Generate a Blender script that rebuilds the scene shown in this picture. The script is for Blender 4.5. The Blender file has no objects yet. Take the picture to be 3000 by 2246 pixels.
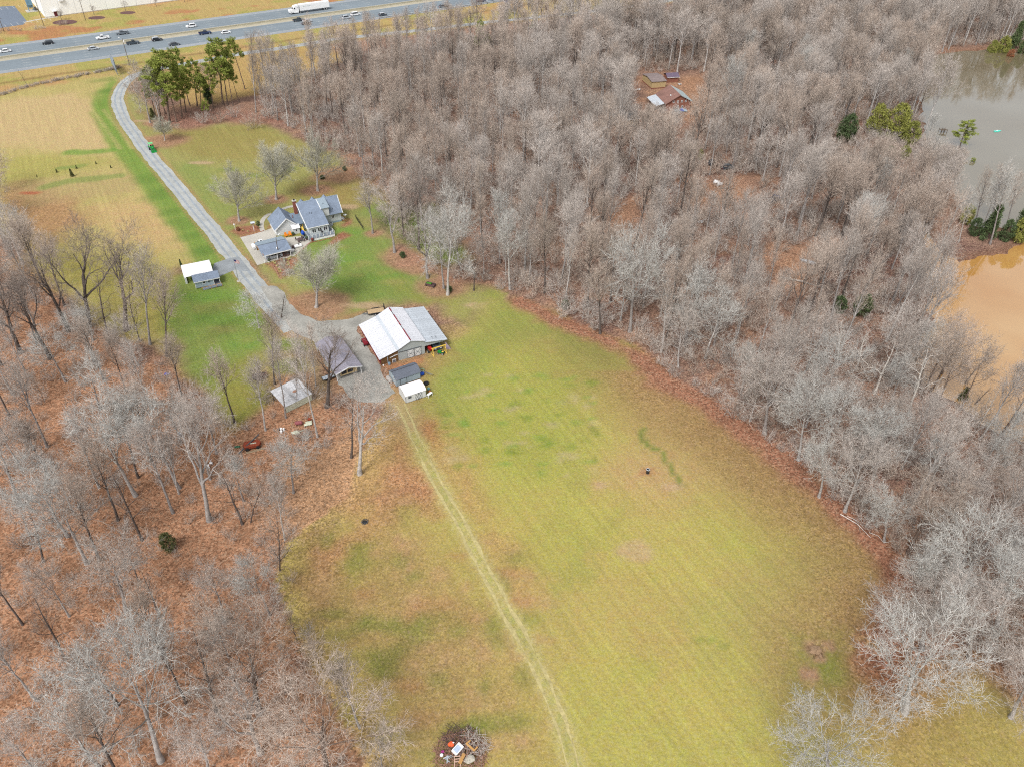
import bpy, math, random
import numpy as np
from mathutils import Vector, Matrix
PI = math.pi
rad = math.radians
random.seed(7)
scene = bpy.context.scene
C = scene.collection

# ---------------------------------------------------------------- camera, sky, sun, exposure
CAM_H, CAM_PITCH, CAM_ROLL, CAM_F = 111.0, rad(39.2), rad(1.22), 2300.0 / 3000.0   # metres, below horizon, roll, focal / width
cam_data = bpy.data.cameras.new('camera')
cam = bpy.data.objects.new('camera', cam_data)
C.objects.link(cam)
cam_data.sensor_fit = 'HORIZONTAL'
cam_data.sensor_width = 36.0
cam_data.lens = 36.0 * CAM_F
cam_data.clip_start = 1.0
cam_data.clip_end = 8000.0
cam.matrix_world = (Matrix.Translation((0, 0, CAM_H)) @ Matrix.Rotation(PI / 2 - CAM_PITCH, 4, 'X')
                    @ Matrix.Rotation(CAM_ROLL, 4, 'Z'))
scene.camera = cam

SUN_EL, SUN_AZ = rad(52), rad(205)          # overcast midday, light from behind the camera
world = bpy.data.worlds.new('World')
scene.world = world
world.use_nodes = True
wn, wl = world.node_tree.nodes, world.node_tree.links
sky = wn.new('ShaderNodeTexSky')
sky.sky_type = 'NISHITA'
sky.sun_disc = False
sky.sun_elevation = SUN_EL
sky.sun_rotation = SUN_AZ
sky.air_density = 1.0
sky.dust_density = 4.0
hs = wn.new('ShaderNodeHueSaturation')
hs.inputs['Saturation'].default_value = 0.22      # a grey cloud deck, only faintly blue
wl.new(sky.outputs[0], hs.inputs['Color'])
wl.new(hs.outputs[0], wn['Background'].inputs['Color'])
wn['Background'].inputs['Strength'].default_value = 0.15
sun_data = bpy.data.lights.new('sun', 'SUN')
sun_data.energy = 1.3
sun_data.angle = rad(12)
sun_data.color = (1.0, 0.965, 0.92)
sun = bpy.data.objects.new('sun', sun_data)
C.objects.link(sun)
# sun_rotation is measured clockwise from +Y
sd = Vector((math.sin(SUN_AZ) * math.cos(SUN_EL), math.cos(SUN_AZ) * math.cos(SUN_EL), math.sin(SUN_EL)))
sun.rotation_euler = sd.to_track_quat('Z', 'Y').to_euler()
vs = scene.view_settings
vs.view_transform = 'Standard'
vs.look = 'None'
vs.exposure = 0.68
vs.gamma = 1.0
vs.use_curve_mapping = False
scene.cycles.max_bounces = 5
scene.cycles.diffuse_bounces = 2
scene.cycles.glossy_bounces = 2
scene.cycles.transmission_bounces = 2
scene.cycles.use_denoising = False
scene.cycles.filter_width = 1.15

# ---------------------------------------------------------------- places: a surveyed picture point -> the ground there
_ct, _st, _cr, _sr = math.cos(CAM_PITCH), math.sin(CAM_PITCH), math.cos(CAM_ROLL), math.sin(CAM_ROLL)
def G(px, py, z=0.0):
    """where the sight line of photo pixel (px, py) (3000 x 2246) meets height z"""
    x, y = (px - 1500) / 2300.0, (py - 1123) / 2300.0
    a, b = x * _cr + y * _sr, -x * _sr + y * _cr
    Y, Z = _ct - b * _st, -_st - b * _ct
    t = (z - CAM_H) / Z
    return (a * t, Y * t)
def V(px, py, z=0.0):                        # the same in the 2212-pixel view
    return G(px * 1.35624, py * 1.35624, z)
def proj(X, Y, Z):
    z = Z - CAM_H
    d = Y * _ct - z * _st
    u = Y * _st + z * _ct
    a, b = 2300 * X / d, -2300 * u / d
    return (1500 + a * _cr - b * _sr, 1123 + a * _sr + b * _cr)
def GP(pts): return [G(*p) for p in pts]
def VP(pts): return [V(*p) for p in pts]

# ---------------------------------------------------------------- naming, materials, meshes
def tag(o, label=None, cat=None, group=None, kind=None):
    if label: o['label'] = label
    if cat: o['category'] = cat
    if group: o['group'] = group
    if kind: o['kind'] = kind
    return o
def thing(name, label, cat, loc=(0, 0, 0), rot=0.0, group=None):
    o = bpy.data.objects.new(name, None)
    C.objects.link(o)
    o.empty_display_size = 0.3
    o.location = loc if len(loc) == 3 else (loc[0], loc[1], 0)
    o.rotation_euler = (0, 0, rot)
    return tag(o, label, cat, group)
def link(name, me, parent=None, loc=None):
    o = bpy.data.objects.new(name, me)
    C.objects.link(o)
    if parent: o.parent = parent
    if loc: o.location = loc
    return o
def copy_tree(o, parent=None):
    c = o.copy()
    C.objects.link(c)
    if parent: c.parent = parent
    for ch in list(o.children): copy_tree(ch, c)
    return c

def srgb(r, g, b):
    f = lambda v: (v / 255 / 12.92) if v / 255 <= 0.04045 else ((v / 255 + 0.055) / 1.055) ** 2.4
    return (f(r), f(g), f(b))
MATS = {}
def mat(name, col, rough=0.8, var=0.12, scale=2.0, metal=0.0, spec=0.3, var2=0.0, scale2=0.3, rand=0.0, bump=0.0):
    """a principled surface whose colour wanders with one fine and one broad noise (and per object)"""
    if name in MATS: return MATS[name]
    m = bpy.data.materials.new(name)
    m.use_nodes = True
    n, l = m.node_tree.nodes, m.node_tree.links
    p = n['Principled BSDF']
    p.inputs['Roughness'].default_value = rough
    p.inputs['Metallic'].default_value = metal
    p.inputs['Specular IOR Level'].default_value = spec
    tc = n.new('ShaderNodeTexCoord')
    def noise(s, det):
        t = n.new('ShaderNodeTexNoise')
        t.inputs['Scale'].default_value = s
        t.inputs['Detail'].default_value = det
        l.new(tc.outputs['Object'], t.inputs['Vector'])
        return t.outputs['Fac']
    def mul(a, k, lo_hi):
        mr = n.new('ShaderNodeMapRange')
        mr.inputs['From Min'].default_value = 0.3
        mr.inputs['From Max'].default_value = 0.7
        mr.inputs['To Min'].default_value = 1 - k
        mr.inputs['To Max'].default_value = 1 + k
        l.new(a, mr.inputs['Value'])
        return mr.outputs[0]
    fine = noise(scale, 4)
    f = mul(fine, var, 0)
    if var2:
        b = mul(noise(scale2, 3), var2, 0)
        mm = n.new('ShaderNodeMath'); mm.operation = 'MULTIPLY'
        l.new(f, mm.inputs[0]); l.new(b, mm.inputs[1]); f = mm.outputs[0]
    if rand:
        oi = n.new('ShaderNodeObjectInfo')
        mr = n.new('ShaderNodeMapRange')
        mr.inputs['To Min'].default_value = 1 - rand
        mr.inputs['To Max'].default_value = 1 + rand
        l.new(oi.outputs['Random'], mr.inputs['Value'])
        mm = n.new('ShaderNodeMath'); mm.operation = 'MULTIPLY'
        l.new(f, mm.inputs[0]); l.new(mr.outputs[0], mm.inputs[1]); f = mm.outputs[0]
    mx = n.new('ShaderNodeVectorMath'); mx.operation = 'SCALE'
    mx.inputs[0].default_value = col
    l.new(f, mx.inputs['Scale'])
    l.new(mx.outputs[0], p.inputs['Base Color'])
    if bump:
        bn = n.new('ShaderNodeBump')
        bn.inputs['Strength'].default_value = bump
        bn.inputs['Distance'].default_value = 0.05
        l.new(fine, bn.inputs['Height'])
        l.new(bn.outputs[0], p.inputs['Normal'])
    MATS[name] = m
    return m

def mesh_np(name, verts, faces, mats, midx=None, smooth=False):
    """faces: list of int arrays (n, k)"""
    me = bpy.data.meshes.new(name)
    verts = np.asarray(verts, np.float32)
    me.vertices.add(len(verts))
    me.vertices.foreach_set('co', verts.ravel())
    lv = np.concatenate([f.ravel() for f in faces]).astype(np.int32)
    lt = np.concatenate([np.full(len(f), f.shape[1]) for f in faces]).astype(np.int32)
    ls = np.concatenate([[0], np.cumsum(lt)[:-1]]).astype(np.int32)
    me.loops.add(len(lv))
    me.loops.foreach_set('vertex_index', lv)
    me.polygons.add(len(lt))
    me.polygons.foreach_set('loop_start', ls)
    me.polygons.foreach_set('loop_total', lt)
    if midx is not None: me.polygons.foreach_set('material_index', np.asarray(midx, np.int32))
    if smooth: me.polygons.foreach_set('use_smooth', np.ones(len(lt), bool))
    for m in (mats if isinstance(mats, (list, tuple)) else [mats]): me.materials.append(m)
    me.update(calc_edges=True)
    return me

class MB:
    """collects boxes, bars, tubes and sheets; build() links them as ONE mesh"""
    def __init__(s): s.v, s.f = [], []
    def _add(s, vs, fs):
        n = len(s.v)
        s.v += [tuple(map(float, v)) for v in vs]
        s.f += [tuple(i + n for i in f) for f in fs]
        return s
    def box(s, x0, x1, y0, y1, z0, z1):
        return s._add([(x0, y0, z0), (x1, y0, z0), (x1, y1, z0), (x0, y1, z0), (x0, y0, z1), (x1, y0, z1), (x1, y1, z1), (x0, y1, z1)],
                      [(0, 3, 2, 1), (4, 5, 6, 7), (0, 1, 5, 4), (1, 2, 6, 5), (2, 3, 7, 6), (3, 0, 4, 7)])
    def obox(s, c, sx, sy, sz, rz=0.0, tilt=0.0, roll=0.0):
        M = Matrix.Translation(c) @ Matrix.Rotation(rz, 4, 'Z') @ Matrix.Rotation(tilt, 4, 'X') @ Matrix.Rotation(roll, 4, 'Y')
        vs = [M @ Vector((a * sx / 2, b * sy / 2, d * sz / 2)) for d in (-1, 1) for a, b in ((-1, -1), (1, -1), (1, 1), (-1, 1))]
        return s._add(vs, [(0, 3, 2, 1), (4, 5, 6, 7), (0, 1, 5, 4), (1, 2, 6, 5), (2, 3, 7, 6), (3, 0, 4, 7)])
    def slab(s, pts, t):
        """a planar polygon thickened by t along its normal, downwards"""
        P = [Vector(p) for p in pts]
        nrm = (P[1] - P[0]).cross(P[2] - P[0]).normalized()
        if nrm.z < 0: P.reverse(); nrm = -nrm
        Q = [p - nrm * t for p in P]
        n = len(P)
        fs = [tuple(range(n)), tuple(range(2 * n - 1, n - 1, -1))]
        fs += [(i, i + n, (i + 1) % n + n, (i + 1) % n) for i in range(n)]
        return s._add(P + Q, fs)
    def prism(s, poly, z0, z1):
        n = len(poly)
        a = sum(poly[i][0] * poly[(i + 1) % n][1] - poly[(i + 1) % n][0] * poly[i][1] for i in range(n))
        if a < 0: poly = poly[::-1]
        vs = [(x, y, z0) for x, y in poly] + [(x, y, z1) for x, y in poly]
        return s._add(vs, [tuple(range(n - 1, -1, -1)), tuple(range(n, 2 * n))] + [(i, (i + 1) % n, (i + 1) % n + n, i + n) for i in range(n)])
    def xprof(s, prof, x0, x1):
        """a profile of (y, z) points extruded along x"""
        n = len(prof)
        a = sum(prof[i][0] * prof[(i + 1) % n][1] - prof[(i + 1) % n][0] * prof[i][1] for i in range(n))
        if a < 0: prof = prof[::-1]
        vs = [(x0, y, z) for y, z in prof] + [(x1, y, z) for y, z in prof]
        return s._add(vs, [tuple(range(n - 1, -1, -1)), tuple(range(n, 2 * n))] + [(i, (i + 1) % n, (i + 1) % n + n, i + n) for i in range(n)])
    def yprof(s, prof, y0, y1):
        """a profile of (x, z) points extruded along y"""
        n = len(prof)
        a = sum(prof[i][0] * prof[(i + 1) % n][1] - prof[(i + 1) % n][0] * prof[i][1] for i in range(n))
        if a < 0: prof = prof[::-1]
        vs = [(x, y0, z) for x, z in prof] + [(x, y1, z) for x, z in prof]
        return s._add(vs, [tuple(range(n)), tuple(range(2 * n - 1, n - 1, -1))] + [(i, i + n, (i + 1) % n + n, (i + 1) % n) for i in range(n)])
    def tube(s, pts, rs, n=8):
        P = [Vector(p) for p in pts]
        if not isinstance(rs, (list, tuple)): rs = [rs] * len(P)
        rings = []
        for i, p in enumerate(P):
            t = (P[min(i + 1, len(P) - 1)] - P[max(i - 1, 0)]).normalized()
            u = t.cross(Vector((0, 0, 1)))
            if u.length < 1e-3: u = Vector((1, 0, 0))
            u.normalize(); w = t.cross(u)
            rings.append([p + (u * math.cos(2 * PI * k / n) + w * math.sin(2 * PI * k / n)) * rs[i] for k in range(n)])
        vs = [v for r in rings for v in r]
        fs = [(i * n + k, i * n + (k + 1) % n, (i + 1) * n + (k + 1) % n, (i + 1) * n + k) for i in range(len(P) - 1) for k in range(n)]
        fs += [tuple(range(n - 1, -1, -1)), tuple((len(P) - 1) * n + k for k in range(n))]
        return s._add(vs, fs)
    def lathe(s, prof, c=(0, 0, 0), n=12):
        vs = [(c[0] + r * math.cos(2 * PI * k / n), c[1] + r * math.sin(2 * PI * k / n), c[2] + z) for r, z in prof for k in range(n)]
        m = len(prof)
        fs = [(i * n + k, i * n + (k + 1) % n, (i + 1) * n + (k + 1) % n, (i + 1) * n + k) for i in range(m - 1) for k in range(n)]
        fs += [tuple(range(n - 1, -1, -1)), tuple((m - 1) * n + k for k in range(n))]
        return s._add(vs, fs)
    def blob(s, c, rx, ry, rz, seed=0, n=8, m=5, jit=0.2):
        r = random.Random(seed)
        vs = [(c[0], c[1], c[2] - rz)]
        for i in range(1, m):
            a = -PI / 2 + PI * i / m
            for k in range(n):
                j = 1 + r.uniform(-jit, jit)
                vs.append((c[0] + rx * j * math.cos(a) * math.cos(2 * PI * k / n), c[1] + ry * j * math.cos(a) * math.sin(2 * PI * k / n), c[2] + rz * j * math.sin(a)))
        vs.append((c[0], c[1], c[2] + rz))
        fs = [(0, 1 + (k + 1) % n, 1 + k) for k in range(n)]
        fs += [(1 + i * n + k, 1 + i * n + (k + 1) % n, 1 + (i + 1) * n + (k + 1) % n, 1 + (i + 1) * n + k) for i in range(m - 2) for k in range(n)]
        L = len(vs) - 1
        fs += [(1 + (m - 2) * n + k, 1 + (m - 2) * n + (k + 1) % n, L) for k in range(n)]
        return s._add(vs, fs)
    def mesh(s, name, m):
        me = bpy.data.meshes.new(name)
        me.from_pydata(s.v, [], s.f)
        me.materials.append(m)
        me.update()
        return me
    def build(s, name, m, parent=None, loc=None):
        return link(name, s.mesh(name, m), parent, loc)

# ---------------------------------------------------------------- noise and polygons on arrays
_rs = np.random.RandomState(11)
_tab = _rs.rand(256, 256)
def vnoise(x, y, s):
    x, y = x / s + 57.3, y / s + 91.7
    xi, yi = np.floor(x).astype(int), np.floor(y).astype(int)
    fx, fy = x - xi, y - yi
    fx, fy = fx * fx * (3 - 2 * fx), fy * fy * (3 - 2 * fy)
    t = lambda a, b: _tab[a & 255, b & 255]
    return (t(xi, yi) * (1 - fx) + t(xi + 1, yi) * fx) * (1 - fy) + (t(xi, yi + 1) * (1 - fx) + t(xi + 1, yi + 1) * fx) * fy
def fbm(x, y, s, o=4):
    r, a, k = 0, 1.0, 0
    for i in range(o):
        r = r + a * vnoise(x + 13.1 * i, y - 7.7 * i, s / 2 ** i); k += a; a *= 0.55
    return r / k
def sdist(X, Y, poly):
    """signed distance to a closed polygon, positive inside"""
    P = np.array(poly, float)
    d = np.full(X.shape, 1e9); ins = np.zeros(X.shape, bool)
    n = len(P)
    for i in range(n):
        a, b = P[i], P[(i + 1) % n]
        e = b - a
        wx, wy = X - a[0], Y - a[1]
        t = np.clip((wx * e[0] + wy * e[1]) / (e @ e + 1e-9), 0, 1)
        d = np.minimum(d, (wx - t * e[0]) ** 2 + (wy - t * e[1]) ** 2)
        c = ((a[1] > Y) != (b[1] > Y))
        if a[1] != b[1]:
            ins ^= c & (X < (b[0] - a[0]) * (Y - a[1]) / (b[1] - a[1]) + a[0])
    d = np.sqrt(d)
    return np.where(ins, d, -d)
def ldist(X, Y, line):
    P = np.array(line, float)
    d = np.full(X.shape, 1e9)
    for a, b in zip(P[:-1], P[1:]):
        e = b - a
        wx, wy = X - a[0], Y - a[1]
        t = np.clip((wx * e[0] + wy * e[1]) / (e @ e + 1e-9), 0, 1)
        d = np.minimum(d, (wx - t * e[0]) ** 2 + (wy - t * e[1]) ** 2)
    return np.sqrt(d)
def sstep(a, b, x):
    t = np.clip((x - a) / (b - a), 0, 1)
    return t * t * (3 - 2 * t)
def smooth_line(pts, k=6):
    """Catmull-Rom through the points"""
    P = [np.array(p, float) for p in pts]
    P = [2 * P[0] - P[1]] + P + [2 * P[-1] - P[-2]]
    out = []
    for i in range(1, len(P) - 2):
        for t in np.linspace(0, 1, k, endpoint=False):
            a, b, c, d = P[i - 1], P[i], P[i + 1], P[i + 2]
            out.append(0.5 * (2 * b + (c - a) * t + (2 * a - 5 * b + 4 * c - d) * t * t + (3 * b - a - 3 * c + d) * t ** 3))
    out.append(P[-2])
    return np.array(out)

# ================================================================ THE GROUND
HW_PSI, HW_N0 = 0.580, 412.6                      # highway heading and the offset of its inner near lane line
HT = np.array([math.cos(HW_PSI), math.sin(HW_PSI)])
HN = np.array([-math.sin(HW_PSI), math.cos(HW_PSI)])
def hw(t, w):                                       # metres along, metres beyond the near lane line
    p = HT * t + HN * (HW_N0 + w)
    return (float(p[0]), float(p[1]))

DRIVE = smooth_line(GP([(2250, -50), (1900, 12), (1619, 46), (1489, 60), (1418, 67), (1198, 93), (999, 113), (908, 128), (800, 145), (729, 155), (674, 163),
                        (602, 177), (529, 190), (450, 205), (395, 222), (358, 252), (345, 290), (354, 330), (385, 383), (433, 447), (500, 527), (560, 600),
                        (620, 672), (672, 738), (722, 802), (770, 862), (815, 915), (862, 965)]), 8)
YARD = GP([(765, 840), (818, 842), (850, 888), (884, 920), (923, 938), (1003, 938), (1050, 924), (1082, 918), (1100, 935), (1045, 957), (1078, 1015), (1111, 1067), (1119, 1100),
           (1153, 1147), (1140, 1162), (1108, 1180), (1070, 1178), (1033, 1165), (1000, 1130), (975, 1085), (935, 1030), (905, 990), (863, 975), (818, 925)])
SPUR = GP([(628, 772), (672, 757), (700, 752), (735, 795), (712, 795), (690, 790), (640, 812), (618, 800)])
PAD = GP([(704, 696), (773, 678), (800, 668), (812, 700), (905, 690), (910, 712), (868, 748), (858, 752), (776, 771), (754, 778)])
LAKES = [VP([(2300, 118), (2212, 110), (2130, 104), (2050, 112), (2018, 118), (1998, 165), (1992, 230), (2003, 290), (2033, 350), (2066, 420), (2078, 458),
             (2100, 477), (2150, 484), (2212, 478), (2300, 470)]),
         VP([(2300, 505), (2212, 525), (2180, 540), (2110, 557), (2075, 562), (2040, 547), (2015, 518), (2000, 475), (1990, 478), (2002, 515), (2010, 540), (2012, 590), (2016, 660),
             (2002, 720), (1985, 752), (1992, 790), (2010, 812), (2038, 838), (2094, 876), (2141, 912), (2212, 945), (2300, 990)])]
WATER_Z = -0.9

def ground_z(x, y):
    x, y = np.atleast_1d(np.asarray(x, float)), np.atleast_1d(np.asarray(y, float))
    z = np.zeros(x.shape)
    m = (x > 45) & (y > 90) & (y < 520)
    if m.any():
        d = np.maximum(sdist(x[m], y[m], LAKES[0]), sdist(x[m], y[m], LAKES[1])) + (fbm(x[m], y[m], 9, 4) - 0.5) * 7
        z[m] = -0.25 * sstep(-9, -2.5, d) - 2.6 * sstep(-2.6, 3.5, d)
    # the burn pile and the earth mound bulge a little
    return z
def gz(x, y): return float(ground_z([x], [y])[0])

GK = 0.56
def dc(r, g, b): return np.array(srgb(r, g, b)) * GK

FIELD = VP([(862, 868), (880, 850), (965, 745), (1020, 690), (1065, 640), (1130, 660), (1250, 715), (1370, 765), (1440, 825), (1560, 895), (1690, 990), (1790, 1085),
            (1895, 1175), (1940, 1240), (1935, 1330), (1900, 1400), (2000, 1480), (2110, 1440), (2180, 1500), (2260, 1560), (2300, 1800), (820, 1800), (850, 1656), (800, 1560),
            (720, 1440), (670, 1330), (640, 1240), (655, 1180), (720, 1130), (780, 1090), (800, 1000), (840, 930)])
LFIELD = VP([(-90, 235), (0, 203), (245, 163), (262, 178), (250, 210), (262, 260), (330, 350), (420, 450), (505, 545), (490, 565), (470, 575), (385, 580), (372, 650), (385, 770),
             (300, 735), (200, 690), (110, 610), (40, 520), (-90, 480)])
LAWN = VP([(252, 182), (285, 275), (335, 348), (412, 438), (500, 510), (560, 590), (605, 645), (640, 690), (700, 695), (760, 690), (830, 650), (950, 645), (970, 680), (1010, 690), (1090, 640),
           (1060, 628), (960, 610), (905, 575), (850, 535), (815, 490), (800, 440), (765, 375), (720, 335), (640, 300), (560, 262), (480, 262), (400, 285), (350, 262), (300, 205)])
SLAWN = VP([(380, 595), (500, 565), (570, 600), (640, 670), (672, 705), (640, 740), (560, 800), (575, 850), (520, 920), (480, 890), (400, 790), (365, 700)])
WOOD_E = VP([(560, 196), (650, 165), (760, 128), (1000, 96), (1280, 52), (1500, 22), (1800, -20), (2050, -60), (2330, -90), (2330, 100), (2212, 104), (2130, 98), (2050, 104), (2005, 112), (1988, 165),
             (1984, 230), (1994, 295), (2024, 355), (2056, 425), (2068, 462), (1990, 470), (2006, 590), (2010, 660), (1996, 720), (1979, 752), (1985, 795), (2030, 848), (2088, 884), (2135, 920), (2300, 985),
             (2300, 1560), (2180, 1480), (2120, 1425), (2010, 1300), (1955, 1240), (1900, 1165), (1790, 1075), (1690, 980), (1560, 886), (1440, 815), (1370, 757), (1250, 708), (1130, 652), (1060, 618),
             (970, 600), (915, 560), (860, 525), (825, 480), (810, 430), (770, 365), (725, 328), (640, 292), (565, 255)])
WOOD_W = VP([(-60, 470), (0, 480), (90, 590), (200, 700), (330, 770), (385, 800), (470, 900), (560, 880), (560, 800), (640, 760), (690, 850), (760, 880), (760, 950), (650, 990), (640, 1120),
             (640, 1300), (720, 1440), (800, 1560), (850, 1700), (-120, 1720)])
# clearings: where the photo shows open leaf litter between the trees
CLEAR = [VP([(1640, 560), (1760, 520), (1790, 590), (1740, 640), (1650, 620)]), VP([(1300, 440), (1390, 420), (1400, 520), (1320, 540)]),
         VP([(1480, 390), (1610, 380), (1620, 440), (1500, 450)]), VP([(1390, 170), (1520, 160), (1540, 260), (1420, 270)])]
TRACK = smooth_line(VP([(845, 845), (872, 885), (900, 950), (950, 1050), (1018, 1175), (1080, 1290), (1140, 1400), (1192, 1510), (1235, 1640), (1260, 1760)]), 8)

def build_ground():
    def axis(lo, hi, step, far):
        a = np.arange(lo, hi + step / 2, step)
        out, s = [], step
        x = hi
        while x < far: s *= 1.35; x += s; out.append(x)
        low, s, x = [], step, lo
        while x > -far: s *= 1.35; x -= s; low.append(x)
        return np.array(low[::-1] + list(a) + out)
    xs, ys = axis(-300, 300, 1.0, 5000), axis(38, 540, 1.0, 5000)
    X, Y = np.meshgrid(xs, ys)
    x, y = X.ravel(), Y.ravel()
    n1, n2, n3, n4 = fbm(x, y, 30), fbm(x + 400, y, 9), fbm(x, y + 300, 3.5, 3), fbm(x + 90, y + 800, 60, 3)
    edge = (n2 - 0.5) * 9 + (n3 - 0.5) * 4
    lerp = lambda a, b, w: a * (1 - w[:, None]) + np.asarray(b) * w[:, None]
    # leaf litter of the woods
    col = np.tile(dc(156, 124, 108), (len(x), 1))
    col = lerp(col, dc(132, 102, 92), sstep(0.45, 0.7, n1))
    col = lerp(col, dc(174, 134, 110), sstep(0.52, 0.72, n2) * 0.8)
    litter = np.ones(len(x))
    def zone(poly, c, soft=3.0, w=1.0, lit=0.0, rough=1.0):
        nonlocal col, litter
        P = np.array(poly)
        m = (x > P[:, 0].min() - 12) & (x < P[:, 0].max() + 12) & (y > P[:, 1].min() - 12) & (y < P[:, 1].max() + 12)
        d = sdist(x[m], y[m], poly) + edge[m] * rough
        k = sstep(-soft, soft, d) * w
        col[m] = col[m] * (1 - k[:, None]) + np.asarray(c) * k[:, None]
        if lit is not None: litter[m] = litter[m] * (1 - k) + lit * k
    def spot(px, py, rx, ry, c, w=1.0, lit=None, rot=0.0, soft=0.35, v=True):
        nonlocal col, litter
        ox, oy = V(px, py) if v else G(px, py)
        cx, sx = math.cos(rot), math.sin(rot)
        R = max(rx, ry) * 2
        m = (abs(x - ox) < R) & (abs(y - oy) < R)
        u, q = (x[m] - ox) * cx + (y[m] - oy) * sx, -(x[m] - ox) * sx + (y[m] - oy) * cx
        d = np.sqrt((u / rx) ** 2 + (q / ry) ** 2) + (n3[m] - 0.5) * 0.5
        k = sstep(1 + soft, 1 - soft, d) * w
        col[m] = col[m] * (1 - k[:, None]) + np.asarray(c) * k[:, None]
        if lit is not None: litter[m] = litter[m] * (1 - k) + lit * k
    def streak(line, width, c, w=1.0, lit=None, v=True, soft=0.5):
        nonlocal col, litter
        L = smooth_line(VP(line) if v else GP(line), 5)
        m = (x > L[:, 0].min() - 9) & (x < L[:, 0].max() + 9) & (y > L[:, 1].min() - 9) & (y < L[:, 1].max() + 9)
        d = ldist(x[m], y[m], L) + (n3[m] - 0.5) * width * 0.9
        k = sstep(width * (1 + soft), width * (1 - soft), d) * w
        col[m] = col[m] * (1 - k[:, None]) + np.asarray(c) * k[:, None]
        if lit is not None: litter[m] = litter[m] * (1 - k) + lit * k
    GREEN, FRESH, TAN, OLIVE, STRAW = dc(140, 160, 84), dc(126, 164, 70), dc(212, 184, 134), dc(184, 174, 98), dc(196, 180, 114)
    RUST, CLAY, RED = dc(172, 122, 86), dc(196, 128, 92), dc(140, 98, 84)
    # woods west: bright rust litter
    zone(WOOD_W, dc(180, 134, 104), 6, 1.0, 1.0)
    zone(VP([(640, 1000), (760, 930), (870, 930), (930, 1020), (900, 1080), (800, 1120), (700, 1180), (640, 1230), (600, 1100)]), dc(202, 158, 120), 6, 1, 1)
    for c in CLEAR: zone(c, dc(186, 142, 110), 7, 0.6, 1)
    # highway verges and everything beyond
    wv = x * HN[0] + y * HN[1] - HW_N0
    dr = DRIVE[DRIVE[:, 1] > 300]
    tt = x * HT[0] + y * HT[1]
    td = dr @ HT; wd = dr @ HN - HW_N0
    o = np.argsort(td)
    wr = np.interp(tt, td[o], wd[o])
    verge = sstep(-4, 4, wv - wr + 4 + edge * 0.4) * ((wv > -75)).astype(float)
    col = lerp(col, dc(198, 172, 110), verge); litter *= 1 - verge
    col = lerp(col, dc(178, 172, 96), verge * sstep(0.48, 0.66, n2) * 0.9)
    col = lerp(col, dc(205, 160, 110), verge * sstep(0.55, 0.7, n1) * 0.8)
    far = sstep(22, 30, wv) * sstep(62, 45, wv)
    col = lerp(col, CLAY, far * sstep(0.55, 0.68, fbm(x + 50, y + 50, 14, 3)) * 0.75)
    ditch = np.exp(-((wv + 27 + (n2 - .5) * 3) / 1.4) ** 2) * sstep(-160, -120, tt)
    col = lerp(col, dc(150, 122, 80), ditch * 0.7)
    # left hayfield
    zone(LFIELD, STRAW, 3, 1, 0.1, 0.5)
    zone(VP([(-60, 225), (160, 198), (215, 235), (262, 325), (150, 335), (60, 318), (-60, 330)]), TAN, 6, 0.85, 0.05)
    zone(VP([(190, 445), (300, 425), (375, 440), (420, 505), (340, 545), (240, 520)]), dc(210, 178, 124), 6, 0.85, 0.05)
    zone(VP([(0, 340), (120, 330), (240, 350), (150, 375), (0, 395)]), dc(178, 172, 92), 4, 0.7)
    zone(VP([(0, 420), (40, 400), (160, 420), (200, 470), (100, 540), (0, 470)]), dc(182, 134, 100), 6, 0.75, 0.8)
    zone(VP([(60, 560), (300, 540), (390, 600), (380, 740), (250, 690), (120, 600)]), dc(170, 160, 82), 7, 0.8, 0.15)
    zone(VP([(40, 400), (250, 375), (330, 400), (250, 420), (60, 440)]), dc(192, 168, 118), 4, 0.6)
    zone(VP([(238, 168), (258, 178), (240, 215), (262, 280), (330, 362), (420, 457), (495, 545), (480, 562), (435, 535), (370, 452), (290, 362), (235, 300), (205, 240)]), dc(134, 160, 74), 2.5, 0.95, 0, 0.4)
    dL = ldist(x, y, DRIVE[DRIVE[:, 1] < 345])
    k = sstep(11, 8, dL + edge * 0.25) * (sdist(x, y, LFIELD) > -4) * sstep(330, 300, y)
    col = lerp(col, dc(134, 162, 74), k * 0.9); litter *= 1 - k
    for px, py, a, b in ((300, 235, 5, 2.4), (296, 205, 4, 2), (322, 268, 6, 2.4), (358, 289, 5, 2.4), (362, 300, 6, 2), (390, 345, 6, 3), (470, 575, 5, 2.5), (480, 558, 4, 2.2), (420, 520, 4, 2), (510, 620, 5, 2.2),
                          (545, 645, 5, 2.4), (580, 688, 6, 2.2), (605, 730, 5, 2.3), (618, 735, 4, 2), (330, 262, 5, 2), (440, 530, 4, 2), (560, 660, 4, 2)):
        spot(px, py, a, b, dc(104, 138, 62), 0.45, v=False, rot=0.5, soft=0.9)
    streak([(150, 330), (190, 329), (240, 325)], 2.2, FRESH, 0.8)
    streak([(130, 364), (180, 358)], 1.5, GREEN, 0.7)
    streak([(95, 405), (150, 392), (260, 380)], 2.0, GREEN, 0.7)
    spot(66, 417, 3, 1.2, dc(190, 110, 78), 0.9)
    for k in range(9):                                     # old mowing lanes
        streak([(30 + k * 24, 228 + k * 1), (42 + k * 26, 270), (70 + k * 27, 322)], 0.6, dc(214, 190, 132), 0.5)
    # lawns
    zone(LAWN, dc(170, 166, 100), 2.5, 1, 0.0, 0.5)
    zone(VP([(345, 280), (420, 275), (560, 270), (700, 335), (620, 350), (480, 350), (400, 340)]), dc(166, 152, 88), 5, 0.8)
    zone(VP([(420, 350), (480, 400), (530, 470), (500, 500), (430, 430), (380, 360)]), dc(140, 160, 82), 5, 0.7)
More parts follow.
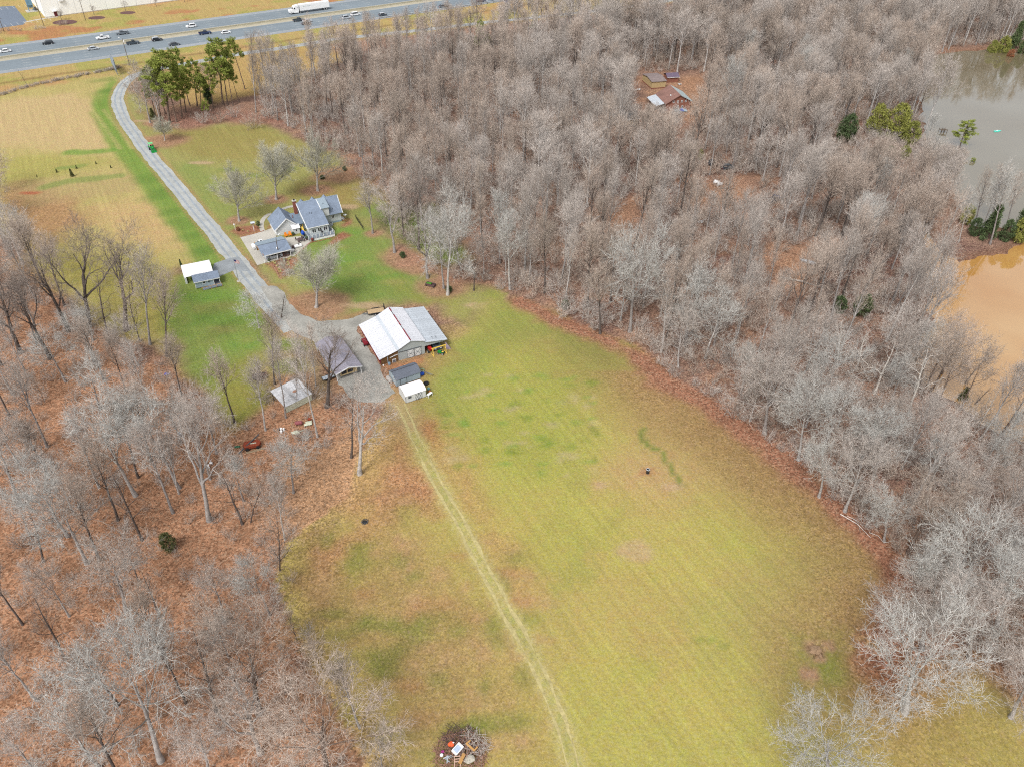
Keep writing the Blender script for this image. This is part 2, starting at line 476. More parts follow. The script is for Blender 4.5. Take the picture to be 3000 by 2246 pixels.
    zone(VP([(580, 540), (690, 500), (760, 482), (820, 520), (900, 590), (950, 635), (840, 650), (740, 680), (705, 640), (690, 570), (640, 555)]), dc(132, 156, 76), 4, 0.85)
    zone(VP([(770, 400), (830, 440), (880, 470), (930, 440), (960, 520), (1000, 560), (940, 580), (870, 520), (800, 470), (760, 450)]), dc(132, 158, 80), 4, 0.8, 0.2)
    zone(VP([(740, 400), (800, 390), (800, 440), (740, 450), (700, 420), (620, 430), (640, 400)]), dc(172, 146, 88), 4, 0.7, 0.3)
    zone(VP([(830, 600), (920, 640), (980, 640), (1010, 690), (980, 660), (900, 650)]), dc(160, 156, 80), 4, 0.5)
    zone(SLAWN, dc(144, 160, 82), 3, 1, 0.05, 0.6)
    zone(VP([(480, 800), (560, 770), (570, 850), (520, 920), (480, 890)]), dc(160, 148, 72), 5, 0.7, 0.3)
    zone(VP([(600, 690), (655, 695), (705, 760), (725, 835), (690, 860), (640, 800), (570, 830), (560, 790)]), dc(170, 152, 108), 4, 0.85, 0.55)
    spot(640, 745, 5, 3, dc(120, 146, 66), 0.7); spot(625, 790, 4, 3, dc(124, 148, 66), 0.6)
    for px, py, a, b in ((560, 640, 5, 3), (440, 640, 6, 3), (520, 740, 5, 3), (760, 500, 6, 2.5), (740, 560, 7, 3), (700, 610, 6, 3), (830, 600, 6, 2.5), (640, 575, 4, 2), (470, 640, 6, 3), (430, 690, 6, 3), (500, 690, 5, 3)):
        spot(px, py, a, b, FRESH, 0.55, soft=0.7)
    for k in range(46):                                    # thin and tan places in the lawns
        a, b, c_ = random.choice(((430, 690, 60), (500, 760, 60), (760, 560, 70), (830, 620, 60), (540, 330, 90), (470, 400, 60), (700, 450, 60)))
        spot(a + random.uniform(-c_, c_), b + random.uniform(-c_ * .6, c_ * .6), random.uniform(1.5, 4), random.uniform(.8, 2), random.choice((dc(178, 164, 104), dc(166, 160, 94), dc(116, 146, 62))), 0.45, soft=0.8)
    for px, py, r in ((515, 477, 3.2), (597, 431, 3.2), (686, 411, 4.2), (683, 661, 7.5), (725, 378, 7), (806, 505, 2.2), (352, 305, 7), (868, 556, 5.5), (905, 575, 5), (960, 618, 6), (340, 265, 4)):
        spot(px, py, r * 1.15, r, dc(180, 136, 112), 0.85, 0.7, soft=0.35)
    zone(VP([(300, 240), (360, 250), (470, 235), (600, 255), (620, 270), (480, 266), (400, 282), (330, 275)]), dc(164, 120, 104), 4, 0.9, 0.9)
    zone(VP([(380, 130), (560, 110), (700, 100), (760, 128), (650, 170), (560, 200), (470, 225), (400, 225), (330, 190)]), dc(200, 168, 104), 4, 0.9, 0.1)
    for px, py, a, b in ((435, 352, 4, 1.2), (752, 447, 3.6, 2), (308, 262, 4, 1), (787, 660, 5, 1.5), (1040, 660, 4, 1.4)): spot(px, py, a, b, dc(206, 176, 140), 0.8)
    # the big field
    zone(FIELD, OLIVE, 2.5, 1, 0.12, 0.5)
    mf = sdist(x, y, FIELD) > -3
    for f, c, w in ((sstep(0.47, 0.62, n1), dc(198, 174, 104), 0.6), (sstep(0.5, 0.64, n2), dc(164, 168, 82), 0.5), (sstep(0.5, 0.62, fbm(x + 700, y + 20, 18, 3)), dc(194, 186, 96), 0.5)):
        col = np.where(mf[:, None], lerp(col, c, f * w), col)
    zone(VP([(965, 745), (1030, 690), (1090, 650), (1180, 690), (1240, 730), (1150, 740), (1080, 760), (1020, 850), (960, 900), (900, 880)]), dc(150, 164, 80), 6, 0.75)
    zone(VP([(980, 850), (1160, 760), (1250, 820), (1320, 960), (1220, 1010), (1130, 1060), (1010, 960)]), dc(176, 176, 86), 10, 0.75)
    zone(VP([(1300, 900), (1420, 850), (1540, 930), (1640, 1050), (1560, 1100), (1400, 1090), (1330, 1020)]), dc(198, 172, 108), 10, 0.7)
    zone(VP([(1180, 700), (1290, 735), (1400, 800), (1330, 800), (1240, 760)]), dc(140, 150, 76), 5, 0.7)
    edgeR = VP([(1130, 655), (1250, 712), (1370, 762), (1440, 822), (1560, 892), (1690, 987), (1790, 1082), (1895, 1172), (1938, 1235), (1932, 1330), (1890, 1430)])
    d = ldist(x, y, edgeR) + edge * 0.7
    wgt = mf * np.where(y < V(1400, 800)[1], 1.0, 0.55)
    k = sstep(26, 5, d) * wgt * sstep(175, 135, y)
    col = lerp(col, dc(164, 130, 90), k * 0.85); litter = np.maximum(litter, k * 0.6)
    k = sstep(5.5, 1.5, d) * mf
    col = lerp(col, dc(166, 118, 94), k); litter = np.maximum(litter, k)
    zone(VP([(1850, 1420), (1960, 1380), (2000, 1520), (1950, 1580), (1870, 1500)]), dc(150, 100, 76), 6, 0.85, 0.9)
    zone(VP([(2060, 1440), (2120, 1420), (2230, 1540), (2230, 1500), (2140, 1380)]), dc(166, 120, 86), 6, 0.7, 0.9)
    zone(VP([(1900, 1560), (2080, 1500), (2240, 1600), (2240, 1700), (1900, 1700)]), dc(176, 156, 90), 6, 0.7, 0.45)
    zone(VP([(1710, 1370), (1790, 1380), (1830, 1460), (1790, 1510), (1740, 1450)]), dc(120, 142, 56), 5, 0.75)
    for px, py, a, b in ((1755, 1400, 1.8, 1.4), (1770, 1420, 1.4, 1), (1745, 1455, 1.6, 1.4), (1790, 1395, 1.2, .8)): spot(px, py, a, b, dc(178, 140, 112), 0.9)
    spot(1762, 1403, 1.5, 1.1, dc(120, 96, 74), 0.9, 1)
    zone(VP([(700, 1180), (800, 1110), (900, 1080), (960, 1180), (1060, 1330), (1160, 1500), (1220, 1660), (860, 1660), (780, 1500), (700, 1380), (650, 1260)]), dc(182, 154, 98), 8, 0.9, 0.5)
    zone(VP([(800, 1100), (880, 1050), (920, 1090), (880, 1140)]), dc(130, 136, 58), 4, 0.6, 0.4)
    zone(VP([(690, 1180), (780, 1160), (830, 1210), (760, 1280), (700, 1260)]), dc(140, 140, 62), 6, 0.7, 0.4)
    zone(VP([(880, 930), (930, 900), (1000, 1000), (1080, 1130), (1150, 1290), (1100, 1280), (1000, 1090)]), dc(196, 152, 104), 6, 0.75, 0.6)
    zone(VP([(900, 925), (940, 905), (960, 960), (930, 965)]), dc(184, 128, 88), 3, 0.8, 0.9)
    for k in range(26):
        a = random.uniform(860, 1200); b = random.uniform(1180, 1640)
        spot(a, b, random.uniform(1, 2.4), random.uniform(.6, 1.4), dc(196, 158, 116), 0.5, soft=0.6)
    for k in range(90):                                    # clover and bare flecks in the upper field
        a = random.uniform(960, 1290); b = random.uniform(800, 1030)
        spot(a, b, random.uniform(.6, 1.6), random.uniform(.4, 1.0), random.choice((FRESH, dc(130, 150, 60), dc(204, 184, 140))), 0.55, soft=0.7)
    spot(1400, 1022, 8, 6, dc(200, 166, 116), 0.7, soft=0.8); spot(1401, 1020, 1.6, 1, dc(190, 140, 100), 0.7)
    streak([(1388, 925), (1388, 945), (1405, 965), (1430, 975), (1437, 990), (1450, 1010), (1462, 1030), (1475, 1050)], 0.55, dc(112, 138, 58), 0.7)
    streak([(1490, 1390), (1530, 1380), (1570, 1400)], 0.35, dc(132, 146, 66), 0.5)
    for k in range(7): streak([(1340 + 30 * k, 1080 + 14 * k), (1420 + 48 * k, 1220 + 12 * k), (1540 + 60 * k, 1400)], 0.5, dc(198, 178, 110), 0.35)
    for px, py, a, b in ((828, 1075, 2, 1), (858, 1062, 1.6, .8), (875, 1083, 1.4, .8), (1370, 1190, 3.5, 2.2), (1298, 1047, 1.3, .9), (1455, 1050, 2, 1)): spot(px, py, a, b, dc(206, 172, 138), 0.6)
    streak([(860, 1160), (880, 1200), (890, 1240)], 0.45, dc(200, 150, 120), 0.6)
    rust = [(700, 1190), (760, 1120), (790, 1060), (800, 1000), (835, 940), (865, 905), (915, 985), (955, 1060), (925, 1120), (870, 1090), (850, 1130), (780, 1170), (730, 1230)]
    zone(VP(rust), dc(190, 138, 102), 5, 0.9, 0.92)
    zone(VP([(655, 1160), (720, 1120), (740, 1240), (700, 1330), (650, 1260)]), dc(176, 132, 96), 5, 0.8, 0.8)
    for k in range(70):                                    # leaf drifts and greener tufts over the lower left of the field
        a, b = random.uniform(690, 1150), random.uniform(1150, 1650)
        if sdist(np.array([V(a, b)[0]]), np.array([V(a, b)[1]]), FIELD)[0] < 2: continue
        spot(a, b, random.uniform(1, 3.5), random.uniform(.8, 2.2), random.choice((dc(190, 140, 100), dc(134, 142, 70), dc(126, 140, 62), dc(196, 160, 112))), 0.5, soft=0.8)
    # grassy two-rut track
    dT = ldist(x, y, TRACK) + (n3 - 0.5) * 0.8
    col = lerp(col, dc(204, 190, 126), sstep(2.0, 1.1, dT) * 0.8); litter *= 1 - 0.8 * sstep(2.2, 1.2, dT)
    col = lerp(col, dc(168, 170, 90), np.exp(-(dT / 0.45) ** 2) * 0.6)
    # barnyard wear and drive edges
    zone(VP([(815, 775), (850, 765), (960, 745), (985, 770), (930, 800), (920, 870), (870, 875), (845, 830)]), dc(186, 150, 100), 4, 0.6, 0.3)
    zone(VP([(840, 850), (880, 860), (890, 930), (850, 920)]), dc(186, 160, 120), 4, 0.8, 0.3)
    streak([(835, 790), (870, 795), (905, 780)], 1.2, dc(200, 140, 98), 0.8, 0.4)
    spot(975, 715, 4, 3, dc(188, 160, 108), 0.7)
    dd = ldist(x, y, DRIVE[DRIVE[:, 1] < 330])
    col = lerp(col, dc(196, 150, 112), np.exp(-((dd - 2.75) / 0.5) ** 2) * 0.75)
    dy = -sdist(x, y, YARD)
    col = lerp(col, dc(190, 142, 106), np.exp(-((dy - 0.8) / 0.9) ** 2) * 0.55)
    # flower beds round the house
    for p in ([(673, 679), (704, 694), (773, 676), (768, 655), (745, 660), (700, 664)], [(776, 772), (858, 753), (868, 748), (880, 760), (850, 800), (825, 818), (800, 790)],
              [(783, 650), (793, 660), (803, 676), (788, 676)], [(960, 715), (985, 690), (1005, 680), (1030, 690), (1000, 705), (975, 720)], [(1000, 660), (1028, 640), (1032, 655), (1005, 668)]):
        zone(GP(p), dc(168, 112, 90), 0.8, 0.95, 0.7, 0.1)
    # pond bank
    dl = np.maximum(sdist(x, y, LAKES[0]), sdist(x, y, LAKES[1]))
    k = sstep(-5, -1, dl + edge * 0.3)
    col = lerp(col, dc(132, 96, 74), k * 0.7); litter *= 1 - 0.4 * k
    nx, ny = len(xs), len(ys)
    z = ground_z(x, y)
    idx = np.arange(nx * ny).reshape(ny, nx)
    q = np.stack([idx[:-1, :-1], idx[:-1, 1:], idx[1:, 1:], idx[1:, :-1]], -1).reshape(-1, 4)
    me = mesh_np('ground', np.stack([x, y, z], 1), [q], ground_material())
    ca = me.color_attributes.new('zone', 'FLOAT_COLOR', 'POINT')
    ca.data.foreach_set('color', np.concatenate([np.clip(col, 0.01, 1), litter[:, None]], 1).astype(np.float32).ravel())
    return tag(link('ground', me), kind='structure')

MOW = math.atan2(V(1640, 1400)[1] - V(1340, 1060)[1], V(1640, 1400)[0] - V(1340, 1060)[0])       # the heading of the mowing lines
def ground_material():
    """zone colour from the sheet (what grows or lies there) x fine relief; alpha carries how leafy it is"""
    m = bpy.data.materials.new('ground_cover')
    m.use_nodes = True
    n, l = m.node_tree.nodes, m.node_tree.links
    p = n['Principled BSDF']
    p.inputs['Roughness'].default_value = 0.95
    p.inputs['Specular IOR Level'].default_value = 0.05
    at = n.new('ShaderNodeVertexColor'); at.layer_name = 'zone'
    tc = n.new('ShaderNodeTexCoord')
    def noise(s, det, rough=0.6):
        t = n.new('ShaderNodeTexNoise'); t.inputs['Scale'].default_value = s; t.inputs['Detail'].default_value = det; t.inputs['Roughness'].default_value = rough
        l.new(tc.outputs['Object'], t.inputs['Vector']); return t.outputs['Fac']
    def ramp(a, f0, f1, t0, t1):
        r = n.new('ShaderNodeMapRange'); l.new(a, r.inputs['Value'])
        for k, v in zip(('From Min', 'From Max', 'To Min', 'To Max'), (f0, f1, t0, t1)): r.inputs[k].default_value = v
        return r.outputs[0]
    def math_(op, a, b):
        t = n.new('ShaderNodeMath'); t.operation = op
        for i, q in enumerate((a, b)):
            if isinstance(q, (int, float)): t.inputs[i].default_value = q
            else: l.new(q, t.inputs[i])
        return t.outputs[0]
    def mix(f, a, b):
        t = n.new('ShaderNodeMix'); t.data_type = 'RGBA'
        for s, q in ((t.inputs['Factor'], f), (t.inputs['A'], a), (t.inputs['B'], b)):
            if isinstance(q, (tuple, list)): s.default_value = (*q, 1)
            elif isinstance(q, (int, float)): s.default_value = q
            else: l.new(q, s)
        return t.outputs['Result']
    def scale(c, f):
        t = n.new('ShaderNodeVectorMath'); t.operation = 'SCALE'; l.new(c, t.inputs[0]); l.new(f, t.inputs['Scale']); return t.outputs[0]
    litter = at.outputs['Alpha']
    col = at.outputs['Color']
    # grass: blades and tufts, greener and drier by turns
    tuft = noise(1.9, 7, 0.8)
    mp = n.new('ShaderNodeMapping'); mp.vector_type = 'TEXTURE'; mp.inputs['Rotation'].default_value = (0, 0, MOW); mp.inputs['Scale'].default_value = (22.0, 0.9, 1)
    l.new(tc.outputs['Object'], mp.inputs['Vector'])
    mow = n.new('ShaderNodeTexNoise'); mow.inputs['Scale'].default_value = 1.0; mow.inputs['Detail'].default_value = 3
    l.new(mp.outputs[0], mow.inputs['Vector'])
    g = scale(col, math_('MULTIPLY', ramp(tuft, 0.3, 0.7, 0.72, 1.28), ramp(mow.outputs['Fac'], 0.3, 0.7, 0.91, 1.09)))
    hue = n.new('ShaderNodeHueSaturation')
    l.new(ramp(noise(0.45, 4, 0.7), 0.3, 0.7, 0.485, 0.515), hue.inputs['Hue'])
    l.new(ramp(noise(2.3, 3), 0.3, 0.7, 0.82, 1.12), hue.inputs['Saturation'])
    l.new(g, hue.inputs['Color'])
    # leaves: single dead leaves, pale and dark, lying in drifts
    vo = n.new('ShaderNodeTexVoronoi'); vo.inputs['Scale'].default_value = 3.6
    l.new(tc.outputs['Object'], vo.inputs['Vector'])
    sep = n.new('ShaderNodeSeparateColor'); l.new(vo.outputs['Color'], sep.inputs[0])
    lf = math_('MULTIPLY', ramp(sep.outputs[0], 0, 1, 0.55, 1.5), ramp(noise(0.8, 5, 0.7), 0.3, 0.7, 0.72, 1.28))
    leaf = mix(ramp(sep.outputs[1], 0.72, 0.9, 0.0, 0.45), scale(col, lf), (0.40, 0.28, 0.19))
    leaf = mix(ramp(noise(0.22, 4), 0.5, 0.72, 0.0, 0.5), leaf, scale(col, ramp(sep.outputs[2], 0, 1, 0.45, 0.8)))
    # patchy cover where leaves lie on grass
    f = math_('ADD', litter, math_('MULTIPLY', math_('SUBTRACT', noise(1.7, 5, 0.7), 0.5), math_('MULTIPLY', math_('MULTIPLY', litter, math_('SUBTRACT', 1.0, litter)), 9.0)))
    f = ramp(f, 0.05, 0.95, 0, 1)
    l.new(mix(f, hue.outputs[0], leaf), p.inputs['Base Color'])
    b = n.new('ShaderNodeBump'); b.inputs['Strength'].default_value = 0.5; b.inputs['Distance'].default_value = 0.12
    l.new(math_('ADD', tuft, sep.outputs[0]), b.inputs['Height']); l.new(b.outputs[0], p.inputs['Normal'])
    return m

ground = build_ground()

def sheet(name, poly, z, m, kind='structure', parent=None):
    P = [(x, y, z) for x, y in poly]
    a = sum(P[i][0] * P[(i + 1) % len(P)][1] - P[(i + 1) % len(P)][0] * P[i][1] for i in range(len(P)))
    if a < 0: P.reverse()
    me = bpy.data.meshes.new(name)
    me.from_pydata(P, [], [tuple(range(len(P)))])
    me.materials.append(m)
    o = link(name, me, parent)
    if kind and not parent: o['kind'] = kind
    return o
def ribbon_mesh(name, line, width, z, m, ragged=0.0, taper=None):
    L = np.array(line); t = np.gradient(L, axis=0); t /= np.linalg.norm(t, axis=1)[:, None]
    nrm = np.stack([-t[:, 1], t[:, 0]], 1)
    w = np.full(len(L), width / 2.0) if taper is None else np.interp(np.arange(len(L)), *taper) / 2
    r1 = w + (np.array([fbm(np.array([a]), np.array([b]), 4, 3)[0] for a, b in L]) - .5) * ragged
    r2 = w + (np.array([fbm(np.array([a + 90]), np.array([b]), 4, 3)[0] for a, b in L]) - .5) * ragged
    A, B = L + nrm * r1[:, None], L - nrm * r2[:, None]
    vs = np.concatenate([np.c_[A, np.full(len(A), z)], np.c_[B, np.full(len(B), z)]])
    k = np.arange(len(L) - 1); nL = len(L)
    return mesh_np(name, vs, [np.stack([k + nL, k + 1 + nL, k + 1, k], 1)], m)
M_gravel = mat('grey_gravel', dc(196, 199, 196), 0.95, 0.13, 2.2, var2=0.12, scale2=0.25, spec=0.1)
M_yard = mat('yard_gravel', dc(184, 182, 174), 0.95, 0.16, 2.2, var2=0.2, scale2=0.3, spec=0.1)
M_rut = mat('wheel_worn_gravel', dc(176, 184, 190), 0.95, 0.14, 2.2, var2=0.16, scale2=0.5, spec=0.1)
M_gravel2 = mat('damp_gravel', dc(168, 174, 178), 0.95, 0.13, 2.2, var2=0.12, scale2=0.4, spec=0.1)
M_conc = mat('pale_concrete', dc(216, 211, 200), 0.85, 0.05, 1.5, var2=0.08, scale2=0.2)
def streaked(m, heading, k=0.10):
    """tyre-worn lanes: darker and paler streaks along the heading, over the colour the material already has"""
    n, l = m.node_tree.nodes, m.node_tree.links
    p = n['Principled BSDF']; src = p.inputs['Base Color'].links[0].from_socket
    tc = n.new('ShaderNodeTexCoord'); mp = n.new('ShaderNodeMapping'); mp.vector_type = 'TEXTURE'
    mp.inputs['Rotation'].default_value = (0, 0, heading); mp.inputs['Scale'].default_value = (160.0, 0.8, 1)
    no = n.new('ShaderNodeTexNoise'); no.inputs['Scale'].default_value = 1.0; no.inputs['Detail'].default_value = 3
    mr = n.new('ShaderNodeMapRange'); sc = n.new('ShaderNodeVectorMath'); sc.operation = 'SCALE'
    for a_, v_ in zip(('From Min', 'From Max', 'To Min', 'To Max'), (0.3, 0.7, 1 - k, 1 + k)): mr.inputs[a_].default_value = v_
    l.new(tc.outputs['Object'], mp.inputs['Vector']); l.new(mp.outputs[0], no.inputs['Vector']); l.new(no.outputs['Fac'], mr.inputs['Value'])
    l.new(src, sc.inputs[0]); l.new(mr.outputs[0], sc.inputs['Scale']); l.new(sc.outputs[0], p.inputs['Base Color'])
M_asph = mat('worn_asphalt', dc(146, 158, 166), 0.85, 0.06, 0.8, var2=0.07, scale2=0.05, spec=0.2)
M_shoulder = mat('shoulder_asphalt', dc(172, 178, 184), 0.85, 0.06, 0.8, var2=0.08, scale2=0.06, spec=0.2)
streaked(M_asph, HW_PSI, 0.13); streaked(M_shoulder, HW_PSI, 0.08)
M_paint = mat('road_paint', dc(236, 236, 230), 0.7, 0.05, 1)
M_tanc = mat('dirty_concrete', dc(200, 192, 170), 0.9, 0.08, 0.6, var2=0.1, scale2=0.08)
fine = smooth_line(DRIVE[::4], 10)
drive = tag(link('gravel_drive', ribbon_mesh('gravel_drive', fine, 4.6, 0.010, M_gravel, 1.0, ([0, len(fine) * .72, len(fine) * .86, len(fine)], [4.6, 4.6, 4.9, 5.6]))), kind='structure')
yl = smooth_line(YARD + [YARD[0]], 10)[:-1]
_t = np.gradient(fine, axis=0); _t /= np.linalg.norm(_t, axis=1)[:, None]; _n = np.c_[-_t[:, 1], _t[:, 0]]
for s_ in (-1, 1):
    link('wheel_rut', ribbon_mesh('wheel_rut', fine[20:-12] + _n[20:-12] * .95 * s_, 0.62, 0.015, M_rut, 0.5), drive)
sheet('gravel_yard', [(a + (fbm(np.array([a]), np.array([b]), 3.0, 3)[0] - .5) * 2.2, b + (fbm(np.array([a + 50]), np.array([b]), 3.0, 3)[0] - .5) * 2.2) for a, b in yl], 0.020, M_yard)
sheet('gravel_spur', SPUR, 0.025, M_gravel2)
M_trk = mat('worn_grass_rut', dc(206, 192, 136), 0.95, 0.16, 2.0, var2=0.14, scale2=0.5, spec=0.1)
_tr = smooth_line(TRACK[6::3], 8); _t = np.gradient(_tr, axis=0); _t /= np.linalg.norm(_t, axis=1)[:, None]; _n = np.c_[-_t[:, 1], _t[:, 0]]
trk = tag(thing('field_track', None, None), kind='structure')
for s_ in (-1, 1): link('wheel_rut', ribbon_mesh('wheel_rut', _tr + _n * .78 * s_, 0.42, 0.008, M_trk, 0.9), trk)
# the concrete pad: slabs with joints
pad = tag(thing('concrete_pad', None, None), kind='structure')
sheet('pad_bed', PAD, 0.030, M_gravel2, parent=pad)
def clip(poly, a, b, c):
    out = []
    for i in range(len(poly)):
        p, q = poly[i], poly[(i + 1) % len(poly)]
        dp, dq = a * p[0] + b * p[1] - c, a * q[0] + b * q[1] - c
        if dp >= 0: out.append(p)
        if dp * dq < 0:
            t = dp / (dp - dq); out.append((p[0] + (q[0] - p[0]) * t, p[1] + (q[1] - p[1]) * t))
    return out
_u = (math.cos(rad(26)), math.sin(rad(26))); _w = (-_u[1], _u[0])
cu = [p[0] * _u[0] + p[1] * _u[1] for p in PAD]; cw = [p[0] * _w[0] + p[1] * _w[1] for p in PAD]
for i in range(int((max(cu) - min(cu)) / 4.6) + 1):
    for j in range(int((max(cw) - min(cw)) / 4.6) + 1):
        a0, b0 = min(cu) + i * 4.6, min(cw) + j * 4.6
        P = clip(clip(clip(clip(list(PAD), _u[0], _u[1], a0 + .015), -_u[0], -_u[1], -(a0 + 4.585)), _w[0], _w[1], b0 + .015), -_w[0], -_w[1], -(b0 + 4.585))
        if len(P) > 2: MB().prism(P, 0.0, 0.06).build('slab', M_conc, pad)
tag(link('concrete_path', ribbon_mesh('concrete_path', smooth_line(GP([(770, 680), (766, 662), (770, 645), (782, 632), (796, 627)]), 6), 1.3, 0.03, M_conc)), kind='structure')
tag(link('concrete_path', ribbon_mesh('concrete_path', smooth_line(GP([(828, 613), (846, 607), (862, 605)]), 5), 1.3, 0.03, M_conc)), kind='structure')

# ---------------------------------------------------------------- highway
def hw_strip(name, w0, w1, z, m, t0=-420, t1=900, parent=None):
    return sheet(name, [hw(t0, w0), hw(t1, w0), hw(t1, w1), hw(t0, w1)], z, m, parent=parent)
for nm, a, b in (('near', -10.98, 3.66), ('far', 11.11, 25.75)):
    road = hw_strip('highway', a, b, 0.012, M_asph)
    mk = MB()
    k0 = 12.56 if nm == 'near' else 12.26
    lines = (0, -3.66, -7.32) if nm == 'near' else (14.77, 18.43, 22.09)
    for w in lines:
        for i in range(-30, 60):
            t = k0 - 1.5 + 12.192 * i
            p = [hw(t, w - .08), hw(t + 3.2, w - .08), hw(t + 3.2, w + .08), hw(t, w + .08)]
            mk._add([(q[0], q[1], 0.018) for q in p], [(0, 1, 2, 3)])
    for w in (a + .12, b - .12):
        p = [hw(-420, w - .09), hw(900, w - .09), hw(900, w + .09), hw(-420, w + .09)]
        mk._add([(q[0], q[1], 0.018) for q in p], [(0, 1, 2, 3)])
    mk.build('lane_marking', M_paint, road)
hw_strip('road_shoulder', -14.4, -10.98, 0.008, M_shoulder)
hw_strip('road_shoulder', 25.75, 29.0, 0.008, M_shoulder)
hw_strip('road_shoulder', 3.66, 11.11, 0.008, M_tanc)
br = tag(thing('median_barrier', 'low concrete barrier running between the two carriageways of the highway', 'barrier', (*hw(0, 7.4), 0), HW_PSI))
prof = [(-.30, 0), (.30, 0), (.30, .08), (.14, .33), (.09, .82), (-.09, .82), (-.14, .33), (-.30, .08)]
seg = MB().xprof(prof, 0.02, 11.98).mesh('barrier_segment', mat('barrier_concrete', dc(190, 184, 160), 0.9, 0.1, .6, var2=.12, scale2=.1))
for i in range(-24, 40): link('barrier_segment', seg, br, (i * 12.0, 0, 0))
# guardrail on the near shoulder to the right
t_a, t_b = [float(np.dot(G(*p), HT)) for p in ((1120, 62), (1640, 2))]
gr = tag(thing('guardrail', 'steel guardrail on posts along the near shoulder of the highway', 'guardrail', (*hw(t_a, -14.8), 0), HW_PSI))
M_galv = mat('galvanised_steel', dc(176, 182, 186), 0.5, 0.08, 1.0, metal=0.4)
M_post = mat('weathered_post', dc(120, 106, 92), 0.9, 0.15, 3)
MB().xprof([(-.04, .5), (.04, .5), (.06, .62), (.02, .66), (.06, .70), (.04, .82), (-.04, .82)], 0, t_b - t_a).build('rail', M_galv, gr)
pm = MB().box(-.08, .08, .06, .26, -.3, .8).mesh('post', M_post)
for i in range(int((t_b - t_a) / 3.8)): link('post', pm, gr, (i * 3.8, 0, 0))

# ---------------------------------------------------------------- water
def water_material(name, c0, c1):
    m = bpy.data.materials.new(name); m.use_nodes = True
    n, l = m.node_tree.nodes, m.node_tree.links
    p = n['Principled BSDF']
    p.inputs['Roughness'].default_value = 0.02
    p.inputs['IOR'].default_value = 2.5
    tc = n.new('ShaderNodeTexCoord')
    no = n.new('ShaderNodeTexNoise'); no.inputs['Scale'].default_value = 0.035; no.inputs['Detail'].default_value = 3
    l.new(tc.outputs['Object'], no.inputs['Vector'])
    mud = n.new('ShaderNodeMix'); mud.data_type = 'RGBA'
    mud.inputs['A'].default_value = (*c0, 1); mud.inputs['B'].default_value = (*c1, 1)
    mr = n.new('ShaderNodeMapRange'); mr.inputs['From Min'].default_value = 0.3; mr.inputs['From Max'].default_value = 0.7; l.new(no.outputs['Fac'], mr.inputs['Value'])
    l.new(mr.outputs[0], mud.inputs['Factor'])
    l.new(mud.outputs['Result'], p.inputs['Base Color'])
    wv = n.new('ShaderNodeTexNoise'); wv.inputs['Scale'].default_value = 0.9; wv.inputs['Detail'].default_value = 3
    l.new(tc.outputs['Object'], wv.inputs['Vector'])
    b = n.new('ShaderNodeBump'); b.inputs['Strength'].default_value = 0.06; b.inputs['Distance'].default_value = 0.1
    l.new(wv.outputs['Fac'], b.inputs['Height']); l.new(b.outputs[0], p.inputs['Normal'])
    return m
dam = [(1999, 478), (2006, 510), (2040, 510), (2120, 505), (2300, 492)]
sheet('lake_water', VP([(2330, 60), (1940, 60), (1940, 478)] + dam), WATER_Z, water_material('lake_water', (0.12, 0.095, 0.05), (0.15, 0.13, 0.085)))
sheet('pond_water', VP([(1890, 478)] + dam + [(2330, 1040), (1890, 1040)]), WATER_Z, water_material('pond_water', (0.36, 0.175, 0.04), (0.43, 0.26, 0.10)))

# ================================================================ TREES
def _unit(a): return a / np.maximum(np.linalg.norm(a, axis=-1, keepdims=True), 1e-9)
def tubes(P, R, sides, spike=False):
    """P (n, k, 3), R (n, k) -> verts, quads / tris"""
    n, k, _ = P.shape
    T = np.empty_like(P)
    T[:, 1:-1] = P[:, 2:] - P[:, :-2]; T[:, 0] = P[:, 1] - P[:, 0]; T[:, -1] = P[:, -1] - P[:, -2]
    T = _unit(T)
    ref = np.array([0.31, 0.57, 0.07])
    U = _unit(np.cross(T, ref)); W = np.cross(T, U)
    a = np.arange(sides) * 2 * PI / sides
    ring = U[:, :, None] * np.cos(a)[:, None] + W[:, :, None] * np.sin(a)[:, None]
    if spike:                                                    # last ring is one point
        vs = P[:, :-1, None] + ring[:, :-1] * R[:, :-1, None, None]
        body = vs.reshape(n, -1, 3)
        allv = np.concatenate([body, P[:, -1:, :]], 1)
        m = allv.shape[1]
        base = (np.arange(n) * m)[:, None, None]
        s = np.arange(sides)
        fs = []
        for i in range(k - 2):
            q = np.stack([i * sides + s, i * sides + (s + 1) % sides, (i + 1) * sides + (s + 1) % sides, (i + 1) * sides + s], 1)
            fs.append((base + q[None]).reshape(-1, 4))
        t = np.stack([(k - 2) * sides + s, (k - 2) * sides + (s + 1) % sides, np.full(sides, m - 1)], 1)
        fs.append((base + t[None]).reshape(-1, 3))
        return allv.reshape(-1, 3), fs
    vs = (P[:, :, None] + ring * R[:, :, None, None]).reshape(-1, 3)
    base = (np.arange(n) * k * sides)[:, None, None]
    s = np.arange(sides); fs = []
    for i in range(k - 1):
        q = np.stack([i * sides + s, i * sides + (s + 1) % sides, (i + 1) * sides + (s + 1) % sides, (i + 1) * sides + s], 1)
        fs.append((base + q[None]).reshape(-1, 4))
    return vs, fs
def join(parts):
    V_, F_, o = [], [], 0
    for v, fs in parts:
        V_.append(v); F_ += [f + o for f in fs]; o += len(v)
    return np.concatenate(V_), F_
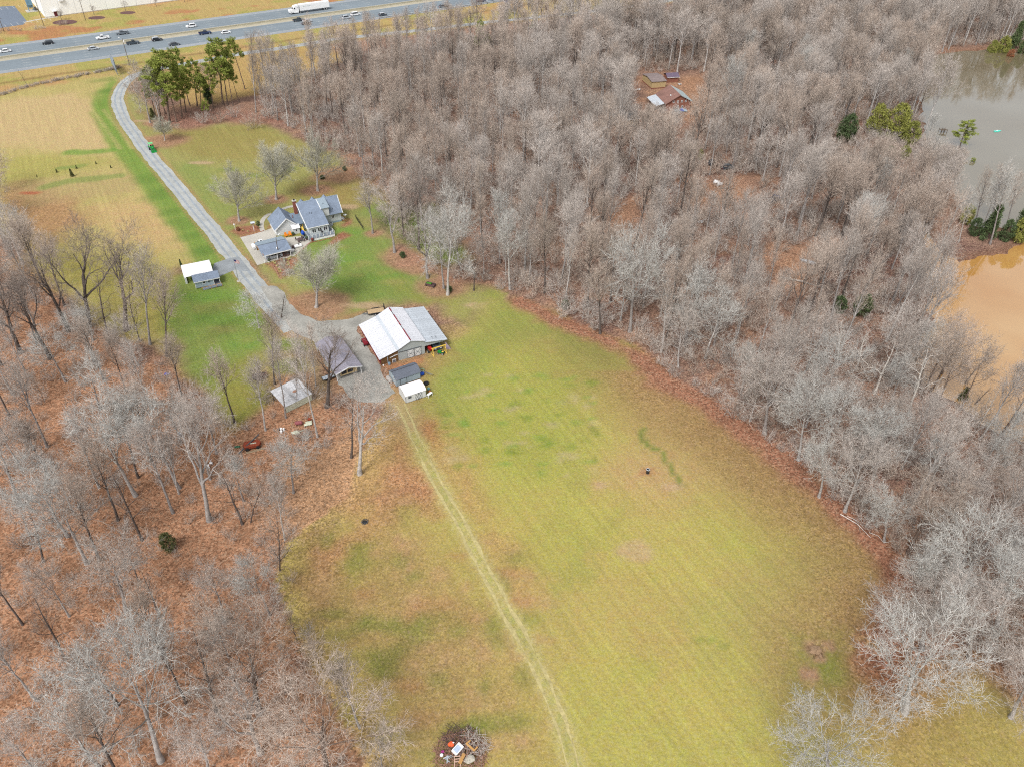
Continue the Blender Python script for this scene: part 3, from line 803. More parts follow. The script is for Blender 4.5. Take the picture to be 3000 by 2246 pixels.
def grow(rs, P, R, nper, t0, t1, length, ang, seg, up=0.0, gnarl=0.15, rk=0.55, tend=0.25, lpow=0.0, rmin=0.006, regular=True):
    """children of every polyline: nper each, leaving at ang from the parent and turning upwards by up"""
    n, k, _ = P.shape
    N = n * nper
    if regular: t = np.tile((np.arange(nper) + 0.5) / nper, (n, 1)) + rs.uniform(-.5, .5, (n, nper)) / nper
    else: t = rs.rand(n, nper)
    t = t0 + (t1 - t0) * t
    x = np.clip(t * (k - 1), 0, k - 1.001); i = x.astype(int); f = (x - i)[..., None]
    r_ = np.arange(n)[:, None]
    p0 = P[r_, i] * (1 - f) + P[r_, i + 1] * f
    tan = _unit(P[r_, i + 1] - P[r_, i])
    r0 = R[r_, i] * (1 - f[..., 0]) + R[r_, i + 1] * f[..., 0]
    L = length(t) if callable(length) else np.full(t.shape, float(length))
    L = L * rs.uniform(0.7, 1.25, t.shape)
    a1 = _unit(np.cross(tan, rs.normal(size=tan.shape)))
    if regular and nper > 3:                                      # spread azimuths by the golden angle
        az = (np.arange(nper) * 2.399 + rs.uniform(0, 6.28, (n, 1))) + rs.uniform(-.4, .4, (n, nper))
        ref = _unit(np.cross(tan, np.array([0.9, 0.1, 0.42]))); ref2 = np.cross(tan, ref)
        a1 = ref * np.cos(az)[..., None] + ref2 * np.sin(az)[..., None]
    A = rs.uniform(ang[0], ang[1], t.shape)[..., None]
    d = tan * np.cos(A) + a1 * np.sin(A)
    p0, d, L, r0 = p0.reshape(N, 3), _unit(d.reshape(N, 3)), L.reshape(N), r0.reshape(N)
    r0 = np.maximum(r0 * rk, rmin)
    Q = np.empty((N, seg + 1, 3)); Q[:, 0] = p0
    for s in range(seg):
        d = _unit(d + np.array([0, 0, 1.0]) * up / seg + rs.normal(size=d.shape) * gnarl)
        Q[:, s + 1] = Q[:, s] + d * (L / seg)[:, None]
    RR = r0[:, None] * np.linspace(1, tend, seg + 1)[None]
    return Q, np.maximum(RR, rmin * 0.6)
def trunk_line(rs, H, lean=0.03, seg=9, r=0.3, top=0.9, flare=1.5):
    z = np.linspace(0, H * top, seg + 1)
    w = np.cumsum(rs.normal(size=(seg + 1, 2)) * lean * H / seg, 0); w -= w[0]
    P = np.c_[w, z][None]
    q = np.linspace(0, 1, seg + 1)
    R = r * (1 - q) ** 0.8 + 0.03; R[0] *= flare
    P[0, 0, 2] = -0.3
    return P, R[None]

def bare_tree(seed, kind):
    """returns (trunk verts, faces), (crown verts, faces) of a leafless tree 20 m tall"""
    rs = np.random.RandomState(seed); H = 20.0
    if kind == 'forest':      # tall straight trunk, narrow ascending fan on top
        P, R = trunk_line(rs, H, 0.035, 10, 0.26, 0.9)
        L1 = grow(rs, P, R, 17, 0.46, 0.97, lambda t: 7.0 * (1.25 - t) + 1.4, (0.4, 0.85), 5, 0.55, 0.12, 0.55)
        L2 = grow(rs, *L1, 6, 0.22, 0.97, lambda t: 2.6 * (1.2 - t * .6), (0.4, 0.85), 4, 0.35, 0.14, 0.6, rmin=0.03)
        L3 = grow(rs, *L2, 6, 0.2, 1.0, 1.35, (0.35, 0.8), 3, 0.25, 0.16, 0.65, rmin=0.016)
        L4 = grow(rs, *L3, 4, 0.15, 1.0, 0.85, (0.3, 0.75), 2, 0.2, 0.1, 0.7, rmin=0.015)
    elif kind == 'poplar':    # very slender, plume-like
        P, R = trunk_line(rs, H, 0.025, 10, 0.2, 0.96)
        L1 = grow(rs, P, R, 22, 0.30, 0.98, lambda t: 5.0 * (1.2 - t) + 0.9, (0.3, 0.62), 5, 0.55, 0.09, 0.5)
        L2 = grow(rs, *L1, 5, 0.2, 0.97, 1.8, (0.3, 0.65), 4, 0.4, 0.1, 0.6)
        L3 = grow(rs, *L2, 5, 0.2, 1.0, 1.0, (0.3, 0.7), 2, 0.3, 0.12, 0.65, rmin=0.016)
        L4 = grow(rs, *L3, 4, 0.15, 1.0, 0.6, (0.3, 0.7), 2, 0.2, 0.1, 0.7, rmin=0.015)
    elif kind == 'oak':       # heavy crooked limbs, wide crown, many knobbly twigs
        P, R = trunk_line(rs, H, 0.04, 8, 0.29, 0.62)
        L1 = grow(rs, P, R, 11, 0.42, 1.0, lambda t: 9.5 - 3.0 * t, (0.55, 1.15), 7, 0.5, 0.2, 0.40, 0.2)
        L2 = grow(rs, *L1, 9, 0.22, 0.98, lambda t: 3.7 * (1.2 - t * .65), (0.5, 1.0), 5, 0.3, 0.24, 0.5, rmin=0.03)
        L3 = grow(rs, *L2, 7, 0.18, 1.0, 1.5, (0.45, 1.0), 3, 0.15, 0.25, 0.65, rmin=0.019)
        L4 = grow(rs, *L3, 6, 0.12, 1.0, 0.8, (0.4, 1.0), 2, 0.1, 0.22, 0.7, rmin=0.016)
    elif kind == 'fork':      # old field trees: dark stem forking low into a few long limbs
        P, R = trunk_line(rs, H, 0.05, 8, 0.36, 0.72)
        L1 = grow(rs, P, R, 8, 0.33, 1.0, lambda t: 10.5 - 5 * t, (0.3, 0.75), 7, 0.5, 0.17, 0.72, 0.15)
        L2 = grow(rs, *L1, 8, 0.3, 0.98, lambda t: 3.3 * (1.25 - t * .6), (0.4, 0.85), 4, 0.3, 0.2, 0.5)
        L3 = grow(rs, *L2, 6, 0.25, 1.0, 1.4, (0.4, 0.85), 3, 0.2, 0.2, 0.6, rmin=0.016)
        L4 = grow(rs, *L3, 6, 0.15, 1.0, 0.7, (0.35, 0.8), 2, 0.2, 0.15, 0.7, rmin=0.015)
    elif kind == 'globe':     # yard shade tree: short stem, dense ascending round crown
        P, R = trunk_line(rs, H, 0.02, 7, 0.42, 0.5)
        L1 = grow(rs, P, R, 15, 0.42, 1.0, lambda t: 13.5 - 2.5 * t, (0.2, 1.05), 7, 0.30, 0.08, 0.5, 0.2)
        L2 = grow(rs, *L1, 12, 0.15, 0.97, lambda t: 5.2 * (1.12 - t * .75), (0.3, 0.75), 5, 0.25, 0.1, 0.5)
        L3 = grow(rs, *L2, 9, 0.12, 1.0, 1.9, (0.3, 0.8), 3, 0.15, 0.12, 0.6, rmin=0.026)
        L4 = grow(rs, *L3, 9, 0.1, 1.0, 0.95, (0.3, 0.8), 2, 0.1, 0.12, 0.7, rmin=0.016)
    elif kind == 'snag':      # dead or storm-worn: limbs, hardly any twigs
        P, R = trunk_line(rs, H, 0.05, 9, 0.27, 0.95)
        L1 = grow(rs, P, R, 11, 0.30, 0.98, lambda t: 5.5 * (1.2 - t) + 1.0, (0.5, 1.1), 6, 0.25, 0.25, 0.5)
        L2 = grow(rs, *L1, 5, 0.25, 1.0, 1.8, (0.5, 1.0), 4, 0.1, 0.28, 0.55)
        L3 = grow(rs, *L2, 3, 0.25, 1.0, 0.9, (0.4, 1.0), 3, 0.1, 0.25, 0.6, rmin=0.016)
        L4 = grow(rs, *L3, 2, 0.2, 1.0, 0.45, (0.4, 1.0), 2, 0.1, 0.2, 0.7, rmin=0.014)
    elif kind == 'sapling':   # thin understorey stem with a loose brush of twigs
        P, R = trunk_line(rs, H, 0.06, 8, 0.15, 0.95, 1.2)
        L1 = grow(rs, P, R, 15, 0.18, 0.98, lambda t: 6.0 * (1.2 - t) + 1.2, (0.45, 0.95), 5, 0.45, 0.16, 0.55)
        L2 = grow(rs, *L1, 6, 0.15, 1.0, 2.4, (0.4, 0.9), 4, 0.3, 0.17, 0.6)
        L3 = grow(rs, *L2, 5, 0.2, 1.0, 1.3, (0.35, 0.85), 2, 0.2, 0.15, 0.7, rmin=0.019)
        L4 = grow(rs, *L3, 3, 0.2, 1.0, 0.8, (0.35, 0.8), 2, 0.2, 0.15, 0.7, rmin=0.017)
    trunk = tubes(P, R, 8)
    crown = join([tubes(*L1, 5), tubes(*L2, 4), tubes(*L3, 3), tubes(*L4, 3, True)])
    k = H / np.percentile(crown[0][:, 2], 99.7)
    return (trunk[0] * k, trunk[1]), (crown[0] * k, crown[1]), sum(len(f) for f in tubes(*L1, 5)[1])

def brush(seed, H=3.0, stems=14, wide=0.5):
    """a bare multi-stemmed shrub"""
    rs = np.random.RandomState(seed)
    n = stems
    a, r = rs.uniform(0, 6.28, n), np.sqrt(rs.rand(n)) * wide * H * 0.3
    d = _unit(np.c_[np.cos(a) * 0.55, np.sin(a) * 0.55, np.ones(n)] + rs.normal(size=(n, 3)) * 0.18)
    P = np.empty((n, 5, 3)); P[:, 0] = np.c_[np.cos(a) * r, np.sin(a) * r, np.full(n, -0.1)]
    for s in range(4):
        d = _unit(d + rs.normal(size=d.shape) * 0.14); P[:, s + 1] = P[:, s] + d * (H / 4 * rs.uniform(.6, 1.1, n))[:, None]
    R = 0.03 * np.linspace(1, .3, 5)[None].repeat(n, 0)
    L2 = grow(rs, P, R, 7, 0.2, 1.0, H * 0.36, (0.35, 0.9), 3, 0.25, 0.18, 0.7, rmin=0.017)
    L3 = grow(rs, *L2, 5, 0.2, 1.0, H * 0.17, (0.3, 0.9), 2, 0.2, 0.2, 0.8, rmin=0.016)
    return join([tubes(P, R, 3), tubes(*L2, 3), tubes(*L3, 3, True)])

def leaf_cloud(rs, cen, rad_, n, size, droop=0.0, flat=1.0):
    """n small leaf-sized triangles spread through ellipsoidal clumps"""
    k = rs.randint(0, len(cen), n)
    d = _unit(rs.normal(size=(n, 3)))
    p = cen[k] + d * (rs.rand(n, 1) ** 0.45) * rad_[k] * np.array([1, 1, flat])
    o = _unit(d + rs.normal(size=(n, 3)) * 0.6 + np.array([0, 0, -droop]))
    s = _unit(np.cross(o, rs.normal(size=(n, 3))))
    L = size * rs.uniform(0.6, 1.4, (n, 1))
    v = np.stack([p - s * L * 0.28, p + s * L * 0.28, p + o * L], 1).reshape(-1, 3)
    return v, [np.arange(3 * n).reshape(n, 3)]
def pine_tree(seed, low=0.5):
    rs = np.random.RandomState(seed); H = 20.0
    P, R = trunk_line(rs, H, 0.03, 10, 0.22, 0.96)
    L1 = grow(rs, P, R, 26, low, 0.99, lambda t: 4.3 * (1.08 - t) / (1.08 - low) * 0.75 + 0.9, (0.95, 1.45), 4, 0.35, 0.16, 0.35, 0.3)
    L2 = grow(rs, *L1, 4, 0.45, 1.0, 1.0, (0.4, 0.9), 2, 0.2, 0.2, 0.6)
    cen = np.concatenate([L1[0][:, -1], L1[0][:, -2], L2[0][:, -1], P[0, -1:]])
    cen = cen[rs.rand(len(cen)) < 0.85]
    rr = rs.uniform(0.3, 0.75, (len(cen), 1))
    return tubes(P, R, 8), join([tubes(*L1, 4), tubes(*L2, 3)]), leaf_cloud(rs, cen, rr, 6500, 0.36, -0.8, 0.7)
def cedar(seed, shape='cone'):
    """an evergreen 4 m tall"""
    rs = np.random.RandomState(seed); n = 90
    h = rs.rand(n) ** 0.8
    if shape == 'cone': r = (1.02 - h) * 1.15
    else: r = 1.5 * np.sqrt(np.clip(1 - (2 * h - 0.9) ** 2 / 1.25, 0.02, 1))
    a = rs.uniform(0, 6.28, n); q = np.sqrt(rs.uniform(.3, 1, n))
    cen = np.c_[np.cos(a) * r * q, np.sin(a) * r * q, 0.25 + h * 3.6]
    rr = rs.uniform(0.22, 0.55, (n, 1))
    P, R = trunk_line(rs, 4.0, 0.03, 5, 0.1, 0.9)
    return tubes(P, R, 6), leaf_cloud(rs, cen, rr, 5200, 0.2, 0.0, 0.9)

def bark(name, a, b, rough=0.95, spread=1.0, sc=1.2):
    """colour between a and b per tree (object random), with light and dark streaks"""
    m = bpy.data.materials.new(name); m.use_nodes = True
    n, l = m.node_tree.nodes, m.node_tree.links
    p = n['Principled BSDF']; p.inputs['Roughness'].default_value = rough; p.inputs['Specular IOR Level'].default_value = 0.1
    oi = n.new('ShaderNodeObjectInfo'); tc = n.new('ShaderNodeTexCoord')
    no = n.new('ShaderNodeTexNoise'); no.inputs['Scale'].default_value = sc; no.inputs['Detail'].default_value = 3
    l.new(tc.outputs['Object'], no.inputs['Vector'])
    mx = n.new('ShaderNodeMix'); mx.data_type = 'RGBA'
    mx.inputs['A'].default_value = (*a, 1); mx.inputs['B'].default_value = (*b, 1)
    l.new(oi.outputs['Random'], mx.inputs['Factor'])
    mr = n.new('ShaderNodeMapRange'); l.new(no.outputs['Fac'], mr.inputs['Value'])
    for k, v in zip(('From Min', 'From Max', 'To Min', 'To Max'), (0.3, 0.7, 0.7, 1.3)): mr.inputs[k].default_value = v
    sc_ = n.new('ShaderNodeVectorMath'); sc_.operation = 'SCALE'
    l.new(mx.outputs['Result'], sc_.inputs[0]); l.new(mr.outputs[0], sc_.inputs['Scale'])
    l.new(sc_.outputs[0], p.inputs['Base Color'])
    return m
B_grey = bark('grey_twigs', (0.48, 0.43, 0.39), (0.36, 0.32, 0.285))
B_tan = bark('tan_twigs', (0.46, 0.38, 0.32), (0.34, 0.285, 0.24))
B_pale = bark('lichen_twigs', (0.47, 0.46, 0.43), (0.38, 0.37, 0.345))
B_dark = bark('dark_twigs', (0.27, 0.225, 0.195), (0.20, 0.165, 0.145))
B_olive = bark('olive_twigs', (0.42, 0.41, 0.33), (0.38, 0.365, 0.30))
B_white = bark('white_bark', (0.56, 0.52, 0.47), (0.42, 0.39, 0.35))
T_grey = bark('grey_bark', (0.38, 0.36, 0.34), (0.21, 0.19, 0.18))
T_limb = bark('pale_limb_bark', (0.34, 0.335, 0.31), (0.25, 0.245, 0.23))
T_dark = bark('dark_bark', (0.115, 0.095, 0.085), (0.085, 0.07, 0.062))
T_brown = bark('brown_bark', (0.16, 0.115, 0.09), (0.12, 0.09, 0.075))
N_pine = bark('pine_needles', (0.26, 0.29, 0.06), (0.18, 0.22, 0.05), 0.7, sc=0.5)
N_cedar = bark('cedar_leaves', (0.11, 0.115, 0.045), (0.085, 0.095, 0.038), 0.7, sc=1.5)
N_holly = bark('holly_leaves', (0.09, 0.12, 0.05), (0.065, 0.095, 0.042), 0.55, sc=1.5)
N_gold = bark('yellow_green_leaves', (0.24, 0.24, 0.06), (0.19, 0.20, 0.05), 0.7, sc=1.0)
N_rust = bark('rust_leaves', (0.26, 0.11, 0.055), (0.20, 0.085, 0.05), 0.8, sc=1.0)

PROTO = {}
def protos(key, makes, tm, cm, lm=None):
    PROTO[key] = []
    for t, c, n1 in makes:
        mi = np.zeros(sum(len(f) for f in c[1]), int); mi[:n1] = 1          # limbs carry bark, twigs their own colour
        PROTO[key].append((mesh_np('trunk', *t, tm, smooth=True), mesh_np('crown', *c, [cm, lm or tm], mi)))
_F = [bare_tree(s, 'forest') for s in (1, 2, 3, 4)]
_P = [bare_tree(s, 'poplar') for s in (11, 12, 13)]
_O = [bare_tree(s, 'oak') for s in (21, 22, 23)]
_K = [bare_tree(s, 'fork') for s in (31, 32, 33)]
_G = [bare_tree(s, 'globe') for s in (41, 42)]
_S = [bare_tree(s, 'sapling') for s in (51, 52, 53)]
_N = [bare_tree(s, 'snag') for s in (61, 62)]
protos('forest_grey', _F, T_grey, B_grey)
protos('forest_tan', _F, T_dark, B_tan)
protos('forest_pale', _F[:2], T_grey, B_pale, T_limb)
protos('poplar_tan', _P, T_grey, B_tan)
protos('oak_pale', _O, T_grey, B_pale, T_limb)
protos('oak_tan', _O, T_brown, B_tan)
protos('oak_grey', _O[:2], T_grey, B_grey)
protos('fork_dark', _K, T_dark, B_dark)
protos('fork_grey', _K, T_grey, B_grey)
protos('globe', _G, T_grey, B_olive)
protos('sapling_grey', _S, T_grey, B_grey)
protos('sapling_tan', _S, T_dark, B_tan)
protos('snag_dark', _N, T_dark, B_dark)
protos('snag_white', _N, B_white, B_white)
PINE = []
for s, lo in ((71, 0.45), (72, 0.34), (73, 0.55)):
    t, b, c = pine_tree(s, lo)
    PINE.append((mesh_np('trunk', *t, T_brown, smooth=True), mesh_np('crown', *join([b, c]), [N_pine, T_brown],
                 np.r_[np.ones(sum(len(f) for f in b[1]), int), np.zeros(len(c[1][0]), int)])))
EVER = {}
for key, sh, m in (('cedar', 'cone', N_cedar), ('holly', 'ball', N_holly), ('gold', 'ball', N_gold), ('rust', 'ball', N_rust), ('darkcone', 'cone', N_holly), ('roundcedar', 'ball', N_cedar)):
    for s in (81, 82):
        t, c = cedar(s, sh)
        EVER.setdefault(key, []).append((mesh_np('trunk', *t, T_brown), mesh_np('crown', *c, m)))

def plant(name, label, cat, pair, loc, h, base_h=20.0, wide=1.0, rot=None, tilt=(0.0, 0.0), group=None):
    """a tree at loc: an Empty (turn, lean, size) with its trunk and its crown"""
    o = thing(name, label, cat, (loc[0], loc[1], gz(loc[0], loc[1])), 0, group)
    s = h / base_h
    o.scale = (s * wide, s * wide, s)
    q = Matrix.Rotation(tilt[0], 4, 'Y') @ Matrix.Rotation(-tilt[1], 4, 'X') @ Matrix.Rotation(random.uniform(0, 6.28) if rot is None else rot, 4, 'Z')
    o.rotation_euler = q.to_euler()
    link('trunk', pair[0], o); link('crown', pair[1], o)
    return o
def by_photo(base, top):
    """ground point of the photo's trunk foot, and the height and sideways lean that reach its top"""
    x, y = G(*base)
    z0 = gz(x, y)
    if z0 < 0: x, y = G(*base, z0)
    zs = np.linspace(1, 45, 441)
    i = int(np.argmin([abs(proj(x, y, z)[1] - top[1]) for z in zs]))
    z = zs[i]
    px = proj(x, y, z)[0]
    per_m = proj(x + 1, y, z)[0] - px
    dx = (top[0] - px) / per_m
    return (x, y), z, max(-0.32, min(0.32, math.atan2(dx, z)))
HERO_XY = []
def hero(base, top, key, label, wide=1.0, cat='tree', name='bare_tree', group=None, hk=1.0, rot=None):
    (x, y), z, ln = by_photo(base, top)
    pair = PROTO[key][len(HERO_XY) % len(PROTO[key])] if key in PROTO else None
    HERO_XY.append((x, y))
    return plant(name, label, cat, pair, (x, y), z * hk, 20.0, wide, rot, (ln, 0), group)

# ================================================================ BUILDINGS
K = 0.62
def pc(r, g, b, k=K): return tuple(v * k for v in srgb(r, g, b))
M_white = mat('white_siding', pc(236, 240, 240), 0.6, 0.03, 1.5, var2=0.05, scale2=0.3)
M_trim = mat('white_trim', (0.66, 0.67, 0.67), 0.5, 0.03, 2)
M_palewall = mat('pale_blue_siding', pc(212, 222, 224), 0.65, 0.03, 2, var2=0.05, scale2=0.3)
M_bluewall = mat('blue_grey_siding', pc(176, 194, 204), 0.7, 0.04, 2, var2=0.05, scale2=.4)
M_shingle = mat('grey_shingles', pc(138, 152, 172), 0.9, 0.14, 2.2, var2=0.10, scale2=0.45)
M_shingle2 = mat('charcoal_shingles', pc(112, 118, 130), 0.9, 0.12, 2.5, var2=0.08, scale2=0.4)
M_brown_sh = mat('brown_shingles', pc(152, 116, 106), 0.9, 0.16, 1.5, var2=0.15, scale2=0.4)
M_violet_sh = mat('dull_violet_shingles', pc(118, 104, 124), 0.9, 0.12, 1.5, var2=0.1, scale2=0.4)
M_tin = mat('white_tin', pc(238, 240, 246), 0.45, 0.03, 1.2, var2=0.06, scale2=0.35, metal=0.0, rand=0.035)
M_tin_old = mat('dull_tin', pc(206, 214, 222), 0.5, 0.06, 1.2, var2=0.08, scale2=0.4, rand=0.06)
M_tin_roof = mat('streaked_tin', pc(214, 214, 216), 0.55, 0.14, 1.6, var2=0.16, scale2=0.5, rand=0.10)
M_grey_wall = mat('grey_metal_wall', pc(186, 194, 194), 0.6, 0.03, 1, var2=0.05, scale2=0.3)
M_wood = mat('brown_boards', pc(132, 98, 62), 0.85, 0.22, 5.0, var2=0.15, scale2=0.8)
M_lumber = mat('new_lumber', pc(206, 158, 96), 0.8, 0.1, 4)
M_deck = mat('grey_deck_boards', pc(140, 150, 160), 0.8, 0.08, 4)
M_red = mat('barn_red', pc(140, 34, 48), 0.7, 0.1, 2)
M_darkgap = mat('dark_interior', (0.022, 0.022, 0.026), 0.9, 0.1, 1)
M_black = mat('black_iron', (0.02, 0.021, 0.022), 0.6, 0.1, 2)
M_dgrey = mat('dark_grey_metal', pc(84, 88, 92), 0.6, 0.08, 2)
M_brick = mat('red_brick', pc(150, 92, 78), 0.9, 0.2, 6.0)
M_glass = mat('window_glass', (0.03, 0.036, 0.045), 0.08, 0.05, 1, spec=0.6)
M_tanwall = mat('tan_siding', pc(206, 182, 136), 0.8, 0.06, 1.5)
M_rustwall = mat('red_brown_siding', pc(156, 104, 86), 0.85, 0.1, 1.5, var2=0.08, scale2=0.4)
M_panelwall = mat('tilt_up_panel', (.74, .745, .72), 0.75, 0.02, 0.8, var2=0.04, scale2=0.1, rand=0.03)
M_orange = mat('orange_paint', pc(236, 140, 30, .75), 0.5, 0.06, 2)
M_blue = mat('blue_plastic', pc(20, 80, 190, .7), 0.4, 0.05, 1)
M_yellow = mat('yellow_paint', pc(236, 200, 90, .75), 0.5, 0.06, 2)
M_green = mat('tractor_green', pc(40, 150, 70, .7), 0.4, 0.06, 2)
M_rust = mat('rusty_iron', pc(150, 70, 46), 0.9, 0.2, 4)
M_redp = mat('red_paint', pc(190, 40, 40, .7), 0.5, 0.08, 2)
M_stone = mat('edging_stone', pc(186, 140, 120), 0.9, 0.15, 3)
M_whitepl = mat('white_plastic', (0.72, 0.72, 0.72), 0.5, 0.04, 2)
M_cream = mat('cream_plastic', pc(226, 230, 206), 0.6, 0.06, 3)

def window(parent, x0, x1, z0, z1, y, panes=1, frame=0.09, name='window', side=-1, axis='y'):
    """frame proud of the wall at plane y (facing side), panes set inside it"""
    f = MB(); d0, d1 = (y + side * 0.05, y) if side < 0 else (y, y + 0.05)
    def bx(m, a, b, c, d, e0, e1):
        if axis == 'y': m.box(a, b, min(e0, e1), max(e0, e1), c, d)
        else: m.box(min(e0, e1), max(e0, e1), a, b, c, d)
    bx(f, x0, x1, z0, z0 + frame, d0, d1); bx(f, x0, x1, z1 - frame, z1, d0, d1)
    bx(f, x0, x0 + frame, z0 + frame, z1 - frame, d0, d1); bx(f, x1 - frame, x1, z0 + frame, z1 - frame, d0, d1)
    w = (x1 - x0 - 2 * frame) / panes
    for i in range(1, panes): bx(f, x0 + frame + w * i - .05, x0 + frame + w * i + .05, z0 + frame, z1 - frame, d0, d1)
    o = f.build(name, M_trim, parent)
    for i in range(panes):
        g = MB(); bx(g, x0 + frame + w * i + (.05 if i else 0), x0 + frame + w * (i + 1) - (.05 if i < panes - 1 else 0), z0 + frame, z1 - frame, y + side * .012, y + side * .03)
        g.build('pane', M_glass, o)
    return o

# ---------------------------------------------------------------- the barn
bar = thing('barn', 'large white-roofed barn with a brown board front, grey gable and crossed white doors', 'barn', (*G(1117.4, 1070.4), 0), rad(27))
D = 14.7
MB().yprof([(4.2, 0), (10.7, 0), (10.7, 3.72), (7.4, 4.68), (4.2, 3.1)], 0, .15).build('gable_wall', M_grey_wall, bar)
MB().yprof([(4.2, 0), (10.7, 0), (10.7, 3.72), (7.4, 4.68), (4.2, 3.1)], D - .15, D).build('gable_wall', M_grey_wall, bar)
MB().box(10.55, 10.7, .15, D - .15, 0, 3.72).build('side_wall', M_grey_wall, bar)
MB().box(0, .12, .13, D, 0, 1.9).build('side_wall', M_red, bar)
MB().yprof([(0, 0), (4.19, 0), (4.19, 3.08), (0, 1.93)], .06, .13).build('front_wall', M_darkgap, bar)
b = MB()
for i in range(20):
    x0 = .01 + i * .209; t = lambda x: 1.93 + 1.15 * x / 4.19
    b.yprof([(x0, 0.05), (x0 + .195, 0.05), (x0 + .195, t(x0 + .195)), (x0, t(x0))], .0 + .012 * (i % 3), .06)
b.build('board', M_wood, bar)['kind'] = 'stuff'
MB().box(0, 4.1, .05, .1, 0, .04).build('sill_board', M_conc, bar)
def roof_sheets(parent, name, a, b_, y0, y1, n, m, t=0.035):
    """n sheets side by side along y on the slope from (x, z) a to b"""
    w = (y1 - y0) / n
    me = MB().slab([(a[0], .012, a[1]), (b_[0], .012, b_[1]), (b_[0], w - .012, b_[1]), (a[0], w - .012, a[1])], t)
    # raised ribs
    for k in (.06, w / 2, w - .06):
        me.slab([(a[0], k - .03, a[1] + .028), (b_[0], k - .03, b_[1] + .028), (b_[0], k + .03, b_[1] + .028), (a[0], k + .03, a[1] + .028)], .03)
    me = me.mesh(name, m)
    for i in range(n): link(name, me, parent, (0, y0 + w * i, (i % 2) * .006))
roof_sheets(bar, 'roof_sheet', (-.42, 1.90), (4.15, 3.16), -.3, D + .3, 17, M_tin)
roof_sheets(bar, 'roof_sheet', (4.15, 3.20), (7.3, 4.78), -.3, D + .3, 17, M_tin)
roof_sheets(bar, 'roof_sheet', (7.5, 4.78), (10.95, 3.74), -.3, D + .3, 17, M_tin)
roof_sheets(bar, 'roof_sheet', (10.72, 3.42), (16.3, 2.58), -.4, D + .2, 17, M_tin_old)
for i in range(9):
    if i not in (3, 7): MB().box(7.27, 7.53, .1 + i * 1.62, .1 + i * 1.62 + 1.6, 4.79, 4.86).build('ridge_cap', M_red, bar)
MB().slab([(3.9, -.3, 3.135), (4.5, -.3, 3.43), (4.5, D + .3, 3.43), (3.9, D + .3, 3.135)], .03).build('roof_band', M_tin_old, bar)
MB().box(10.7, 15.7, -.06, .08, 2.15, 2.62).build('header_beam', M_grey_wall, bar)
MB().yprof([(10.72, 2.62), (15.7, 2.62), (10.72, 3.36)], -.06, .06).build('header_panel', M_grey_wall, bar)
for y in (0.1, 4.9, 9.8, 14.4): MB().box(15.5, 15.68, y, y + .18, 0, 2.6).build('post', M_post, bar)
MB().box(10.72, 15.6, D - .12, D, 0, 2.6).build('back_wall', M_grey_wall, bar)
MB().box(15.6, 15.68, 5, D, .0, 2.45).build('side_wall', M_grey_wall, bar)
MB().slab([(15.7, -.5, 0), (16.9, -1.0, 0), (15.75, -.4, 2.1)], .04).build('leaning_panel', mat('mauve_board', pc(176, 160, 176), .8), bar)
MB().box(4.25, 9.9, -.13, -.05, 2.32, 2.42).build('door_track', M_dgrey, bar)
for k in range(2):
    x0 = 6.3 + k * 1.74
    d = MB().box(x0, x0 + 1.7, -.1, -.05, .06, 2.28).build('door', M_white, bar)
    f = MB()
    for (xa, za, xb, zb) in ((x0, .1, x0 + 1.7, .1), (x0, 2.24, x0 + 1.7, 2.24), (x0 + .05, .1, x0 + .05, 2.24), (x0 + 1.65, .1, x0 + 1.65, 2.24), (x0, .1, x0 + 1.7, 2.24), (x0, 2.24, x0 + 1.7, .1), (x0, 1.17, x0 + 1.7, 1.17)):
        f.tube([(xa, -.12, za), (xb, -.12, zb)], .03, 4)
    f.build('door_brace', M_dgrey, d)
MB().obox((3.1, -.1, 1.75), 2.0, .08, .12, 0, 0, -.22).build('cross_rail', M_trim, bar)
MB().box(1.55, 1.67, -.16, -.02, 0, 1.95).build('downpipe', M_tin_old, bar)
b = MB()
for k in range(4): b.box(13.0 + (k % 2) * .9, 13.06 + (k % 2) * .9, .7 - .02, 1.6, 3.09, 3.15)
b.box(13.0, 13.96, .7, .76, 3.1, 3.16); b.box(13.0, 13.96, 1.55, 1.61, 3.1, 3.16)
b.build('roof_hatch', M_tin_old, bar)

# ---------------------------------------------------------------- the house
HO = (-59.06, 201.06)
hs_ = thing('house', 'white house with blue-grey shingle roofs, dormers, brick chimney and a rear sunroom', 'house', (*HO, 0), rad(29))
# main block
MB().xprof([(4.7, 0), (11.0, 0), (11.0, 3.4), (7.85, 6.8), (4.7, 3.4)], -.3, 11.1).build('wall', M_palewall, hs_)
MB().xprof([(4.68, 0), (11.02, 0), (11.02, .5), (4.68, .5)], -.32, 11.12).build('foundation', mat('blue_foundation', pc(150, 176, 190), .8), hs_)
rf = MB().slab([(-.7, 7.85, 7.0), (11.5, 7.85, 7.0), (11.5, 11.7, 3.0), (-.7, 11.7, 3.0)], .18).build('roof', M_shingle, hs_)
MB().slab([(5.3, 7.85, 7.0), (11.5, 7.85, 7.0), (11.5, 4.0, 3.05), (5.3, 4.0, 3.05)], .18).build('roof', M_shingle, hs_)
MB().box(-.7, 11.5, 7.79, 7.91, 6.98, 7.06).build('ridge_cap', mat('ridge_shingle', pc(176, 192, 206), .8), hs_)
MB().slab([(11.5, 7.85, 7.02), (11.62, 7.85, 7.02), (11.62, 3.9, 2.96), (11.5, 3.9, 2.96)], .22).build('rake_trim', M_trim, hs_)
MB().slab([(-.82, 7.85, 7.02), (-.7, 7.85, 7.02), (-.7, 11.8, 2.92), (-.82, 11.8, 2.92)], .22).build('rake_trim', M_trim, hs_)
window(hs_, 8.2, 9.1, 1.35, 2.75, 4.7, 2)
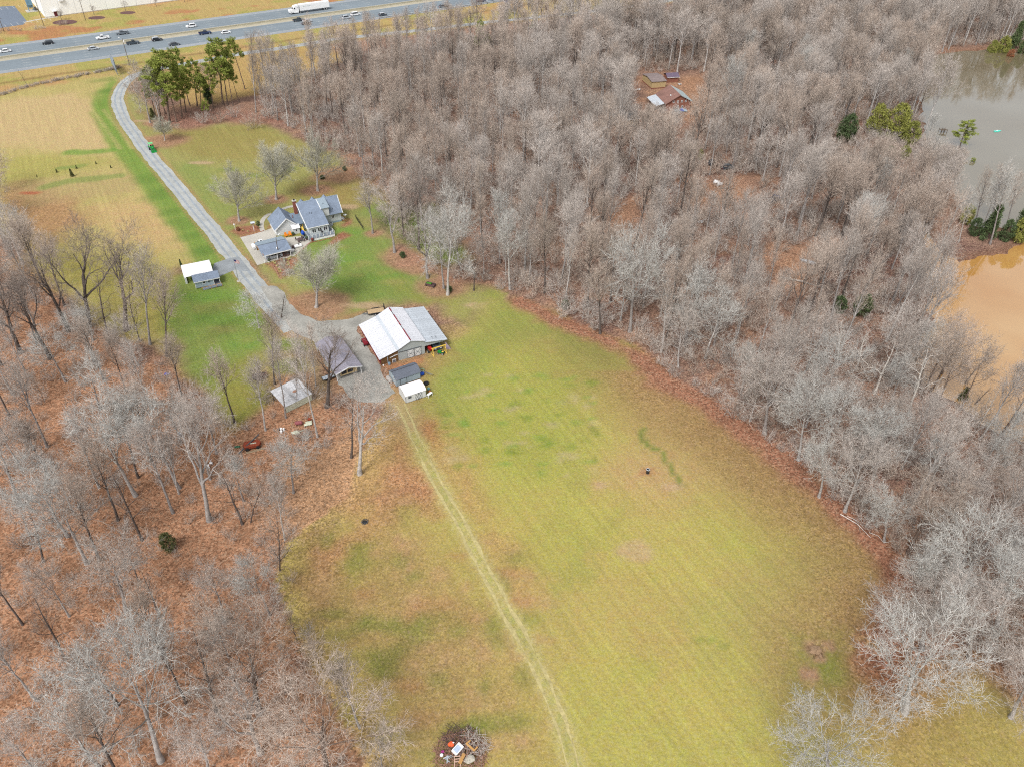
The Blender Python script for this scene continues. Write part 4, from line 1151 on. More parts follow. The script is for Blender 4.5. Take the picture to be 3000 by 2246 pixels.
# sunroom and the long rear slope
MB().xprof([(-1.4, .75), (4.7, .75), (4.7, 5.6), (-1.4, 3.45)], 0, 5.3).build('sunroom_wall', M_palewall, hs_)
MB().slab([(-.7, 7.80, 6.99), (5.55, 7.80, 6.99), (5.55, -1.7, 3.43), (-.7, -1.7, 3.43)], .16).build('roof', M_shingle, hs_)
MB().slab([(-.82, 7.8, 7.01), (-.7, 7.8, 7.01), (-.7, -1.75, 3.42), (-.82, -1.75, 3.42)], .22).build('rake_trim', M_trim, hs_)
MB().box(-.75, 5.6, -1.8, -1.71, 3.25, 3.42).build('gutter', M_trim, hs_)
for k in range(3): window(hs_, .5 + k * 1.65, 1.75 + k * 1.65, 1.5, 2.75, -1.4, 2, .1)
MB().box(-.02, .1, -1.44, -1.39, .75, 3.3).build('corner_board', M_trim, hs_); MB().box(5.2, 5.32, -1.44, -1.39, .75, 3.3).build('corner_board', M_trim, hs_)
MB().box(-.06, -.005, .6, 1.6, .8, 2.85).build('door', M_trim, hs_)
# rear shed dormer
MB().box(5.42, 7.55, 3.95, 7.0, 3.1, 5.75).build('dormer_wall', M_white, hs_)
MB().slab([(5.25, 7.8, 7.04), (7.75, 7.8, 7.04), (7.75, 3.55, 5.78), (5.25, 3.55, 5.78)], .14).build('dormer_roof', mat('pale_shingles', pc(158, 174, 186), .9, .1, 2.2), hs_)
MB().slab([(5.13, 7.8, 7.06), (5.25, 7.8, 7.06), (5.25, 3.5, 5.78), (5.13, 3.5, 5.78)], .28).build('rake_trim', M_trim, hs_)
for x, y in ((1.6, 3.3), (2.2, 3.05), (6.4, 5.2), (9.0, 5.1)):
    z = 7 - .3745 * (7.8 - y) if x < 5 else (6.3 if x < 7 else 4.2)
    MB().lathe([(.07, 0), (.07, .45)], (x, y, z - .1), 8).build('vent_pipe', M_dgrey, hs_)
# three front dormers
for x in (1.4, 4.8, 8.3):
    MB().yprof([(x - .75, 4.6), (x + .75, 4.6), (x + .75, 5.7), (x, 6.5), (x - .75, 5.7)], 8.6, 10.4).build('dormer_wall', M_white, hs_)
    r_ = MB().slab([(x, 8.2, 6.62), (x, 10.7, 6.62), (x - .95, 10.7, 5.62), (x - .95, 8.9, 5.62)], .1)
    r_.slab([(x, 8.2, 6.62), (x, 10.7, 6.62), (x + .95, 10.7, 5.62), (x + .95, 8.9, 5.62)], .1).build('dormer_roof', M_shingle, hs_)
# chimney
MB().box(-1.55, -.62, 7.7, 8.5, 0, 7.7).build('chimney', M_brick, hs_)
MB().box(-1.65, -.52, 7.6, 8.6, 7.7, 7.85).build('chimney_cap', M_conc, hs_)
MB().box(-1.3, -.9, 7.9, 8.3, 7.85, 8.2).build('chimney_flue', M_black, hs_)
# garage wing
MB().yprof([(-8.4, 0), (-2.2, 0), (-2.2, 2.2), (-5.1, 4.85), (-8.4, 2.2)], 4.1, 11.6).build('garage_wall', M_white, hs_)
MB().slab([(-5.05, 3.7, 5.05), (-5.05, 11.9, 5.05), (-8.85, 11.9, 2.05), (-8.85, 3.7, 2.05)], .16).build('garage_roof', M_shingle, hs_)
MB().slab([(-5.05, 3.7, 5.05), (-5.05, 11.9, 5.05), (-1.7, 11.9, 2.05), (-1.7, 3.7, 2.05)], .16).build('garage_roof', M_shingle, hs_)
t = MB().slab([(-5.05, 3.58, 5.08), (-5.05, 3.70, 5.08), (-8.95, 3.70, 2.0), (-8.95, 3.58, 2.0)], .24)
t.slab([(-5.05, 3.58, 5.08), (-5.05, 3.70, 5.08), (-1.6, 3.70, 2.0), (-1.6, 3.58, 2.0)], .24).build('rake_trim', M_trim, hs_)
MB().box(-8.42, -8.25, 4.06, 4.1, 0, 2.1).build('corner_board', M_trim, hs_)
MB().lathe([(.3, 0), (.3, .05)], (-5.05, 4.06, 4.0), 8).build('gable_vent', M_trim, hs_)
for k in range(2): MB().box(-8.46, -8.4, 5.2 + k * 3.1, 7.8 + k * 3.1, .05, 2.0).build('garage_door', M_trim, hs_)
# little bump-out with its own white roof
MB().box(-3.8, -1.95, 3.0, 4.1, 0, 1.9).build('bay_wall', M_white, hs_)
MB().slab([(-4.05, 4.1, 2.5), (-1.75, 4.1, 2.5), (-1.75, 2.7, 1.85), (-4.05, 2.7, 1.85)], .1).build('bay_roof', mat('white_roofing', (.74, .73, .74), .5), hs_)
window(hs_, -3.2, -2.55, .7, 1.55, 3.0, 1, .1)
# breezeway
MB().box(-2.2, -.3, 5.4, 9.0, 0, 2.5).build('breezeway_wall', M_palewall, hs_)
MB().slab([(-3.2, 8.4, 3.9), (-.35, 8.4, 3.9), (-.35, 3.9, 2.35), (-2.6, 3.9, 2.35)], .14).build('breezeway_roof', mat('slate_shingles', pc(126, 142, 160), .9, .12, 2.2), hs_)
MB().lathe([(.09, 0), (.09, .9)], (-2.6, 6.6, 3.3), 8).build('vent_pipe', M_brick, hs_)
# deck with white railing
dk = MB().box(-1.2, 6.5, -3.2, -1.45, .6, .75)
dk.box(5.35, 6.5, -1.45, 3.2, .6, .75); dk.box(-1.2, -.05, -1.45, 2.0, .6, .75); dk.build('deck', M_deck, hs_)
MB().box(-.8, 6.45, -3.24, -3.20, .05, .6).build('deck_skirt', M_trim, hs_)
pm = MB().box(-.07, .07, -.07, .07, .75, 1.75).mesh('railing_post', M_trim)
for k in range(8): link('railing_post', pm, hs_, (-1.1 + k * 1.07, -3.1, 0))
for y in (-1.6, -.2, 1.2, 2.6): link('railing_post', pm, hs_, (6.4, y, 0))
for y in (-1.6, -.1): link('railing_post', pm, hs_, (-1.1, y, 0))
r = MB().box(-1.1, 6.4, -3.14, -3.06, 1.68, 1.74); r.box(-1.1, 6.4, -3.13, -3.07, .9, .94); r.box(6.36, 6.44, -3.06, 2.6, 1.68, 1.74); r.box(-1.14, -1.06, -3.06, 0, 1.68, 1.74)
r.build('railing', mat('grey_rail', pc(176, 182, 188), .6), hs_)
b = MB()
for k in range(4): b.box(-2.0 + .2 * k, -1.2, -1.2, .2, .15 * k, .15 * k + .15)
b.build('steps', M_deck, hs_)
b = MB()
for k in range(4): b.box(11.2 + .28 * k, 11.48 + .28 * k, 5.2, 6.6, 0, .75 - .18 * k)
b.build('side_steps', M_trim, hs_)
MB().tube([(11.2, 5.1, 1.6), (12.4, 5.1, .8)], .05, 6).build('handrail', M_lumber, hs_)

def at_house(x, y):
    c, s = math.cos(rad(29)), math.sin(rad(29)); return (HO[0] + x * c - y * s, HO[1] + x * s + y * c)
# ---------------------------------------------------------------- carport and things on the patio
cp = thing('carport', 'blue-grey shingled carport on white posts beside the drive', 'carport', (*G(776.5, 771), 0), rad(32))
MB().slab([(-.3, -.3, 2.35), (7.7, -.3, 2.35), (7.7, 3.9, 3.45), (-.3, 3.9, 3.45)], .16).build('roof', M_shingle, cp)
MB().slab([(-.3, 3.9, 3.45), (7.7, 3.9, 3.45), (7.7, 8.1, 2.35), (-.3, 8.1, 2.35)], .16).build('roof', mat('pale_shingles', pc(158, 174, 186)), cp)
MB().box(-.3, 7.7, 3.83, 3.97, 3.42, 3.48).build('ridge_cap', M_dgrey, cp)
MB().box(-.3, 7.7, -.38, -.3, 2.1, 2.32).build('gutter', M_trim, cp)
for x, y in ((0, 0), (7.3, 0), (0, 7.6), (7.3, 7.6), (3.6, 7.6), (3.6, 0)): MB().box(x - .07, x + .07, y - .07, y + .07, 0, 2.3).build('post', M_trim, cp)
MB().yprof([(-.1, 2.2), (.04, 2.2), (.04, 2.6), (-.1, 2.6)], -.2, 8.0).build('end_beam', M_lumber, cp)

def at_cp(x, y):
    c, s = math.cos(rad(32)), math.sin(rad(32)); o = G(776.5, 771); return (o[0] + x * c - y * s, o[1] + x * s + y * c)
# ---------------------------------------------------------------- vehicles
M_tyre = mat('tyre_rubber', (0.018, 0.018, 0.019), 0.85, 0.1, 3)
M_rim = mat('wheel_rim', (0.45, 0.46, 0.48), 0.35, 0.05, 2, metal=.5)
M_cgl = mat('car_glass', (0.022, 0.027, 0.034), 0.08, 0.03, 1, spec=0.6)
M_tail = mat('tail_light', (0.35, 0.02, 0.02), 0.3)
M_lamp = mat('head_light', (0.75, 0.76, 0.78), 0.2)
_wheels = {}
def wheel_mesh(r):
    if r not in _wheels:
        def turn(m):                                             # lathe axis z -> y
            m.v = [(x, z, y) for x, y, z in m.v]; return m
        _wheels[r] = (turn(MB().lathe([(r * .8, -.11), (r, -.08), (r, .08), (r * .8, .11)], n=14)).mesh('wheel', M_tyre), turn(MB().lathe([(r * .62, -.12), (r * .3, -.13), (r * .3, .13), (r * .62, .12)], n=12)).mesh('rim', M_rim))
    return _wheels[r]
def paint(name, c): return mat('paint_' + name, c, 0.3, 0.02, 1, spec=0.5)
CARS = {'sedan': (4.8, 1.8, .62, 1.42, (-.42, -.20, .14, .32), .33), 'suv': (4.75, 1.88, .82, 1.72, (-.49, -.40, .10, .27), .37), 'van': (5.1, 1.95, .8, 1.75, (-.485, -.42, .18, .40), .35),
        'hatch': (4.3, 1.78, .68, 1.5, (-.47, -.33, .12, .32), .33)}
def vehicle(kind, label, cat, loc, rot, col, group=None, roof=None, name=None):
    o = thing(name or {'sedan': 'sedan_car', 'suv': 'suv_car', 'van': 'minivan', 'hatch': 'hatchback_car', 'pickup': 'pickup_truck'}[kind], label, cat, (loc[0], loc[1], .02), rot, group)
    body = col
    if kind == 'pickup':
        L, W, belt, top, r = 5.75, 1.98, 1.05, 1.85, .40
        x = lambda f: f * L
        lo = MB()
        lo.yprof([(x(-.08), .4), (x(.47), .4), (x(.5), .55), (x(.49), .92), (x(.44), 1.04), (x(.19), 1.12), (x(-.08), 1.12)], -W / 2, W / 2)
        lo.box(x(-.5), x(-.08), -W / 2, -W / 2 + .1, .45, 1.12); lo.box(x(-.5), x(-.08), W / 2 - .1, W / 2, .45, 1.12)
        lo.box(x(-.5), x(-.48), -W / 2 + .1, W / 2 - .1, .45, 1.1); lo.box(x(-.48), x(-.08), -W / 2 + .1, W / 2 - .1, .45, .62)
        lo.build('body', body, o)
        cab = (-.085, -.06, .12, .21); belt = 1.12
        MB().box(x(-.475), x(-.085), -W / 2 + .12, W / 2 - .12, .62, .66).build('bed_liner', M_dgrey, o)
    else:
        L, W, belt, top, cab, r = CARS[kind]
        x = lambda f: f * L
        nose = belt - .02
        MB().yprof([(x(-.485), .3), (x(.48), .28), (x(.5), .42), (x(.49), .62 if kind == 'sedan' else .74), (x(.44), nose + .06), (x(cab[3]), belt + .2), (x(cab[0]), belt + .22), (x(-.475), belt + .17), (x(-.5), .55)], -W / 2, W / 2).build('body', body, o)
        belt += .16
    h = top - belt; wb, wt = W / 2 * .96, W / 2 * .78
    bx = [(x(cab[0]), belt), (x(cab[3]), belt)]; tx = (x(cab[1]), x(cab[2]))
    v = [(bx[0][0], -wb, belt), (bx[1][0], -wb, belt), (bx[1][0], wb, belt), (bx[0][0], wb, belt), (tx[0], -wt, top), (tx[1], -wt, top), (tx[1], wt, top), (tx[0], wt, top)]
    MB()._add(v, [(0, 3, 2, 1), (4, 5, 6, 7), (0, 1, 5, 4), (1, 2, 6, 5), (2, 3, 7, 6), (3, 0, 4, 7)]).build('cabin', roof or body, o)
    def pane(name, q, inset=.12, top_in=.12):
        q = [Vector(p) for p in q]; c = sum(q, Vector()) / 4
        q = [c + (p - c) * (1 - inset) for p in q]
        nrm = (q[1] - q[0]).cross(q[3] - q[0]).normalized()
        mid = Vector((x((cab[0] + cab[3]) / 2), 0, (belt + top) / 2))
        if nrm.dot(c - mid) < 0: nrm = -nrm
        a = [p + nrm * .02 for p in q]; b2 = [p - nrm * .01 for p in q]
        MB()._add(a + b2, [(0, 1, 2, 3), (7, 6, 5, 4)] + [(i, i + 4, (i + 1) % 4 + 4, (i + 1) % 4) for i in range(4)]).build(name, M_cgl, o)
    pane('windshield', (v[1], v[2], v[6], v[5])); pane('rear_window', (v[3], v[0], v[4], v[7])); pane('side_window', (v[0], v[1], v[5], v[4]), .14); pane('side_window', (v[2], v[3], v[7], v[6]), .14)
    tm, rm = wheel_mesh(r)
    for fx in (-.31, .32):
        for sy in (-1, 1):
            w = link('wheel', tm, o, (x(fx), sy * (W / 2 - .06), r)); link('rim', rm, w)
    for sy in (-1, 1):
        zz = belt * .62
        MB().box(x(.49) - .05, x(.49) + .03, sy * W * .36 - .17, sy * W * .36 + .17, zz, zz + .14).build('headlight', M_lamp, o)
        MB().box(x(-.5) - .03, x(-.5) + .05, sy * W * .40 - .12, sy * W * .40 + .12, zz, zz + .18).build('tail_light', M_tail, o)
    return o
P_w, P_blk, P_gry, P_slv, P_navy, P_dg = paint('white', (.72, .73, .74)), paint('black', (.016, .02, .026)), paint('grey', (.12, .14, .16)), paint('silver', (.42, .45, .48)), paint('navy', (.02, .035, .09)), paint('dark_grey', (.05, .065, .08))
lane = 'cars on the highway'
RIGHT, LEFT = HW_PSI, HW_PSI + PI
def on_lane(px, py):
    """centre of the nearest lane under a picture point"""
    g = np.array(G(px, py)); w = g @ HN - HW_N0; t = g @ HT
    cs = [1.83, -1.83, -5.49, -9.15, 12.94, 16.6, 20.26, 23.92]
    c = min(cs, key=lambda q: abs(q - w))
    return hw(t, c)
for kind, p, d, col, lab, rf_ in (
    ('sedan', (15, 151), LEFT, P_w, 'white sedan at the left picture edge on the far carriageway', None), ('suv', (143, 133), LEFT, P_blk, 'black suv second from the left on the far carriageway', P_dg),
    ('pickup', (304, 118), LEFT, P_w, 'white pickup in the lane beside the median barrier', None), ('pickup', (360, 102), LEFT, P_gry, 'grey pickup just behind the white pickup on the far carriageway', None),
    ('suv', (563, 83), LEFT, P_w, 'white suv beside the median barrier above the pines', None), ('sedan', (272, 144), RIGHT, P_slv, 'silver sedan above the billboard on the near carriageway', None),
    ('pickup', (392, 132), RIGHT, P_dg, 'dark grey pickup right of the highway light pole', None), ('suv', (458, 117), RIGHT, P_blk, 'black suv with a pale roof beside the median', P_slv),
    ('sedan', (510, 132), RIGHT, P_dg, 'dark grey sedan in the outer lane above the first pines', None), ('pickup', (598, 98), RIGHT, P_navy, 'navy pickup in the inner lane right of the pale-roofed suv', None),
    ('hatch', (659, 96), RIGHT, P_w, 'white hatchback just ahead of the navy pickup', None), ('pickup', (874, 62), RIGHT, P_dg, 'dark pickup below the white semi trailer', None),
    ('sedan', (899, 64), RIGHT, P_slv, 'silver sedan beside the dark pickup below the semi trailer', None), ('sedan', (899, 73), RIGHT, P_dg, 'dark sedan in the outer lane below the semi trailer', None),
    ('suv', (1017, 56), RIGHT, P_slv, 'silver suv seen through the top of a tall tree', None), ('van', (1044, 47), RIGHT, P_w, 'white minivan in the inner lane ahead of the silver suv', None),
    ('hatch', (1129, 51), RIGHT, P_dg, 'small dark hatchback alone in the outer lane', P_slv), ('sedan', (1308, 27), RIGHT, P_gry, 'grey sedan before the start of the blue sign', None),
    ('suv', (1406, 4), RIGHT, P_navy, 'navy suv at the top picture edge', None), ('sedan', (1424, 8), RIGHT, P_w, 'white sedan beside the navy suv at the top picture edge', None),
    ('suv', (1468, 9), RIGHT, P_w, 'white suv half hidden by the blue road sign', None)):
    vehicle(kind, lab, 'pickup truck' if kind == 'pickup' else ('van' if kind == 'van' else 'car'), on_lane(*p), d, col, lane, rf_)
# the semi truck
tr = thing('semi_truck', 'white semi truck pulling a long white box trailer on the far carriageway', 'truck', (*on_lane(904, 32), .02), LEFT)
MB().box(-10.6, 5.6, -1.3, 1.3, 1.15, 4.1).build('trailer', P_w, tr)
MB().box(-10.5, 5.5, -1.1, 1.1, .95, 1.13).build('trailer_frame', M_dgrey, tr)
MB().yprof([(6.2, 1.0), (11.0, .6), (11.15, 1.5), (10.9, 2.0), (9.3, 2.15), (8.9, 3.0), (8.3, 3.7), (6.7, 4.0), (6.2, 4.0)], -1.22, 1.22).build('cab', P_w, tr)
MB().slab([(9.33, -1.0, 2.2), (9.33, 1.0, 2.2), (8.93, .95, 3.0), (8.93, -.95, 3.0)], -.02).build('windshield', M_cgl, tr)
for s in (-1, 1):
    MB().box(8.0, 8.8, s * 1.22 - .015, s * 1.22 + .015, 2.2, 2.9).build('side_window', M_cgl, tr)
    MB().box(6.6, 6.9, s * 1.22 - .015, s * 1.22 + .015, 2.6, 2.95).build('sleeper_window', M_cgl, tr)
    MB().tube([(6.1, s * 1.15, 1.0), (6.1, s * 1.15, 4.2)], .09, 8).build('exhaust_stack', M_rim, tr)
    MB().box(6.4, 8.9, s * 1.24 - .05, s * 1.24 + .05, .5, 1.0).build('side_skirt', P_w, tr)
tm, rm = wheel_mesh(.52)
for xx in (10.2, 6.6, 5.3, -7.6, -8.9):
    for s in (-1, 1):
        w = link('wheel', tm, tr, (xx, s * 1.12, .52)); link('rim', rm, w)
lt = MB()
for k, (a, b2) in enumerate(((0, .6), (.75, 1.1), (1.2, 1.75), (1.85, 2.3), (2.4, 3.0))): lt.box(2.6 - b2, 2.6 - a, 1.302, 1.306, 2.98, 3.2)
lt.box(3.0, 3.5, 1.302, 1.306, 2.75, 3.3)
lt.build('trailer_logo', mat('grey_green_print', (.25, .33, .33), .6), tr)

# cars at home
vehicle('suv', 'silver car parked under the near side of the shingled carport', 'car', at_cp(3.0, 1.7), rad(32) + PI, P_slv)
pk = vehicle('pickup', 'white pickup with a dark bed cover parked behind the carport roof', 'pickup truck', at_cp(2.2, 9.2), rad(32) + PI, P_w)
MB().box(-2.75, -.5, -.92, .92, 1.11, 1.2).build('bed_cover', M_dgrey, pk)
MB().box(-.1, .35, -.3, .3, 1.86, 1.9).build('sunroof', M_cgl, pk)
vehicle('suv', 'jeep-like car with a blue-grey top parked in the barn lean-to', 'car', (lambda o, c, s: (o[0] + 13.9 * c - 2.0 * s, o[1] + 13.9 * s + 2.0 * c))(G(1117.4, 1070.4), math.cos(rad(27)), math.sin(rad(27))), rad(27) - PI / 2, P_dg, None, mat('blue_grey_top', pc(140, 170, 195), .4))

# ---------------------------------------------------------------- white carport with the little shed
rv = thing('metal_carport', 'white metal carport with a curved white roof beside the small blue-grey shed', 'carport', (*G(575.2, 847.8), 0), rad(26))
n = 7
for k in range(n):
    w = 7.3 / n; y0, y1, ym = 3.7, 10.4, 7.05
    m = MB(); pf = [(y0, 1.95), (y0 + .5, 2.2), (ym, 2.75), (y1 - .5, 2.2), (y1, 1.95)]
    for a, b2 in zip(pf[:-1], pf[1:]): m.slab([(-2.1 + w * k + .01, a[0], a[1]), (-2.1 + w * (k + 1) - .01, a[0], a[1]), (-2.1 + w * (k + 1) - .01, b2[0], b2[1]), (-2.1 + w * k + .01, b2[0], b2[1])], .04)
    m.build('roof_panel', mat('white_roofing', (.74, .73, .74)), rv)
MB().box(-2.12, -2.05, 3.8, 10.3, 0, 1.6).build('side_panel', M_white, rv)
MB().box(-2.12, -1.6, 3.66, 3.74, 0, 1.9).build('corner_panel', M_white, rv)
MB().box(-2.0, 5.1, 10.25, 10.32, 0, 1.9).build('back_panel', M_white, rv)
for x in (-2.0, .3, 2.7, 5.1):
    for y in (3.8, 10.2): MB().box(x - .04, x + .04, y - .04, y + .04, 0, 2.0).build('post', M_trim, rv)
sh = thing('porch_shed', 'small blue-grey shed with a corner porch and a wooden ramp', 'shed', (*G(575.2, 847.8), 0), rad(26))
MB().xprof([(0, .25), (3.5, .25), (3.5, 2.2), (1.75, 2.95), (0, 2.2)], 0, 4.7).build('wall', M_bluewall, sh)
MB().slab([(-.25, 1.75, 3.12), (6.3, 1.75, 3.12), (6.3, -.3, 2.18), (-.25, -.3, 2.18)], .1).build('roof', M_shingle, sh)
MB().slab([(-.25, 1.75, 3.12), (6.3, 1.75, 3.12), (6.3, 3.75, 2.18), (-.25, 3.75, 2.18)], .1).build('roof', M_shingle, sh)
MB().box(-.25, 6.3, -.36, -.3, 2.0, 2.16).build('fascia', M_trim, sh)
for x in (0, 4.6): MB().box(x - .03, x + .1, -.04, 0, .25, 2.05).build('corner_board', M_trim, sh)
window(sh, 1.9, 2.6, 1.1, 1.95, 0, 1, .1)
MB().box(3.35, 3.6, -.12, 0, 1.35, 1.6).build('wall_lamp', M_black, sh)
MB().box(4.7, 6.2, 0, 3.4, .1, .25).build('porch_floor', M_deck, sh)
MB().box(6.05, 6.18, .02, .15, .25, 2.1).build('porch_post', M_trim, sh)
MB().box(4.72, 4.78, .1, 3.3, .25, 2.1).build('porch_wall', mat('dark_red_brown', pc(110, 60, 50), .8), sh)
MB().box(6.1, 6.16, .3, 3.3, .25, 1.2).build('porch_rail', M_rust, sh)
rm_ = MB().slab([(1.6, -1.3, .03), (4.6, -1.3, .28), (4.6, -.1, .28), (1.6, -.1, .03)], .08); rm_.box(4.6, 6.4, -1.3, -.05, .2, .28)
rm_.build('ramp', M_deck, sh)
rr_ = MB().tube([(1.3, -1.32, .8), (3.6, -1.32, .95), (6.4, -1.32, 1.05)], .06, 5)
for x in (1.35, 3.6, 5.0, 6.4): rr_.box(x - .05, x + .05, -1.37, -1.27, 0, 1.0)
rr_.build('ramp_rail', M_lumber, sh)
# ---------------------------------------------------------------- the two sheds by the barn
gs = thing('grey_roofed_shed', 'pale shed with a charcoal gambrel roof between the barn and the white shed', 'shed', (*G(1162, 1134), 0), rad(32))
MB().xprof([(.05, .2), (3.75, .2), (3.75, 2.0), (3.0, 2.6), (1.9, 2.9), (.8, 2.6), (.05, 2.0)], 0, 5.9).build('wall', M_bluewall, gs)
for a, b2 in (((-.15, 1.98), (.75, 2.66)), ((.75, 2.66), (1.9, 3.0)), ((1.9, 3.0), (3.05, 2.66)), ((3.05, 2.66), (3.95, 1.98))):
    MB().slab([(-.15, a[0], a[1]), (6.05, a[0], a[1]), (6.05, b2[0], b2[1]), (-.15, b2[0], b2[1])], .06).build('roof', M_shingle2, gs)
MB().box(-.15, 6.05, 1.85, 1.95, 2.98, 3.03).build('ridge_cap', M_black, gs)
d = MB().box(1.1, 2.5, 0, .04, .3, 1.75).build('door', M_bluewall, gs)
MB().box(1.02, 1.1, 0, .05, .25, 1.8).box(2.5, 2.58, 0, .05, .25, 1.8).box(1.1, 2.5, 0, .05, 1.75, 1.82).build('door_frame', M_black, d)
b = MB()
for x in (.2, 2.0, 3.9, 5.7): b.box(x - .2, x + .2, .1, .5, 0, .2); b.box(x - .2, x + .2, 3.3, 3.7, 0, .2)
b.build('foundation', M_dgrey, gs)
window(gs, 1.0, 1.5, 1.5, 2.1, 0.0, 1, .08, 'vent', -1, 'x')
ws = thing('barrel_shed', 'white shed with a rounded white roof and double doors, nearest the track', 'shed', (*G(1189.6, 1181.3), 0), rad(30))
pf = [(0, 2.0), (.35, 2.3), (1.0, 2.55), (1.9, 2.65), (2.8, 2.55), (3.45, 2.3), (3.8, 2.0)]
MB().xprof([(0, .12), (3.8, .12)] + pf[::-1], 0, 4.75).build('wall', M_white, ws)
for k in range(6):
    m = MB(); w = 4.95 / 6
    pr = [(-.1, 1.98)] + [(y, z + .06) for y, z in pf] + [(3.9, 1.98)]
    for a, b2 in zip(pr[:-1], pr[1:]): m.slab([(-.1 + w * k + .01, a[0], a[1]), (-.1 + w * (k + 1) - .01, a[0], a[1]), (-.1 + w * (k + 1) - .01, b2[0], b2[1]), (-.1 + w * k + .01, b2[0], b2[1])], .03)
    m.build('roof_panel', mat('white_roofing', (.74, .73, .74)), ws)
for x in (0, 4.75): MB().box(x - .04, x + .04, -.03, 0, .12, 1.95).build('corner_trim', M_dgrey, ws)
for k in range(2):
    x0 = 2.35 + k * .72
    d = MB().box(x0, x0 + .7, -.05, -.005, .2, 1.75).build('door', M_white, ws)
    f = MB()
    for (xa, za, xb, zb) in ((x0, .2, x0, 1.75), (x0 + .7, .2, x0 + .7, 1.75), (x0, .2, x0 + .7, .2), (x0, 1.75, x0 + .7, 1.75), (x0, .2, x0 + .7, 1.75), (x0, 1.75, x0 + .7, .2)): f.tube([(xa, -.06, za), (xb, -.06, zb)], .03, 4)
    f.build('door_brace', M_dgrey, d)
lv = MB()
for k in range(5): lv.box(.6, 1.35, -.04, -.005, 1.1 + .12 * k, 1.17 + .12 * k)
lv.build('louvre', M_dgrey, ws)
MB().box(2.9, 3.5, -.12, 0, 1.85, 1.92).build('door_hood', M_black, ws)
MB().box(.05, 4.7, .05, 3.75, 0, .12).build('skid', M_dgrey, ws)

# ---------------------------------------------------------------- tin-roofed lean-to and grey open carport among the trees
ts = thing('tin_roofed_shed', 'low shed with a streaked corrugated tin roof under the grey trees', 'shed', (-47.7, 124.6, 0), rad(44))
for k in range(8):
    w = 6.7 / 8
    m = MB().slab([(-.2 + w * k + .01, -.1, 1.75), (-.2 + w * (k + 1) - .01, -.1, 1.75), (-.2 + w * (k + 1) - .01, 5.6, 2.75), (-.2 + w * k + .01, 5.6, 2.75)], .04)
    m.slab([(-.2 + w * k, -.1, 1.78), (-.2 + w * k + .1, -.1, 1.78), (-.2 + w * k + .1, 5.6, 2.78), (-.2 + w * k, 5.6, 2.78)], .03)
    m.build('roof_sheet', M_tin_roof, ts, (0, 0, .006 * (k % 2)))
for k in range(5): MB().box(0, 6.3, -.04, .02, .1 + .32 * k, .40 + .32 * k).build('siding_board', M_cream, ts)
for x in (0.05, 3.1, 6.25):
    for y in (.1, 5.4): MB().box(x - .08, x + .08, y - .08, y + .08, 0, 1.7 + .17 * y).build('post', M_post, ts)
MB().box(6.2, 6.28, .1, 5.4, .1, 1.7).build('side_wall', M_post, ts)
MB().blob((3.9, 2.6, 2.24), .5, .4, .12, 3, 8, 4).build('leaf_heap', mat('dead_leaf_heap', pc(186, 140, 116), .9, .2, 6), ts)
oc = thing('open_carport', 'long grey-roofed open carport half hidden by bare branches', 'carport', (-38.9, 135.5, 0), rad(32))
MB().slab([(-.3, -.3, 2.25), (-.3, 13, 2.25), (2.85, 13, 3.15), (2.85, -.3, 3.15)], .1).build('roof', mat('lilac_grey_shingles', pc(164, 160, 172), .9, .12, 2.2, var2=.1, scale2=.4), oc)
MB().slab([(6.0, -.3, 2.25), (6.0, 13, 2.25), (2.85, 13, 3.15), (2.85, -.3, 3.15)], .1).build('roof', mat('lilac_grey_shingles', (0, 0, 0)), oc)
MB().slab([(-.3, -.42, 2.25), (-.3, -.32, 2.25), (2.85, -.32, 3.18), (2.85, -.42, 3.18)], .2).slab([(6.0, -.42, 2.25), (6.0, -.32, 2.25), (2.85, -.32, 3.18), (2.85, -.42, 3.18)], .2).build('rake_trim', M_trim, oc)
for x in (0, 5.7):
    for y in (0, 4.2, 8.4, 12.6): MB().box(x - .07, x + .07, y - .07, y + .07, 0, 2.25).build('post', M_trim, oc)
MB().box(.3, 5.4, 9, 9.1, .1, 2.2).build('back_wall', M_tanwall, oc)
MB().yprof([(.9, .9), (4.9, .9), (4.9, 2.4), (2.85, 2.9), (.9, 2.4)], .2, .28).build('front_wall', M_tanwall, oc)
for x in (1.2, 2.7): MB().box(x, x + 1.2, .16, .2, 1.3, 2.1).build('opening', M_darkgap, oc)

# ---------------------------------------------------------------- brown house and sheds in the woods
bo = G(1962, 322)
a_, b_ = G(1990.4, 279.6, 6.0), G(1961.6, 251.9, 6.0)
brot = math.atan2(b_[1] - a_[1], b_[0] - a_[0]) - PI / 2
bh = thing('brown_house', 'red-brown two-storey house with a steep roof standing in the woods', 'house', (*G(1986, 324), 0), brot)
LD = math.hypot(b_[0] - a_[0], b_[1] - a_[1])
MB().yprof([(-5.2, 0), (4.8, 0), (4.8, 3.6), (0, 6.0), (-5.2, 3.0)], 0, LD).build('wall', M_rustwall, bh)
MB().slab([(0, -.6, 6.25), (0, LD + .4, 6.25), (-5.8, LD + .4, 2.9), (-5.8, -.6, 2.9)], .2).build('roof', M_brown_sh, bh)
MB().slab([(-5.8, .5, 2.85), (-5.8, LD, 2.85), (-9.4, LD, 1.9), (-9.4, .5, 1.9)], .08).build('porch_roof', M_tin_old, bh)
MB().slab([(0, -.6, 6.25), (0, LD + .4, 6.25), (5.6, LD + .4, 3.4), (5.6, -.6, 3.4)], .2).build('roof', mat('pale_green_metal', pc(196, 212, 214), .5), bh)
for x in (-2.6, -.9, .8, 2.4): window(bh, x, x + .7, 3.1, 3.9, 0, 1, .1)
for x in (-.6, 1.2): window(bh, x, x + .7, .7, 1.9, 0, 1, .1)
